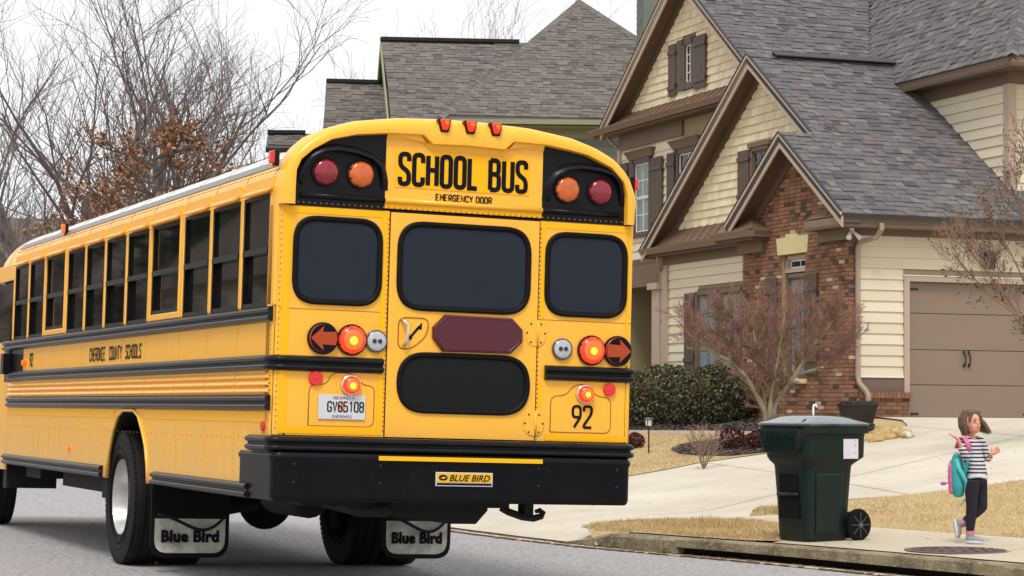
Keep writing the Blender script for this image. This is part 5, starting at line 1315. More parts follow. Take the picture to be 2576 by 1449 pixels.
# --- garage door: four sections, straps and a pair of handles
fr_ = HM(); fr_.box((GX0 - .10, 19.44, 1.12), (GX0, 19.52, GZ + .09)); fr_.box((GX0, 19.44, GZ), (GX1, 19.52, GZ + .09)); fr_.box((GX1, 19.44, 1.12), (GX1 + .1, 19.52, GZ + .09)); fr_.build('door_casing', TAN)
HM().box((GX0 - .12, 19.43, GZ + .09), (GX1 + .12, 19.50, GZ + .105)).build('door_cap', WHT)
gd = empty('garage_door', (0, 0, 0)); gd.parent = house
zs = [1.155, 1.685, 2.262, 2.86, 3.377]
for a, b in zip(zs[:-1], zs[1:]): HM().box((GX0 + .005, 19.55, a + .004), (GX1 - .005, 19.59, b - .004)).build('door_section', GDOOR, gd, bevel=.008)
HM().box((GX0, 19.60, 1.12), (GX1, 19.62, 3.4)).build('door_backing', SHUT, gd)
for z in (3.255, 1.21):
    for sx, x in ((1, GX0 + .01), (-1, GX1 - .01)):
        q = HM(); q.slab([(x, 19.545, z - .022), (x + sx * .17, 19.545, z - .016), (x + sx * .19, 19.545, z - .03), (x + sx * .215, 19.545, z), (x + sx * .19, 19.545, z + .03), (x + sx * .17, 19.545, z + .016), (x, 19.545, z + .022)], (0, -1, 0), .01); q.build('strap_hinge', IRONB, gd, fix=True)
for x in (15.655, 15.745):
    q = HM(); q.tube([(x, 19.54, 2.255), (x, 19.52, 2.235), (x + .012, 19.50, 2.18), (x + .016, 19.495, 2.12), (x + .010, 19.50, 2.06), (x, 19.52, 2.01), (x, 19.54, 1.99)], [.012, .022, .012, .011, .012, .022, .012], 8); q.build('door_pull', IRONB, gd, smooth=True)
# carriage lamp under the eave and the twin flood lights
L0 = V((16.03, 19.49, 3.76)); lp = empty('carriage_lamp', (0, 0, 0)); lp.parent = house
q = HM(); q.box((15.98, 19.44, 3.62), (16.08, 19.48, 3.90)); q.tube([(16.03, 19.45, 3.86), (16.03, 19.34, 3.92), (16.03, 19.28, 3.90)], .012, 6); q.build('bracket', IRONB, lp)
q = HM(); q.lathe([(.0, .12), (.03, .10), (.12, .05), (.125, .04), (.09, .035)], (16.03, 19.28, 3.80), (0, 0, 1), 12); q.build('lamp_hood', IRONB, lp)
q = HM(); q.lathe([(.075, .035), (.06, -.17), (.03, -.19)], (16.03, 19.28, 3.80), (0, 0, 1), 6); q.build('lamp_glass', GLS, lp)
q = HM()
for k in range(6): t = 2 * pi * k / 6; q.bar((16.03 + .083 * cos(t), 19.28 + .083 * sin(t), 3.84), (16.03 + .064 * cos(t), 19.28 + .064 * sin(t), 3.62), .012, .012, (1, 0, 0))
q.lathe([(.07, 0), (.07, .01), (.02, .03)], (16.03, 19.28, 3.61), (0, 0, 1), 12); q.build('lamp_cage', IRONB, lp)
fl = empty('flood_light', (0, 0, 0)); fl.parent = house
HM().lathe([(.05, 0), (.05, .03), (.03, .05)], (13.46, 19.36, 4.20), (0, 0, -1), 12).build('bracket', WHT, fl)
for s_ in (-1, 1): HM().tube([(13.46, 19.34, 4.16), (13.46 + s_ * .05, 19.32, 4.12), (13.46 + s_ * .11, 19.25, 4.03)], [.02, .028, .045], 10).build('flood_lamp', WHT, fl, smooth=True)
# concrete footing edge
q = HM(); q.box((13.45, 19.36, .7), (14.58, 19.42, 1.02)); q.build('footing', CONC2)
# ================================================================== the house behind
A2 = V((sin(radians(105.2)), cos(radians(105.2)), 0)); B2 = V((A2.y * -1, A2.x, 0))
SHN2 = mat('weathered_shingle', srgb(120, 114, 106), .95, tone=[(0, srgb(84, 79, 78)), (.3, srgb(102, 97, 94)), (.6, srgb(111, 107, 103)), (1, srgb(120, 116, 111))], noise=(60, .3, srgb(92, 86, 80)), bump=.3, bscale=120)
SAGE = mat('siding_sage', srgb(112, 120, 112), .7, tone=[(0, srgb(104, 112, 106)), (1, srgb(120, 128, 118))])
OLV = mat('trim_olive', srgb(142, 142, 112), .6)
E2 = at(1400, 296, 58.0); h2 = empty('house_behind', (E2.x + B2.x * 4, E2.y + B2.y * 4, 1.0))
tag(h2, 'sage green house behind the bus with a broad weathered grey hip roof', 'house')
PIT = .80
def plane2(off, zo=0.):
    """front slope whose eave line lies off metres behind the first one"""
    return lambda x, y: E2.z + zo + PIT * ((x - E2.x) * B2.x + (y - E2.y) * B2.y - off)
def hit(px, py, off, zo=0.):
    d = ray(px, py); zf = plane2(off, zo); f0 = CAM_LOC.z - zf(CAM_LOC.x, CAM_LOC.y); f1 = d.z - PIT * (d.x * B2.x + d.y * B2.y)
    return CAM_LOC + d * (-f0 / f1)
S2 = []
roofs2 = [([(1105, 297), (1700, 303), (1700, 160), (1457, 3)], 0, 0, True), ([(985, 330), (1120, 330), (1345, 110), (958, 103), (975, 212)], 1.2, 0, False), ([(812, 330), (1010, 330), (985, 213), (822, 208)], 2.2, -1.0, False), ([(668, 372), (830, 372), (790, 338), (674, 337)], 3.0, -2.4, False)]
def sub(o): return (o[0] - h2.location.x, o[1] - h2.location.y, o[2] - h2.location.z)
def part2(mb, name, m, **k): mb.v = [sub(v) for v in mb.v]; return mb.build(name, m, h2, **k)
for P, off, zo, front in roofs2:
    pts = [hit(x, y, off, zo) for x, y in P]; n = (pts[1] - pts[0]).cross(pts[2] - pts[0]).normalized()
    if n.z < 0: n = -n
    part2(MB().slab(pts, n, .15), 'roof', DECK, fix=True)
    S2 += shingle_rows([(p.x, p.y) for p in pts], plane2(off, zo), (A2.x, A2.y), (B2.x, B2.y), 0, tw=(.14, .32))
pieces('shingle', SHN2, h2, [(c - h2.location, u, v, w, t) for c, u, v, w, t in S2])
# back faces and side faces so the roof is a solid block
pk = hit(1457, 3, 0); l0 = hit(1105, 297, 0); r0 = hit(1700, 303, 0)
dep = (pk - l0).dot(B2); bl = l0 + B2 * dep * 2; br = r0 + B2 * dep * 2
q = MB(); q.slab([l0, pk, bl], (-1, 0, 1), .1); q.slab([bl, pk, hit(1700, 160, 0), br], (0, 1, 1), .1); part2(q, 'roof', SHN2, fix=True)
# hip caps
bx = caps(l0 + V((0, 0, .03)), pk + V((0, 0, .03)), w=.16) + caps(pk + V((0, 0, .03)), hit(1700, 160, 0) + V((0, 0, .03)), w=.16)
pieces('ridge_cap', SHN2, h2, [(c - h2.location, u, v, w, t) for c, u, v, w, t in bx], 60)
for a, b, off, zo in (((957, 101), (1305, 108), 1.2, 0), ((821, 206), (972, 210), 2.2, -1.0), ((673, 335), (768, 336), 3.0, -2.4)):
    p, q_ = hit(*a, off, zo), hit(*b, off, zo); part2(MB().bar(p + V((0, 0, .03)), q_ + V((0, 0, .03)), .3, .09), 'ridge_vent', MATS['ridge_vent_black'])
# rake boards with their olive soffits at the left ends
for top, bot, off, zo in (((958, 103), (983, 330), 1.2, 0), ((822, 208), (806, 330), 2.2, -1.0)):
    a = hit(*top, off, zo); b = a - B2 * 4.2 - V((0, 0, 4.2 * PIT))
    d = V((0, 0, .26)); s = A2 * -.02
    part2(MB().slab([a + s, b + s, b - d + s, a - d + s], -A2, .04), 'rake_board', OLV, fix=True)
    c = a + B2 * 4.2 - V((0, 0, 4.2 * PIT)); part2(MB().slab([a + s, c + s, c - d + s, a - d + s], -A2, .04), 'rake_board', OLV, fix=True)
    part2(MB().slab([a + A2 * .35 - d * .5, b + A2 * .35 - d * .5, c + A2 * .35 - d * .5], -A2, .2), 'gable_wall', SAGE, fix=True)
    part2(MB().slab([a - V((0, 0, .1)), c - V((0, 0, .1)), c + A2 * 3 - V((0, 0, .1)), a + A2 * 3 - V((0, 0, .1))], (0, .3, 1), .1), 'roof', SHN2, fix=True)
# walls
def wall2(p, q_, z0, z1):
    a, b = V((p.x, p.y, z0)), V((q_.x, q_.y, z0)); part2(MB().slab([a, b, V((b.x, b.y, z1)), V((a.x, a.y, z1))], -B2, .25), 'wall', SAGE, fix=True)
w0 = l0 + B2 * .45 + A2 * .4; w1 = r0 + B2 * .45
wall2(w0, w1, -.5, E2.z - .05); bx = []
z = E2.z - .35
L = (w1 - w0); L.z = 0
for k in range(22):
    zc_ = z - .165 * (k + .5); c = V((w0.x + L.x / 2, w0.y + L.y / 2, zc_)) - B2 * .015
    bx.append((c - h2.location, L / 2, V((0, 0, .083)) - B2 * .007, B2 * .006, rnd.uniform(.05, 1)))
pieces('siding_board', SAGE, h2, bx)
e0_, e1_ = l0 + V((0, 0, -.02)), r0 + V((0, 0, -.02))
part2(MB().bar(e0_ - B2 * .06 + V((0, 0, -.06)), e1_ - B2 * .06 + V((0, 0, -.06)), .13, .12), 'gutter', OLV); part2(MB().slab([e0_ + V((0, 0, -.14)), e1_ + V((0, 0, -.14)), e1_ + B2 * .45 + V((0, 0, -.14)), e0_ + B2 * .45 + V((0, 0, -.14))], (0, 0, 1), .03), 'soffit', OLV, fix=True)
part2(MB().bar(e0_ + B2 * .43 + V((0, 0, -.27)), e1_ + B2 * .43 + V((0, 0, -.27)), .03, .26), 'frieze_board', OLV)
for p_, q_, off in ((hit(985, 330, 1.2), hit(1120, 330, 1.2), 1.2), (hit(812, 330, 2.2, -1), hit(1010, 330, 2.2, -1), 2.2)):
    wall2(p_ + B2 * .5 + A2 * .4, q_ + B2 * .5, -.5, p_.z + .4)
bw0, bw1 = bl + A2 * .4 - B2 * .4, br - B2 * .4
wall2(bw0, bw1, -.5, E2.z); q = MB(); q.slab([V((w0.x, w0.y, -.5)), V((bw0.x, bw0.y, -.5)), V((bw0.x, bw0.y, E2.z)), V((w0.x, w0.y, E2.z))], -A2, .2); part2(q, 'wall', SAGE, fix=True)
# chimney clad in siding behind the tall gable
c0 = at(1617, 60, 60); q = MB(); cw = 1.2
P = [c0, c0 + A2 * cw, c0 + A2 * cw + B2 * .8, c0 + B2 * .8]
q.loft([[V((p.x, p.y, 3)) for p in P], [V((p.x, p.y, 12.6)) for p in P]]); part2(q, 'chimney', SAGE, fix=True); bx = []
for k in range(24):
    z = 8.6 + .165 * k
    bx.append((c0 + A2 * cw / 2 - B2 * .014 + V((0, 0, z - c0.z)) - h2.location, A2 * cw / 2, V((0, 0, .083)) - B2 * .008, B2 * .006, rnd.uniform(0.05, 1)))
    bx.append((c0 + B2 * .4 - A2 * .014 + V((0, 0, z - c0.z)) - h2.location, B2 * .4, V((0, 0, .083)) - A2 * .008, A2 * .006, rnd.uniform(0.05, 1)))
pieces('chimney_board', SAGE, h2, bx)

# --- far house at the left edge, mostly hidden by the bus, and one across the street that the bus windows mirror
BR2 = mat('roof_brown_grey', srgb(108, 96, 88), .95, noise=(2, .4, srgb(90, 80, 74)), noise2=(30, .5, srgb(128, 116, 104)))
def plain_house(name, label, x, y, rot, w, d, h, roofh, wallm, roofm, chim=True):
    r = empty(name, (x, y, 0), (0, 0, rot)); tag(r, label, 'house')
    MB().box((-w / 2, -d / 2, -.5), (w / 2, d / 2, h)).build('wall', wallm, r)
    q = MB(); o = .5; a = [(-w / 2 - o, -d / 2 - o, h - .15), (w / 2 + o, -d / 2 - o, h - .15), (w / 2 + o, 0, h + roofh), (-w / 2 - o, 0, h + roofh)]
    q.slab(a, (0, -1, 1), .15); q.slab([(x_, -y_, z_) for x_, y_, z_ in a], (0, 1, 1), .15); q.build('roof', roofm, r, fix=True)
    q = MB(); q.slab([(-w / 2, -d / 2, h), (-w / 2, d / 2, h), (-w / 2, 0, h + roofh - .3)], (-1, 0, 0), .2); q.slab([(w / 2, -d / 2, h), (w / 2, d / 2, h), (w / 2, 0, h + roofh - .3)], (1, 0, 0), .2); q.build('gable_wall', wallm, r, fix=True)
    if chim: q = MB(); q.box((w * .28, .3, h), (w * .28 + 1.1, 1.2, h + roofh + .7)); q.box((w * .28 - .08, .22, h + roofh + .7), (w * .28 + 1.18, 1.28, h + roofh + .85)); q.build('chimney', BRK2, r)
    for fy, s in ((-d / 2, -1), (d / 2, 1)):
        for fl_ in range(2 if h > 4 else 1):
            for k in range(int(w / 2.8)):
                xx = -w / 2 + 1.4 + k * 2.8; z = 1.0 + fl_ * 2.8
                o_ = MB().box((xx - .5, fy - .04, z), (xx + .5, fy + .04, z + 1.4)).build('window', WHT, r)
                MB().box((xx - .42, fy - .05, z + .08), (xx + .42, fy + .05, z + 1.32)).build('pane', GLS, o_)
    return r
BRK2 = mat('chimney_brick', srgb(112, 92, 84), .9, noise=(9, .6, srgb(88, 70, 64)))
p = at(8, 700, 78); plain_house('far_house', 'brown roofed house glimpsed beyond the bus at the far left', p.x, p.y, radians(-12), 9, 9, 4.8, 2.7, BACK, BR2)
plain_house('opposite_house', 'nearest cream house across the street seen only mirrored in bus windows', -20, 54, radians(88), 16, 10, 5.6, 4.2, SID, BR2, False)
plain_house('opposite_house', 'brick house across the street seen only mirrored in bus windows', -20.5, 76, radians(92), 16, 10, 6.0, 4.5, BRK2, BR2, False)

plain_house('opposite_house', 'second cream house further along the street seen only in reflections', -20, 98, radians(90), 17, 10, 5.8, 4.4, SID, BR2, False)
# ================================================================== trees
BARK = mat('bark_grey', srgb(112, 104, 104), .9, noise=(5, .6, srgb(84, 76, 76)), bump=.5, bscale=30)
TWIG = mat('twig_mauve', srgb(106, 97, 97), .9)
TWIG2 = mat('twig_grey', srgb(132, 120, 118), .9)
OAKB = mat('oak_bark', srgb(78, 72, 66), .9)
OAKL = mat('oak_leaf_brown', srgb(150, 96, 52), .8, tone=[(0, srgb(104, 66, 44)), (.5, srgb(144, 98, 68)), (1, srgb(178, 134, 98))])
def grow(r, mbT, mbC, p, d, L, rad, lev, maxlev, spread=.6, up=.25, kids=(7, 6, 6), tips=None, wander=.12, minr=.006, shrink=.55):
    n = 5 if lev < 2 else (4 if lev < maxlev else 3); pts = [p.copy()]; dd = d.normalized(); q = p.copy()
    for i in range(n):
        dd = (dd + V((r.gauss(0, wander), r.gauss(0, wander), r.gauss(0, wander) + up * .12))).normalized(); q = q + dd * L / n; pts.append(q.copy())
    rads = [max(rad * (1 - .72 * i / n), minr) for i in range(n + 1)]
    (mbT if lev < 1 else mbC).tube(pts, rads, 6 if lev == 0 else (4 if lev == 1 else 3), cap=False)
    if lev >= maxlev:
        if tips is not None: tips.append((pts[-1], dd)); tips.append((pts[-2], dd))
        return
    k = kids[min(lev, len(kids) - 1)]
    for j in range(k):
        f = .28 + .72 * (j + r.random()) / k; x = f * n; i = min(int(x), n - 1); b = pts[i].lerp(pts[i + 1], x - i); ax = (pts[i + 1] - pts[i]).normalized()
        o = ax.orthogonal(); o.rotate(Matrix.Rotation(r.uniform(0, 2 * pi), 3, ax)); o.normalize()
        nd = (ax * (1 - spread * .5) + o * spread * r.uniform(.7, 1.2) + V((0, 0, up))).normalized()
        grow(r, mbT, mbC, b, nd, L * shrink * r.uniform(.75, 1.15) * (1.15 - .4 * f), rads[i] * .62, lev + 1, maxlev, spread, up, kids, tips, wander * 1.15, minr, shrink)
def tree(name, label, x, y, h, seed, stems=1, spread=.6, up=.25, kids=(8, 6, 5), rad=.14, group=None, cat='tree', maxlev=3, minr=.009, twm=TWIG, bkm=BARK, lean=.1, z0=None, fan=.28, wander=.10):
    r = random.Random(seed); zb = z0 if z0 is not None else -.1; root = empty(name, (x, y, zb)); tag(root, label, cat, group); T_, C_ = MB(), MB()
    for k in range(stems):
        t = 2 * pi * (k + r.random() * .5) / stems; fn = fan if stems > 1 else lean
        d = V((cos(t) * fn, sin(t) * fn, 1)); Ls = h * .66 * r.uniform(.85, 1.05)
        grow(r, T_, C_, V((0, 0, 0)), d, Ls, rad * (1 if stems == 1 else .75), 0, maxlev, spread, up, kids, None, wander, minr)
    T_.build('trunk', bkm, root, smooth=True); C_.build('crown', twm, root); return root
TL = [  # px of the trunk, depth, height, stems, seed, label
 (-60, 58, 10.5, 2, 1, 'bare tree at the left edge of the photo, low spreading crown'), (92, 62, 12.0, 1, 2, 'bare tree left of the large multi-stemmed one, single leaning trunk'),
 (222, 58, 15.0, 4, 3, 'largest bare tree at left with several stems fanning from its base'), (262, 74, 18, 1, 4, 'tall bare tree rising behind the multi-stemmed tree'),
 (352, 66, 16.5, 1, 5, 'tall straight bare tree just left of the brown leaved oak top'), (432, 72, 16, 1, 6, 'bare tree right behind the crown of the brown leaved oak'),
 (505, 70, 13.6, 1, 7, 'slim bare tree right of the brown leaved oak'), (585, 80, 13.5, 1, 8, 'faint bare tree between the oak and the open forked tree'),
 (625, 60, 7.8, 3, 9, 'open bare tree forking widely left of the grey roofs'), (700, 84, 11.0, 1, 10, 'thin bare tree close to the left end of the grey roofs')]
for px, dp, h, st, sd_, lb in TL:
    p = at(px, 900, dp); tree('bare_tree', lb, p.x, p.y, h, sd_ + 40, stems=st, group='bare winter trees behind the bus', spread=.60 if h > 12 else .68, rad=.12 if h < 13 else .17, kids=((11, 8, 7) if st == 1 else (8, 7, 6)), minr=.0042, up=.30 if h > 12 else .22, fan=.34, wander=.13)
TR = [(925, 100, 15.2, 'sparse treetop above the lowest grey roof'), (1058, 92, 15.0, 'sparse treetop above the left grey ridge'), (1205, 90, 15.8, 'bare treetop above the middle of the grey ridge'), (1262, 96, 16.6, 'bare treetop beside the foot of the big hip roof'), (1362, 100, 17.2, 'bare treetop peeking over the slope of the big hip roof')]
for i, (px, dp, h, lb) in enumerate(TR):
    p = at(px, 900, dp); tree('bare_tree', lb, p.x, p.y, h * 1.22, 70 + i, stems=2, group='bare treetops beyond the grey roofs', spread=.55, rad=.10, kids=(7, 5, 4), minr=.006, twm=TWIG2, up=.35, fan=.12)
# undergrowth of thin saplings behind the oak and the street trees the bus windows mirror
for i, px in enumerate((30, 150, 185, 300, 330, 400, 455, 545)):
    p = at(px, 900, 52 + (i * 7) % 11); tree('sapling', 'thin bare sapling in the thicket behind the bus, ' + ('at the far left edge', 'left of the oak', 'left of the oak but further back', 'just left of the oak', 'beside the oak trunk on its left', 'right against the oak trunk', 'right of the oak trunk', 'furthest right, before the forked tree')[i], p.x, p.y, 6.2 + (i * 5) % 4 * .5, 90 + i, stems=3, group='saplings of the thicket behind the bus', spread=.55, rad=.04, kids=(7, 6, 4), minr=.005, up=.35, fan=.3)
for i, (x, y, h) in enumerate(((-13, 44, 9), (-12.5, 61, 8), (-13, 68, 9), (-12, 82, 9), (-14, 90, 11), (-20, 110, 14))):
    tree('street_tree', 'bare tree across the street outside the photo frame, seen only in reflections', x, y, h, 120 + i, stems=2, group='bare trees across the street', kids=(7, 5, 4), minr=.02, rad=.2)
# oak keeping its brown leaves
p = at(378, 900, 46); oak = empty('oak_tree', (p.x, p.y, -.1)); tag(oak, 'small oak still holding its brown leaves above the bus roof', 'tree'); r = random.Random(5)
T_, C_, LV = MB(), MB(), MB(); trunk = [V((0, 0, 0)), V((.02, 0, 2.5)), V((0, .03, 4.0)), V((.04, 0, 5.3)), V((.0, 0, 6.7))]; T_.tube(trunk, [.12, .10, .075, .045, .012], 7); tips = []
for k in range(30):
    f = .36 + .62 * k / 29; x = f * 4; i = min(int(x), 3); b = trunk[i].lerp(trunk[i + 1], x - i); t = k * 2.4 + r.uniform(-.4, .4); L = 3.1 * (1.12 - f) ** .62 * r.uniform(.75, 1.1)
    grow(r, T_, C_, b, V((cos(t), sin(t), .32)), L, .035, 1, 3, .6, .18, (0, 8, 5), tips, .12, .007, .42)
for tp, d in tips:
    if r.random() < .34 + .5 * mnoise.noise(tp * .9): continue
    for j in range(r.randint(1, 4)):
        c = tp + V((r.gauss(0, .05), r.gauss(0, .05), r.gauss(0, .05) - .02)); u = V((r.gauss(0, 1), r.gauss(0, 1), r.gauss(0, .6))).normalized(); w = u.orthogonal(); w.rotate(Matrix.Rotation(r.uniform(0, 6.3), 3, u)); s = r.uniform(.035, .06)
        LV.add([c - u * s, c - u * s * .2 + w * s * .55, c + u * s, c - u * s * .1 - w * s * .5], [(0, 1, 2, 3)], r.uniform(.01, 1))
T_.build('trunk', OAKB, oak, smooth=True); C_.build('crown', OAKB, oak); LV.build('foliage', OAKL, oak)['kind'] = 'stuff'

# --- red twigged maple in front of the brick
MB_BARK = mat('maple_bark', srgb(150, 140, 122), .85, noise=(5, .6, srgb(118, 108, 92)), noise2=(3, .7, srgb(116, 104, 50), .45, .65))
MOSS = mat('maple_branch_mossy', srgb(118, 102, 66), .85, noise=(6, .6, srgb(130, 96, 84)))
REDT = mat('maple_twig_red', srgb(138, 88, 92), .85, noise=(2.5, .9, srgb(128, 104, 84), .32, .6))
def anchored(name, label, cat, base, limbs, dep, seed, kids, lens, mats_, leafm=None, minr=.004, up=.3, spread=.55, lw=.03):
    """tree whose main limbs follow given lines in space, twigs grown on them"""
    r = random.Random(seed); root = empty(name, base); tag(root, label, cat); T_, C_, W2 = MB(), MB(), MB(); tips = []
    for pts, r0 in limbs:
        P = [V(q_) - V(base) for q_ in pts]; n = len(P); T_.tube(P, [max(r0 * (1 - .75 * i / (n - 1)), .008) for i in range(n)], 7, cap=False)
        for i in range(n - 1):
            k = kids if i >= n - 3 or i > 0 else (1 if n > 3 else 2)
            for j in range(k):
                f = r.random(); b = P[i].lerp(P[i + 1], f); ax = (P[i + 1] - P[i]).normalized(); o = ax.orthogonal(); o.rotate(Matrix.Rotation(r.uniform(0, 6.3), 3, ax)); o.normalize()
                d = (ax * .6 + o * spread + V((0, 0, up))).normalized(); fade = .55 + .45 * i / max(n - 2, 1)
                tt = []; grow(r, C_, W2, b, d, lens * fade * r.uniform(.7, 1.2), r0 * .28, 0, 2, spread, up * .6, (6, 6), tt, .13, minr, .55); tips += tt
    T_.build('trunk', mats_[0], root, smooth=True); C_.build('branches', mats_[1], root)['kind'] = 'stuff'; W2.build('crown', mats_[2], root); return root, tips
MD = 33.6
mbase = at(1934, 1085, MD); mbase.z = T(mbase.x, mbase.y)
def lm(pts, r0): return ([mbase if q_ == 0 else at(q_[0], q_[1], MD + q_[2]) for q_ in pts], r0)
limbs = [lm([0, (1925, 1035, 0), (1893, 975, -.1), (1852, 915, -.2), (1838, 870, -.25), (1800, 800, -.3)], .055), lm([0, (1930, 1030, .05), (1917, 960, .1), (1905, 890, .2), (1890, 800, .3)], .045),
         lm([0, (1938, 1020, -.05), (1948, 950, -.1), (1962, 880, -.2), (1975, 790, -.3)], .045), lm([0, (1950, 1010, 0), (2003, 940, -.1), (2040, 880, -.2), (2085, 820, -.25), (2110, 790, -.3)], .052),
         lm([(1893, 975, -.1), (1840, 925, .2), (1790, 890, .5), (1745, 840, .6)], .028), lm([(1930, 1000, 0), (1935, 930, .4), (1925, 850, .6), (1930, 770, .7)], .032), lm([(2003, 940, -.1), (2050, 930, .2), (2095, 900, .4), (2140, 860, .5)], .026),
         lm([(1948, 950, -.1), (1990, 900, .3), (2020, 840, .5), (2035, 780, .6)], .026), lm([(1905, 890, .2), (1860, 840, -.1), (1830, 780, -.3)], .022), lm([(1852, 915, -.2), (1800, 890, -.4), (1755, 865, -.6), (1725, 830, -.6)], .024)]
anchored('maple_tree', 'small leafless maple with reddish twigs standing before the brick wall', 'tree', mbase, limbs, MD, 12, 12, .38, (MB_BARK, MOSS, REDT), minr=.0022)
# crape myrtle reaching in from the right edge, with dark seed heads
CD = 29; cb = at(2700, 1100, CD); cb.z = T(cb.x, cb.y)
def lc(pts, r0): return ([cb if q_ == 0 else at(q_[0], q_[1], CD + q_[2]) for q_ in pts], r0)
limbs = [lc([0, (2640, 900, 0), (2570, 800, 0), (2520, 730, .1), (2470, 670, .2), (2430, 620, .3)], .022), lc([0, (2660, 880, 0), (2600, 760, .2), (2545, 640, .3), (2500, 560, .4)], .020), lc([0, (2670, 850, .2), (2620, 700, .3), (2575, 560, .3), (2545, 470, .4)], .020),
         lc([(2570, 800, 0), (2510, 760, -.2), (2450, 700, -.3), (2400, 640, -.3)], .012), lc([0, (2690, 800, 0), (2640, 620, 0), (2600, 480, 0), (2590, 400, 0)], .02)]
CRB = mat('crape_bark', srgb(138, 112, 90), .8, noise=(5, .5, srgb(108, 88, 70))); CRT = mat('crape_twig', srgb(132, 108, 92), .85)
crt, tips = anchored('crape_myrtle', 'leafless crape myrtle with dark seed pods reaching in from the right edge', 'tree', cb, limbs, CD, 21, 7, .46, (CRB, CRB, CRT), minr=.0022)
PODM = mat('seed_pod', srgb(52, 42, 40), .8); q = MB(); r = random.Random(8)
for tp, d in tips:
    if r.random() < .84: continue
    q.lathe([(0, -.012), (.011, 0), (0, .012)], tp, d, 5)
o = q.build('seed_pod', PODM, crt); o['kind'] = 'stuff'

# --- clipped hedge against the house
HLEAF = mat('hedge_leaf', srgb(70, 78, 48), .55, tone=[(0, srgb(50, 46, 34)), (.35, srgb(72, 74, 46)), (.6, srgb(88, 92, 56)), (.8, srgb(104, 80, 56)), (1, srgb(112, 108, 72))])
def leaf_blob(mb, r, c, rad, n, s, tones=(0.01, 1), squash=1.0):
    for k in range(n):
        while True:
            v = V((r.uniform(-1, 1), r.uniform(-1, 1), r.uniform(-1, 1)))
            l = v.length
            if .3 < l < 1: break
        v = v / l * (l ** .35)
        bump = 1 + .16 * mnoise.noise(v * 2.4 + c) + .1 * mnoise.noise(v * 6 + c)
        p = c + V((v.x * rad[0], v.y * rad[1], v.z * rad[2])) * bump
        u = V((r.gauss(0, 1), r.gauss(0, 1), r.gauss(0, 1))).normalized(); w = u.orthogonal(); w.rotate(Matrix.Rotation(r.uniform(0, 6.3), 3, u)); q_ = s * r.uniform(.6, 1.3)
        mb.add([p - u * q_, p + w * q_ * .5, p + u * q_, p - w * q_ * .5], [(0, 1, 2, 3)], min(max(r.uniform(*tones) * (.75 + .5 * mnoise.noise(p * 1.5)), .01), 1))
r = random.Random(31)
for i, (hx, hy, rx, ry, rz, lb) in enumerate(((12.95, 23.3, .72, .85, .80, 'dense evergreen hedge bush nearest the maple trunk'), (12.8, 25.1, .8, 1.1, .86, 'second evergreen hedge bush left of the maple'), (12.6, 27.1, .8, 1.1, .88, 'evergreen hedge bush left of centre before the siding'), (12.3, 29.2, .8, 1.2, .84, 'evergreen hedge bush closest to the bus corner'))):
    wx, wy = hw(hx, hy); zg_ = T(wx, wy); o = empty('hedge_bush', (wx, wy, zg_)); tag(o, lb, 'bush', 'evergreen hedge bushes along the house'); mb = MB()
    leaf_blob(mb, r, V((0, 0, rz * .62)), (rx, ry, rz * .62), 7500, .032); leaf_blob(mb, r, V((0, 0, .22)), (rx * .98, ry * .98, .42), 3500, .03, (0, .5))
    mb.build('foliage', HLEAF, o)['kind'] = 'stuff'; mb = MB()
    for k in range(16): t = r.uniform(0, 6.3); mb.tube([(0, 0, -.05), (cos(t) * rx * .4, sin(t) * ry * .4, rz * .5), (cos(t) * rx * .75, sin(t) * ry * .75, rz * .95)], [.02, .012, .005], 4)
    mb.build('branches', CRB, o)
# red nandinas and a bare dry shrub in the mulch
NAN = mat('nandina_red', srgb(132, 34, 40), .5, tone=[(0, srgb(58, 20, 26)), (.6, srgb(104, 34, 38)), (1, srgb(132, 74, 62))])
for (px, py, dp, s, lb) in ((1843, 1102, 34.2, .20, 'low bush with dark red leaves left of the bin'), (1903, 1102, 33.8, .16, 'smaller dark red leaved bush partly behind the bin lid'), (1598, 1098, 37, .15, 'dark red leaved bush at the bus corner')):
    p = at(px, py, dp); p.z = T(p.x, p.y); o = empty('nandina_shrub', p); tag(o, lb, 'bush', 'red leaved bushes in the mulch bed'); mb = MB(); leaf_blob(mb, r, V((0, 0, s * .85)), (s, s, s * .85), 900, .022); mb.build('foliage', NAN, o)['kind'] = 'stuff'
    mb = MB()
    for k in range(7): t = k * .9; mb.tube([(0, 0, 0), (cos(t) * s * .5, sin(t) * s * .5, s)], .006, 4)
    mb.build('stem', CRB, o)
p = at(1770, 1128, 31.5); p.z = T(p.x, p.y)
tree('dry_shrub', 'leafless grey twiggy shrub in the mulch bed', p.x, p.y, .72, 5, stems=7, cat='bush', maxlev=2, minr=.003, rad=.014, twm=CRT, bkm=CRT, z0=p.z, fan=.55, kids=(6, 4))

# unseen evergreens added across the street to darken the side windows' reflections
PINEL = mat('pine_needles', srgb(52, 62, 44), .8, tone=[(0, srgb(30, 38, 28)), (1, srgb(74, 84, 58))])
r = random.Random(77)
for i, (x, y, h) in enumerate(((-17, 43, 10), (-17, 65, 12), (-18, 87, 13), (-26, 60, 14), (-26, 80, 15), (-25, 108, 15))):
    o = empty('added_pine', (x, y, 0)); tag(o, 'dark pine added across the street out of view to darken the window reflections', 'tree', 'pines added across the street')
    MB().tube([(0, 0, 0), (0, 0, h)], [.25, .03], 6).build('trunk', BARK, o); mb = MB()
    for k in range(6): leaf_blob(mb, r, V((0, 0, h * (.25 + .13 * k))), (3.2 * (1 - k / 7), 3.2 * (1 - k / 7), h * .11), 260, .42)
    mb.build('foliage', PINEL, o)['kind'] = 'stuff'
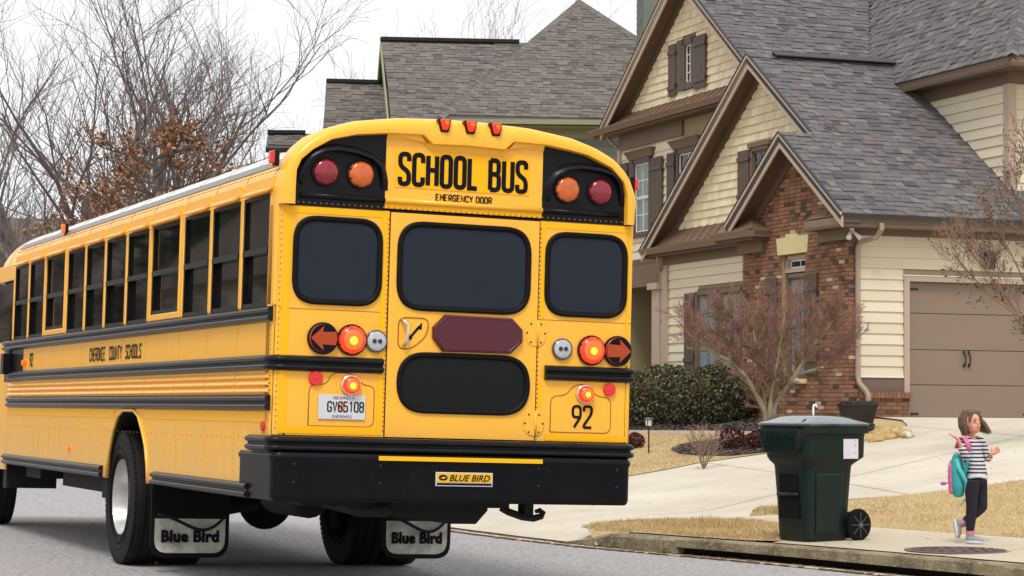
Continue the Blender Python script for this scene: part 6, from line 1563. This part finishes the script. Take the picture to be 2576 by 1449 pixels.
# ================================================================== things on the pavement and by the drive
# --- green wheeled bin
BING = mat('bin_green', srgb(14, 32, 29), .45, spec=.3, noise=(5, .5, srgb(22, 42, 38)), noise2=(45, .35, srgb(60, 76, 72), .60, .72))
BINL = mat('bin_lid_glare', srgb(48, 66, 70), .16, spec=1, coat=1, noise=(5, .4, srgb(100, 120, 128)))  # lid green paled to blue-grey in the colour for sky glare
BINB = mat('bin_black', (.005, .005, .005, 1), .6, spec=.15)
BP = V((5.43, 4.98, T(5.43, 4.98) + .011)); wb = empty('wheeled_bin', BP, (0, 0, radians(9))); wb.scale = (.93, .93, 1); tag(wb, 'dark green wheeled rubbish bin with a white sticker standing on the sidewalk', 'bin')
def ring(z, xf, xb, hy, r=.06, cut=0, n=5):
    P = fillet([(xf, -hy), (xb, -hy), (xb, hy), (xf, hy)], r * 2, True, n); return [(p.x, p.y, z) for p in P]
mb = MB(); mb.loft([ring(0, -.27, .225, .235, .05), ring(.02, -.285, .235, .25, .05), ring(.35, -.305, .255, .27), ring(.66, -.325, .275, .288), ring(.685, -.33, .28, .292), ring(.72, -.365, .33, .315), ring(.76, -.385, .395, .325, .05), ring(.95, -.39, .40, .33, .05), ring(.985, -.395, .405, .335, .05)])
body = mb.build('bin_body', BING, wb, auto=35, fix=True)
mb = MB(); mb.loft([ring(.975, -.43, .43, .36, .05), ring(1.045, -.435, .435, .365, .05), ring(1.05, -.42, .42, .35, .05)]); mb.build('bin_rim', BING, wb, auto=35, fix=True)
mb = MB(); mb.loft([ring(1.045, -.445, .42, .375, .05), ring(1.062, -.45, .425, .38, .05), ring(1.072, -.435, .41, .365, .05), ring(1.085, -.405, .37, .335, .08), ring(1.12, -.33, .28, .27, .10), ring(1.135, -.29, .15, .22, .10), ring(1.13, -.1, .05, .1, .05)]); lid = mb.build('bin_lid', BINL, wb, auto=45, fix=True)
mb = MB(); mb.slab([(-.40, -.30, 1.083), (-.05, -.34, 1.078), (-.02, -.30, 1.092), (-.33, -.26, 1.105)], (0, -.5, 1), .012); mb.build('lid_groove', BINB, lid, fix=True)
mb = MB(); mb.tube([(.40, -.32, 1.0), (.47, -.32, 1.02), (.50, -.30, 1.05), (.50, .30, 1.05), (.47, .32, 1.02), (.40, .32, 1.0)], .017, 8); mb.build('bin_handle', BING, wb, smooth=True)
# ribbed catch skirt under the rim on the street side corner
mb = MB(); mb.loft([[(-.445, -.335, 1.01), (-.445, .335, 1.01), (-.30, .35, 1.01), (-.30, -.35, 1.01)], [(-.43, -.24, .80), (-.43, .24, .80), (-.34, .24, .80), (-.34, -.24, .80)]]); o = mb.build('catch_skirt', BING, wb, fix=True, bevel=.006)
for k in range(11): MB().obox((-.448, -.20 + k * .04, .90), (.006, 0, 0), (0, .005, 0), (.008, 0, .075)).build('rib', BING, o)
mb = MB(); mb.tube([(-.45, -.338, 1.0), (-.432, -.242, .80), (-.432, .242, .80), (-.45, .338, 1.0)], .008, 6); mb.build('skirt_edge', BING, o, smooth=True)
# recessed catch bar in the front face and moulded panels
mb = MB(); mb.box((-.328, -.14, .44), (-.29, .14, .60)); mb.build('catch_recess', BINB, wb); mb = MB(); mb.box((-.322, -.15, .20), (-.29, .15, .40)); mb.build('front_panel', BINB, wb)
mb = MB(); mb.tube([(-.335, -.16, .42), (-.335, .16, .42)], .016, 8); mb.build('catch_bar', BING, wb, smooth=True)
mb = MB()
for k in range(2):
    x0, x1, z0, z1 = ((-.16, .17, .05, .61), (-.05, .22, .63, .70))[k]
mb.loft([[(-.20, -.262, .06), (.10, -.262, .06), (.13, -.292, .62), (-.22, -.292, .62)], [(-.18, -.272, .09), (.08, -.272, .09), (.11, -.300, .59), (-.20, -.300, .59)]]); mb.build('side_panel', BING, wb, fix=True, bevel=.01)
o = MB().box((.09, -.336, .745), (.275, -.330, .925)).build('sticker', mat('sticker_white', srgb(222, 222, 232), .4, noise=(14, .35, srgb(196, 194, 222))), wb, bevel=.003)
q = MB()
for z in (.905, .865, .795): q.box((.228, -.338, z), (.246, -.3355, z + .012))
q.build('sticker_mark', mat('sticker_yellow', srgb(222, 180, 70), .5), o)
for s_ in (-1, 1):
    w = empty('wheel', (.30, s_ * .30, .145)); w.parent = wb
    MB().lathe([(.06, -.03), (.118, -.034), (.14, -.028), (.147, -.012), (.147, .012), (.14, .028), (.118, .034), (.06, .03)], (0, 0, 0), (0, 1, 0), 40).build('tyre', BINB, w, auto=35)
    q = MB(); q.lathe([(.028, -.036), (.028, .036)], (0, 0, 0), (0, 1, 0), 16)
    for k in range(8): t = 2 * pi * k / 8; q.bar((cos(t) * .02, s_ * .036, sin(t) * .02), (cos(t) * .115, s_ * .035, sin(t) * .115), .014, .012, (0, 1, 0))
    q.build('rim', mat('bin_wheel_rim', (.03, .035, .05, 1), .4), w)
MB().tube([(.30, -.28, .145), (.30, .28, .145)], .014, 8).build('axle', BINB, wb)
MB().tube([(.30, -.336, .145), (.30, -.348, .145)], .022, 14).build('wheel_cap', mat('cap_grey', (.1, .12, .16, 1), .4), wb)
mb = MB(); mb.box((.16, -.24, .02), (.31, .24, .26)); mb.build('axle_housing', BINB, wb, bevel=.02)

# --- black planter with soil and twigs, by the brick corner
pp = at(2158, 1078, 35.4); pp.z = T(pp.x, pp.y); pl_ = empty('planter', pp, (0, 0, radians(-20))); tag(pl_, 'black square planter of dark soil standing at the brick corner', 'planter')
mb = MB(); rings = []
for z, w in ((0, .185), (.33, .265), (.35, .28), (.385, .28), (.385, .255), (.33, .25)): rings.append([(-w, -w * .7, z), (w, -w * .7, z), (w, w * .7, z), (-w, w * .7, z)])
mb.loft(rings); mb.build('pot', mat('planter_black', (.012, .011, .011, 1), .4, noise=(8, .5, (.03, .026, .024, 1))), pl_, fix=True)
q = MB(); r = random.Random(3)
for k in range(260): q.obox((r.uniform(-.24, .24), r.uniform(-.16, .16), .37 + r.uniform(0, .05)), V((r.uniform(.008, .025), 0, 0)), (0, r.uniform(.006, .015), 0), (0, 0, .008))
q.build('soil', mat('planter_soil', srgb(70, 58, 54), .95, noise=(20, .5, srgb(110, 100, 96))), pl_)['kind'] = 'stuff'
# --- pale rocks heaped beside the drive
ROCK = mat('rock_tan', srgb(186, 158, 104), .9, noise=(5, .7, srgb(150, 116, 70)), noise2=(14, .5, srgb(214, 196, 156), .5, .7), bump=.5, bscale=30)
r = random.Random(14); rocks = []
for k in range(30):
    px = 2178 + (k % 8) * 14.5 + r.uniform(-6, 6); py = 1094 - (k // 8) * 8 + r.uniform(-3, 3) - (6 if 2 < k % 8 < 7 else 0)
    if py > 1094 - abs((px - 2230)) * .12 + 4: continue
    dp = 32.4 + (1094 - py) * .05; p = at(px, py, dp); bm = bmesh.new(); bmesh.ops.create_icosphere(bm, subdivisions=2, radius=1); sx, sy, sz = r.uniform(.07, .13), r.uniform(.06, .10), r.uniform(.045, .08)
    for v in bm.verts:
        n_ = 1 + .35 * mnoise.noise(v.co * 1.3 + V((k * 3.1, 0, 0))); v.co = V((v.co.x * sx, v.co.y * sy, v.co.z * sz)) * n_
    me = bpy.data.meshes.new('rock'); bm.to_mesh(me); bm.free(); me.materials.append(ROCK)
    o = bpy.data.objects.new('rock', me); col.objects.link(o); o.location = (p.x, p.y, T(p.x, p.y) + sz * .55); o.rotation_euler = (0, 0, r.uniform(0, 3))
    tag(o, 'tan rock in the low heap between the planter and the driveway', 'rock', 'tan rocks heaped at the edge of the driveway')
q = MB(); P = [at(2256, 1056, 33), at(2272, 1060, 32.8), at(2286, 1068, 32.5), at(2287, 1076, 32.3)]
q.tube([V((p.x, p.y, T(p.x, p.y) + .045)) for p in P], .045, 10); o = q.build('drain_hose', mat('hose_white', srgb(206, 200, 184), .6), smooth=True); tag(o, 'pale drain hose curving round the heap of tan rocks', 'hose')
# --- white garden hook and the path light
p = at(2046, 1085, 33.2); p.z = T(p.x, p.y); hz = 1.257 + (1024 - 1010) / FPX * 33.2 - p.z
q = MB(); q.tube([(0, 0, 0), (0, 0, hz - .03), (.008, 0, hz - .008), (.03, 0, hz), (.05, 0, hz - .012), (.052, 0, hz - .04)], .016, 8); o = q.build('garden_hook', mat('pipe_white', srgb(226, 228, 234), .4), smooth=True); o.location = p
tag(o, 'white hooked pipe standing in front of the brickwork behind the bin', 'pipe')
p = at(1632, 1098, 35.5); p.z = T(p.x, p.y) + .01; pa = empty('path_light', p); tag(pa, 'small lantern style path light on a stake by the hedge', 'garden light'); hz = 1.257 - (1066 - 1024) / FPX * 35.5 - p.z
MB().tube([(0, 0, 0), (0, 0, hz)], .012, 8).build('stake', IRONB, pa)
MB().lathe([(0, .13), (.025, .125), (.07, .105), (.075, .098), (.05, .095)], (0, 0, hz), (0, 0, 1), 16).build('cap', mat('lamp_grey', srgb(96, 94, 98), .4, metal=.3), pa, auto=35)
MB().lathe([(.045, 0), (.055, .09)], (0, 0, hz), (0, 0, 1), 8).build('lamp_glass', WHT, pa)
q = MB()
for k in range(4): t = pi / 4 + k * pi / 2; q.tube([(cos(t) * .058, sin(t) * .058, hz), (cos(t) * .066, sin(t) * .066, hz + .1)], .007, 4)
q.build('lamp_cage', IRONB, pa)
# mulch chips
q = MB(); r = random.Random(6); k = 0
while k < 9000:
    x, y = r.uniform(9.9, 13.9), r.uniform(15.3, 27)
    if not (in_poly(x, y, mulch) or in_poly(x, y, mulch2)): continue
    k += 1; t = r.uniform(0, 3.14); u = V((cos(t), sin(t), r.uniform(-.3, .3))) * r.uniform(.015, .04); w = V((-sin(t), cos(t), r.uniform(-.2, .2))) * r.uniform(.006, .014)
    c = V((x, y, T(x, y) + .03 + r.uniform(0, .02))); q.add([c - u - w, c + u - w, c + u + w, c - u + w], [(0, 1, 2, 3)], r.uniform(.01, 1))
o = q.build('mulch_chips', mat('mulch_chip', srgb(90, 78, 72), .95, tone=[(0, srgb(44, 36, 34)), (.6, srgb(84, 72, 68)), (1, srgb(136, 124, 116))])); tag(o, kind='stuff', label='dark bark mulch chips around the maple', cat='mulch')

# stray leaves blown over the drive, the lawns and the road edge
q = MB(); r = random.Random(44)
for k in range(170):
    x, y = r.uniform(4.2, 12), r.uniform(1, 16)
    c = V((x, y, Tg(x, y) + .022)) if x > xc(y) + .2 else V((x, y, -.0209 * x + .012)); t = r.uniform(0, 6.3); s = r.uniform(.010, .024); u = V((cos(t), sin(t), r.uniform(-.2, .4))) * s; w = V((-sin(t), cos(t), .2)) * s * .5
    q.add([c - u, c + w, c + u, c - w], [(0, 1, 2, 3)], r.uniform(.01, 1))
o = q.build('fallen_leaves', OAKL); tag(o, kind='stuff', label='scattered dry brown leaves on the drive and lawns', cat='leaves')
# ================================================================== the girl
GD = 20.62
def gp(X, Y, d=0.): return at(2307.7 + .287 * X, 992.9 + .287 * Y, GD + d)
G0 = gp(470, 1330); G0.z = T(G0.x, G0.y) + .011
girl = None
SKINM = mat('skin', srgb(222, 158, 134), .5, noise=(30, .3, srgb(206, 136, 116))); HAIRM = mat('hair_brown', srgb(86, 64, 50), .6, noise=(60, .6, srgb(122, 98, 78)), bump=.5, bscale=200)
dirR, dirF = CAM_R.copy(), V((CAM_F.x, CAM_F.y, 0)).normalized(); dirR.z = 0; dirR.normalize(); UPV = V((0, 0, 1))
def ell(mb, c, ax, rx, ry, rz, n=14):
    """ellipsoid with axes ax=(x, y, z)"""
    rings = []
    for i in range(1, n):
        t = pi * i / n; rings.append([c + ax[2] * (cos(t) * rz) + (ax[0] * (cos(a) * rx) + ax[1] * (sin(a) * ry)) * sin(t) for a in [2 * pi * k / 16 for k in range(16)]])
    mb.loft(rings)
def limb(mb, pts, rads, n=12, flat=None):
    P = []; R_ = []
    for i in range(len(pts) - 1):
        for k in range(4): f = k / 4; P.append(pts[i].lerp(pts[i + 1], f)); R_.append(rads[i] + (rads[i + 1] - rads[i]) * f)
    P.append(pts[-1]); R_.append(rads[-1]); mb.tube(P, R_, n)
def remesh(mb, name, m, parent, vox, smooth=6, sub=False):
    mb.v = [(x - G0.x, y - G0.y, z - G0.z) for x, y, z in mb.v]
    o = mb.build(name, m, parent, fix=True); md = o.modifiers.new('remesh', 'REMESH'); md.mode = 'VOXEL'; md.voxel_size = vox; md.use_smooth_shade = True
    s = o.modifiers.new('smooth', 'SMOOTH'); s.iterations = smooth; s.factor = .5
    return o
# joints; the first depth value is towards (-) or away (+) from the camera
neck0, neck1 = gp(478, 385, .02), gp(470, 330, .02); HC = gp(474, 245, .0)
shR, shL = gp(408, 425, -.08), gp(556, 415, .09)          # her right shoulder is nearer
elR, wrR = gp(428, 555, -.13), gp(352, 382, -.16); elL, wrL = gp(612, 560, .10), gp(648, 520, .0)
hipR, hipL = gp(478, 745, -.06), gp(545, 745, .06); kneR, ankR = gp(476, 965, -.05), gp(462, 1215, -.02); kneL, ankL = gp(566, 985, .04), gp(404, 1125, .06)
fd = (dirR * .50 - dirF * .86).normalized(); sd2 = fd.cross(UPV).normalized(); hu = (UPV + dirR * -.08 - fd * .10).normalized()     # face, side, head up
fd = (fd - hu * fd.dot(hu)).normalized(); sd2 = fd.cross(hu)
mb = MB(); ell(mb, HC + hu * .012, (sd2, fd, hu), .074, .086, .092); ell(mb, HC + fd * .022 - hu * .045, (sd2, fd, hu), .052, .060, .058); limb(mb, [neck0, neck1], [.036, .034])
ell(mb, HC + fd * .062 - hu * .062, (sd2, fd, hu), .020, .018, .018, 8)                       # chin
for s_ in (-1, 1): ell(mb, HC + fd * .052 + sd2 * .030 * s_ - hu * .034, (sd2, fd, hu), .022, .018, .02, 8)     # cheeks
limb(mb, [HC + fd * .082 + hu * .002, HC + fd * .092 - hu * .022, HC + fd * .084 - hu * .030], [.006, .009, .006], 8)   # nose
ell(mb, HC + fd * .076 - hu * .052, (sd2, fd, hu), .018, .010, .009, 8)
for s_ in (-1, 1): ell(mb, HC + sd2 * .075 * s_ - hu * .015, (fd, sd2, hu), .014, .008, .022, 8)
chest = gp(480, 520, .02); belly = gp(505, 640, .0); limb(mb, [neck0, chest, belly, (hipR + hipL) / 2], [.045, .075, .070, .070])
for a, b, c, r0 in ((shR, elR, wrR, .026), (shL, elL, wrL, .026)): limb(mb, [a, b, c], [r0 + .006, r0 - .002, .0165])
limb(mb, [hipR, kneR, ankR], [.06, .040, .026]); limb(mb, [hipL, kneL, ankL], [.06, .040, .026])
def hand(mb, w, d, up, thumb_side, L=.095):
    d = d.normalized(); up = (up - d * up.dot(d)).normalized(); sdv = d.cross(up)
    c = w + d * L * .28; ell(mb, c, (sdv, up, d), .026, .011, .030, 8); limb(mb, [w - d * .01, w + d * .02], [.0165, .018], 8)
    for k, (o_, ln) in enumerate(((-.020, .036), (-.007, .042), (.007, .040), (.019, .032))):
        b = w + d * L * .50 + sdv * o_; e = b + (d + sdv * o_ * 9).normalized() * ln * .55; e2 = e + (d * .85 + sdv * o_ * 7 + up * .45).normalized() * ln * .55; mb.tube([b - d * .012, b, e, e2], [.0078, .0078, .007, .0055], 7)
    b = w + d * .012 + sdv * thumb_side * .018; mb.tube([b, b + (d * .5 + sdv * thumb_side).normalized() * .020, b + (d * 1.1 + sdv * thumb_side * .9).normalized() * .044], [.0085, .008, .006], 7)
hand(mb, wrR, gp(262, 335, -.14) - wrR, UPV, 1); hand(mb, wrL, gp(724, 470, -.02) - wrL, dirF * -1 + UPV * .2, -1)
girl = remesh(mb, 'person', SKINM, None, .0052, 3); girl.location = G0
tag(girl, 'small girl in a striped shirt and dark leggings skipping along the sidewalk', 'person')
# face features
def gpart(mb, name, m, **k): mb.v = [(x - G0.x, y - G0.y, z - G0.z) for x, y, z in mb.v]; return mb.build(name, m, girl, **k)
for s_ in (-1, 1):
    c = HC + fd * .0795 + sd2 * .030 * s_ + hu * .004; q = MB(); ell(q, c, (sd2, fd, hu), .013, .006, .0062, 8); gpart(q, 'eye', mat('eye_white', srgb(220, 210, 205), .3), smooth=True)
    q = MB(); ell(q, c + fd * .0042, (sd2, fd, hu), .006, .004, .0055, 8); gpart(q, 'iris', mat('iris_dark', srgb(46, 30, 24), .3), smooth=True)
    q = MB(); q.tube([c + fd * .004 + sd2 * -.016 + hu * .004, c + fd * .0065 + hu * .0075, c + fd * .003 + sd2 * .016 + hu * .004], [.0018, .003, .0018], 6); gpart(q, 'eyelid', mat('lash_brown', srgb(88, 56, 46), .6), smooth=True)
    q = MB(); q.tube([c + fd * .005 + sd2 * -.017 + hu * .017, c + fd * .009 + hu * .021, c + fd * .003 + sd2 * .017 + hu * .016], [.0016, .003, .0016], 6); gpart(q, 'eyebrow', HAIRM, smooth=True)
q = MB(); m0 = HC + fd * .0875 - hu * .050; q.tube([m0 - sd2 * .020 - fd * .012 + hu * .004, m0 - sd2 * .009, m0 + sd2 * .009, m0 + sd2 * .020 - fd * .012 + hu * .004], [.002, .0042, .0042, .002], 8); gpart(q, 'mouth', mat('lips', srgb(190, 92, 88), .45), smooth=True)
# hair: a cap and bob locks, the far side swinging out
mb = MB(); hcup = HC + hu * .030 - fd * .026; ell(mb, hcup, (sd2, fd, hu), .086, .088, .090)
r = random.Random(2)
for k in range(46):
    ang = radians(-104 + 208 * k / 45); od = (-fd * cos(ang) + sd2 * sin(ang)); st = hcup + od * .074 + hu * .03
    swing = dirR * (.075 if ang < -.4 else .012) if od.dot(dirR) > .2 else dirR * -.012
    en = HC + od * .074 - hu * (.088 + r.uniform(-.015, .015)) + swing + dirR * .01
    md_ = st.lerp(en, .5) + od * .016; mb.tube([st, md_, en.lerp(md_, .3), en], [.022, .022, .017, .005], 8)
hr = remesh(mb, 'hair', HAIRM, girl, .006, 2)
q = MB()
for k in range(240):
    ang = radians(r.uniform(-106, 106)); od = (-fd * cos(ang) + sd2 * sin(ang)); st = hcup + od * .05 + hu * .088; m1 = hcup + od * .094 + hu * .02
    sw = dirR * (.08 if ang < -.4 else .014) if od.dot(dirR) > .2 else dirR * -.014
    en = HC + od * .084 - hu * (.094 + r.uniform(-.02, .02)) + sw + dirR * .01; q.tube([st, m1, m1.lerp(en, .5) + od * .014, en + V((r.gauss(0, .006), r.gauss(0, .006), 0))], [.0022, .0022, .002, .0012], 3, cap=False)
gpart(q, 'hair_strands', mat('hair_lighter', srgb(130, 104, 82), .5))['kind'] = 'stuff'
# fringe swept off the face
mb = MB()
for k in range(9):
    o_ = (k - 4) / 4; st = HC + hu * .105 + fd * .01 + sd2 * o_ * .02; mb.tube([st, HC + hu * .082 + fd * .058 + sd2 * o_ * .055, HC + hu * (.030 - .03 * abs(o_)) + fd * (.070 - .02 * abs(o_)) + sd2 * (.068 * (1 if o_ > 0 else -1))], [.016, .014, .008], 7)
remesh(mb, 'fringe', HAIRM, girl, .006, 2)
# striped shirt
SHIRT = bpy.data.materials.new('striped_shirt'); SHIRT.use_nodes = True; n = SHIRT.node_tree.nodes; l = SHIRT.node_tree.links
t = n.new('ShaderNodeTexCoord'); sx = n.new('ShaderNodeSeparateXYZ'); l.new(t.outputs['Object'], sx.inputs[0])
mm = n.new('ShaderNodeMath'); mm.operation = 'MULTIPLY'; mm.inputs[1].default_value = 1 / .0335; l.new(sx.outputs[2], mm.inputs[0]); mf = n.new('ShaderNodeMath'); mf.operation = 'FRACT'; l.new(mm.outputs[0], mf.inputs[0])
mg = n.new('ShaderNodeMath'); mg.operation = 'GREATER_THAN'; mg.inputs[1].default_value = .56; l.new(mf.outputs[0], mg.inputs[0]); mixs = n.new('ShaderNodeMix'); mixs.data_type = 'RGBA'; mixs.inputs[6].default_value = srgb(206, 206, 214); mixs.inputs[7].default_value = srgb(34, 36, 58)
l.new(mg.outputs[0], mixs.inputs[0]); l.new(mixs.outputs[2], n['Principled BSDF'].inputs['Base Color']); n['Principled BSDF'].inputs['Roughness'].default_value = .85
mb = MB(); limb(mb, [gp(480, 392, .02), gp(484, 430, .02), chest, gp(506, 620, 0), gp(517, 708, .0)], [.052, .080, .090, .094, .098], 16)
limb(mb, [shR + V((0, 0, .0)), elR, elR.lerp(wrR, .55)], [.046, .040, .034]); limb(mb, [shL, elL, elL.lerp(wrL, .5)], [.046, .040, .036]); limb(mb, [shR.lerp(neck0, .6), shR], [.042, .046]); limb(mb, [shL.lerp(neck0, .6), shL], [.042, .046])
sh = remesh(mb, 'shirt', SHIRT, girl, .007, 4)
q = MB(); cpt = gp(518, 716, 0); rg = []
for z, rr_ in ((.02, .100), (0, .104), (-.014, .106), (-.016, .100)):
    rg.append([cpt + dirR * cos(a) * (rr_ + .006 * sin(5 * a)) + dirF * sin(a) * (rr_ + .006 * cos(4 * a)) + V((0, 0, z + .008 * sin(3 * a))) for a in [2 * pi * k / 32 for k in range(32)]])
q.loft(rg, cap=False); gpart(q, 'shirt_hem', mat('shirt_hem_white', srgb(214, 210, 222), .85), smooth=True)
LEG = mat('leggings_black', srgb(20, 20, 30), .8, noise=(20, .4, srgb(34, 34, 44)))
mb = MB(); ell(mb, (hipR + hipL) / 2 + V((0, 0, .02)), (dirR, dirF, UPV), .088, .090, .075); limb(mb, [hipR, hipR.lerp(kneR, .5), kneR, kneR.lerp(ankR, .5), ankR + V((0, 0, .02))], [.070, .062, .050, .046, .036]); limb(mb, [hipL, hipL.lerp(kneL, .5), kneL, kneL.lerp(ankL, .5), ankL.lerp(kneL, .08)], [.070, .060, .050, .046, .036])
remesh(mb, 'leggings', LEG, girl, .007, 4)
for a, u in ((ankR, UPV), (ankL, (kneL - ankL).normalized())):
    q = MB(); q.tube([a - u * .02, a + u * .022], [.034, .037], 14); gpart(q, 'sock', mat('sock_pink', srgb(214, 84, 140), .8), smooth=True)
SHOE = mat('shoe_grey', srgb(150, 150, 160), .45, noise=(30, .5, srgb(112, 112, 122))); SOLE = mat('shoe_sole', srgb(206, 208, 214), .6)
def shoe(ank, d, up):
    d = d.normalized(); up = (up - d * up.dot(d)).normalized(); s = d.cross(up); c = ank - up * .045; mb = MB()
    ell(mb, c + d * .0 , (s, d, up), .034, .042, .036, 10); ell(mb, c + d * .055 - up * .008, (s, d, up), .034, .055, .028, 10); ell(mb, c + d * .095 - up * .016, (s, d, up), .033, .036, .020, 10); limb(mb, [ank - up * .02, ank + up * .015], [.036, .036])
    o = remesh(mb, 'shoe', SHOE, girl, .006, 2); q = MB(); rg = []
    for z, k in ((-.045, .94), (-.040, 1), (-.028, 1), (-.024, .94)):
        rg.append([c + d * (.045 + .090 * cos(a) * k) + s * (.036 * sin(a) * k * (1 - .12 * cos(2 * a))) + up * (z + .006) for a in [2 * pi * j / 28 for j in range(28)]])
    q.loft(rg); q.v = [(x - G0.x, y - G0.y, z - G0.z) for x, y, z in q.v]; q.build('sole', SOLE, o, auto=40, fix=True)
    q = MB()
    for j in range(4): cc = c + d * (.045 + j * .016) + up * (.026 - j * .005); q.tube([cc - s * .02, cc + up * .004, cc + s * .02], .003, 5)
    q.v = [(x - G0.x, y - G0.y, z - G0.z) for x, y, z in q.v]; q.build('laces', SOLE, o)
shoe(ankR + V((0, 0, 0)), dirR * .93 - dirF * .37, UPV); shoe(ankL, (gp(425, 1275, .05) - ankL).normalized(), dirR * .85 + UPV * .5)
# backpack
TEAL = mat('backpack_teal', srgb(58, 170, 172), .7, noise=(12, .4, srgb(44, 138, 142))); PINK = mat('backpack_pink', srgb(224, 92, 148), .7, noise=(40, .5, srgb(240, 150, 180)))
bc = gp(352, 700, .03); bpk = empty('backpack', bc); tag(bpk, 'teal and pink school backpack hanging off the girl by its straps', 'backpack')
bu = (gp(352, 470, .0) - gp(372, 900, .0)).normalized(); bo = (dirR * -1 - dirF * -.25).normalized(); bo = (bo - bu * bo.dot(bu)).normalized(); bs = bu.cross(bo)
def bpart(mb, name, m, vox=.008, rm=True):
    mb.v = [(x - bc.x, y - bc.y, z - bc.z) for x, y, z in mb.v]; o = mb.build(name, m, bpk, fix=True, smooth=True)
    if rm: md = o.modifiers.new('remesh', 'REMESH'); md.mode = 'VOXEL'; md.voxel_size = vox; md.use_smooth_shade = True; s = o.modifiers.new('smooth', 'SMOOTH'); s.iterations = 4
    return o
mb = MB(); mb.loft([[bc + bu * z + bs * (cos(a) * w * abs(cos(a)) ** -.3 if abs(cos(a)) > .01 else 0) + bo * (sin(a) * t_) for a in [2 * pi * (k + .5) / 20 for k in range(20)]] for z, w, t_ in ((-.20, .05, .02), (-.185, .105, .045), (-.1, .13, .065), (.05, .13, .062), (.13, .115, .05), (.175, .08, .032), (.195, .03, .012))]); bpart(mb, 'bag_body', TEAL)
mb = MB(); mb.loft([[bc + bo * .052 + bu * z + bs * (cos(a) * w) + bo * (sin(a) * t_) for a in [2 * pi * k / 20 for k in range(20)]] for z, w, t_ in ((-.17, .06, .01), (-.15, .095, .03), (-.04, .10, .034), (.08, .098, .026), (.13, .05, .008))]); bpart(mb, 'front_pocket', PINK)
mb = MB()
for k in range(5): z = -.12 + k * .05; mb.tube([bc + bo * .088 + bu * z - bs * .07, bc + bo * .094 + bu * z, bc + bo * .088 + bu * z + bs * .07], .004, 5)
bpart(mb, 'pocket_stripe', mat('pocket_white', srgb(226, 210, 222), .7), rm=False)
def band(mb, pts, w, th, side):
    rings = []; P = [V(p) for p in pts]
    for i, p in enumerate(P):
        d = (P[min(i + 1, len(P) - 1)] - P[max(i - 1, 0)]).normalized(); s = (side - d * side.dot(d)).normalized(); n_ = d.cross(s)
        rings.append([p + s * a * w / 2 + n_ * b * th / 2 for a, b in ((-1, -1), (1, -1), (1, 1), (-1, 1))])
    mb.loft(rings)
side_ = (dirR * .3 - dirF * 1).normalized()
mb = MB(); band(mb, [gp(345, 470, -.02), gp(378, 378, -.07), gp(412, 372, -.12), gp(446, 430, -.145), gp(452, 500, -.14)], .040, .012, dirR); bpart(mb, 'strap', PINK, rm=False)
mb = MB(); band(mb, [gp(452, 500, -.14), gp(440, 590, -.13), gp(428, 640, -.11), gp(405, 720, -.08), gp(375, 790, -.03)], .030, .010, dirR); bpart(mb, 'strap', TEAL, rm=False)
mb = MB(); band(mb, [gp(350, 560, -.08), gp(362, 640, -.11), gp(395, 700, -.12), gp(425, 760, -.1), gp(425, 850, -.06)], .035, .012, dirR); bpart(mb, 'side_gusset', mat('gusset_teal', srgb(84, 196, 200), .7), rm=False)
mb = MB(); band(mb, [gp(420, 920, 0), gp(395, 950, -.01), gp(372, 968, -.01)], .022, .006, dirF); bpart(mb, 'loose_strap', TEAL, rm=False)
mb = MB(); band(mb, [gp(300, 770, 0), gp(270, 772, -.01), gp(245, 775, -.01)], .012, .006, UPV); ell(mb, gp(228, 778, -.01), (dirR, dirF, UPV), .028, .02, .018, 8); bpart(mb, 'key_charm', mat('charm_purple', srgb(170, 92, 190), .6), rm=False)
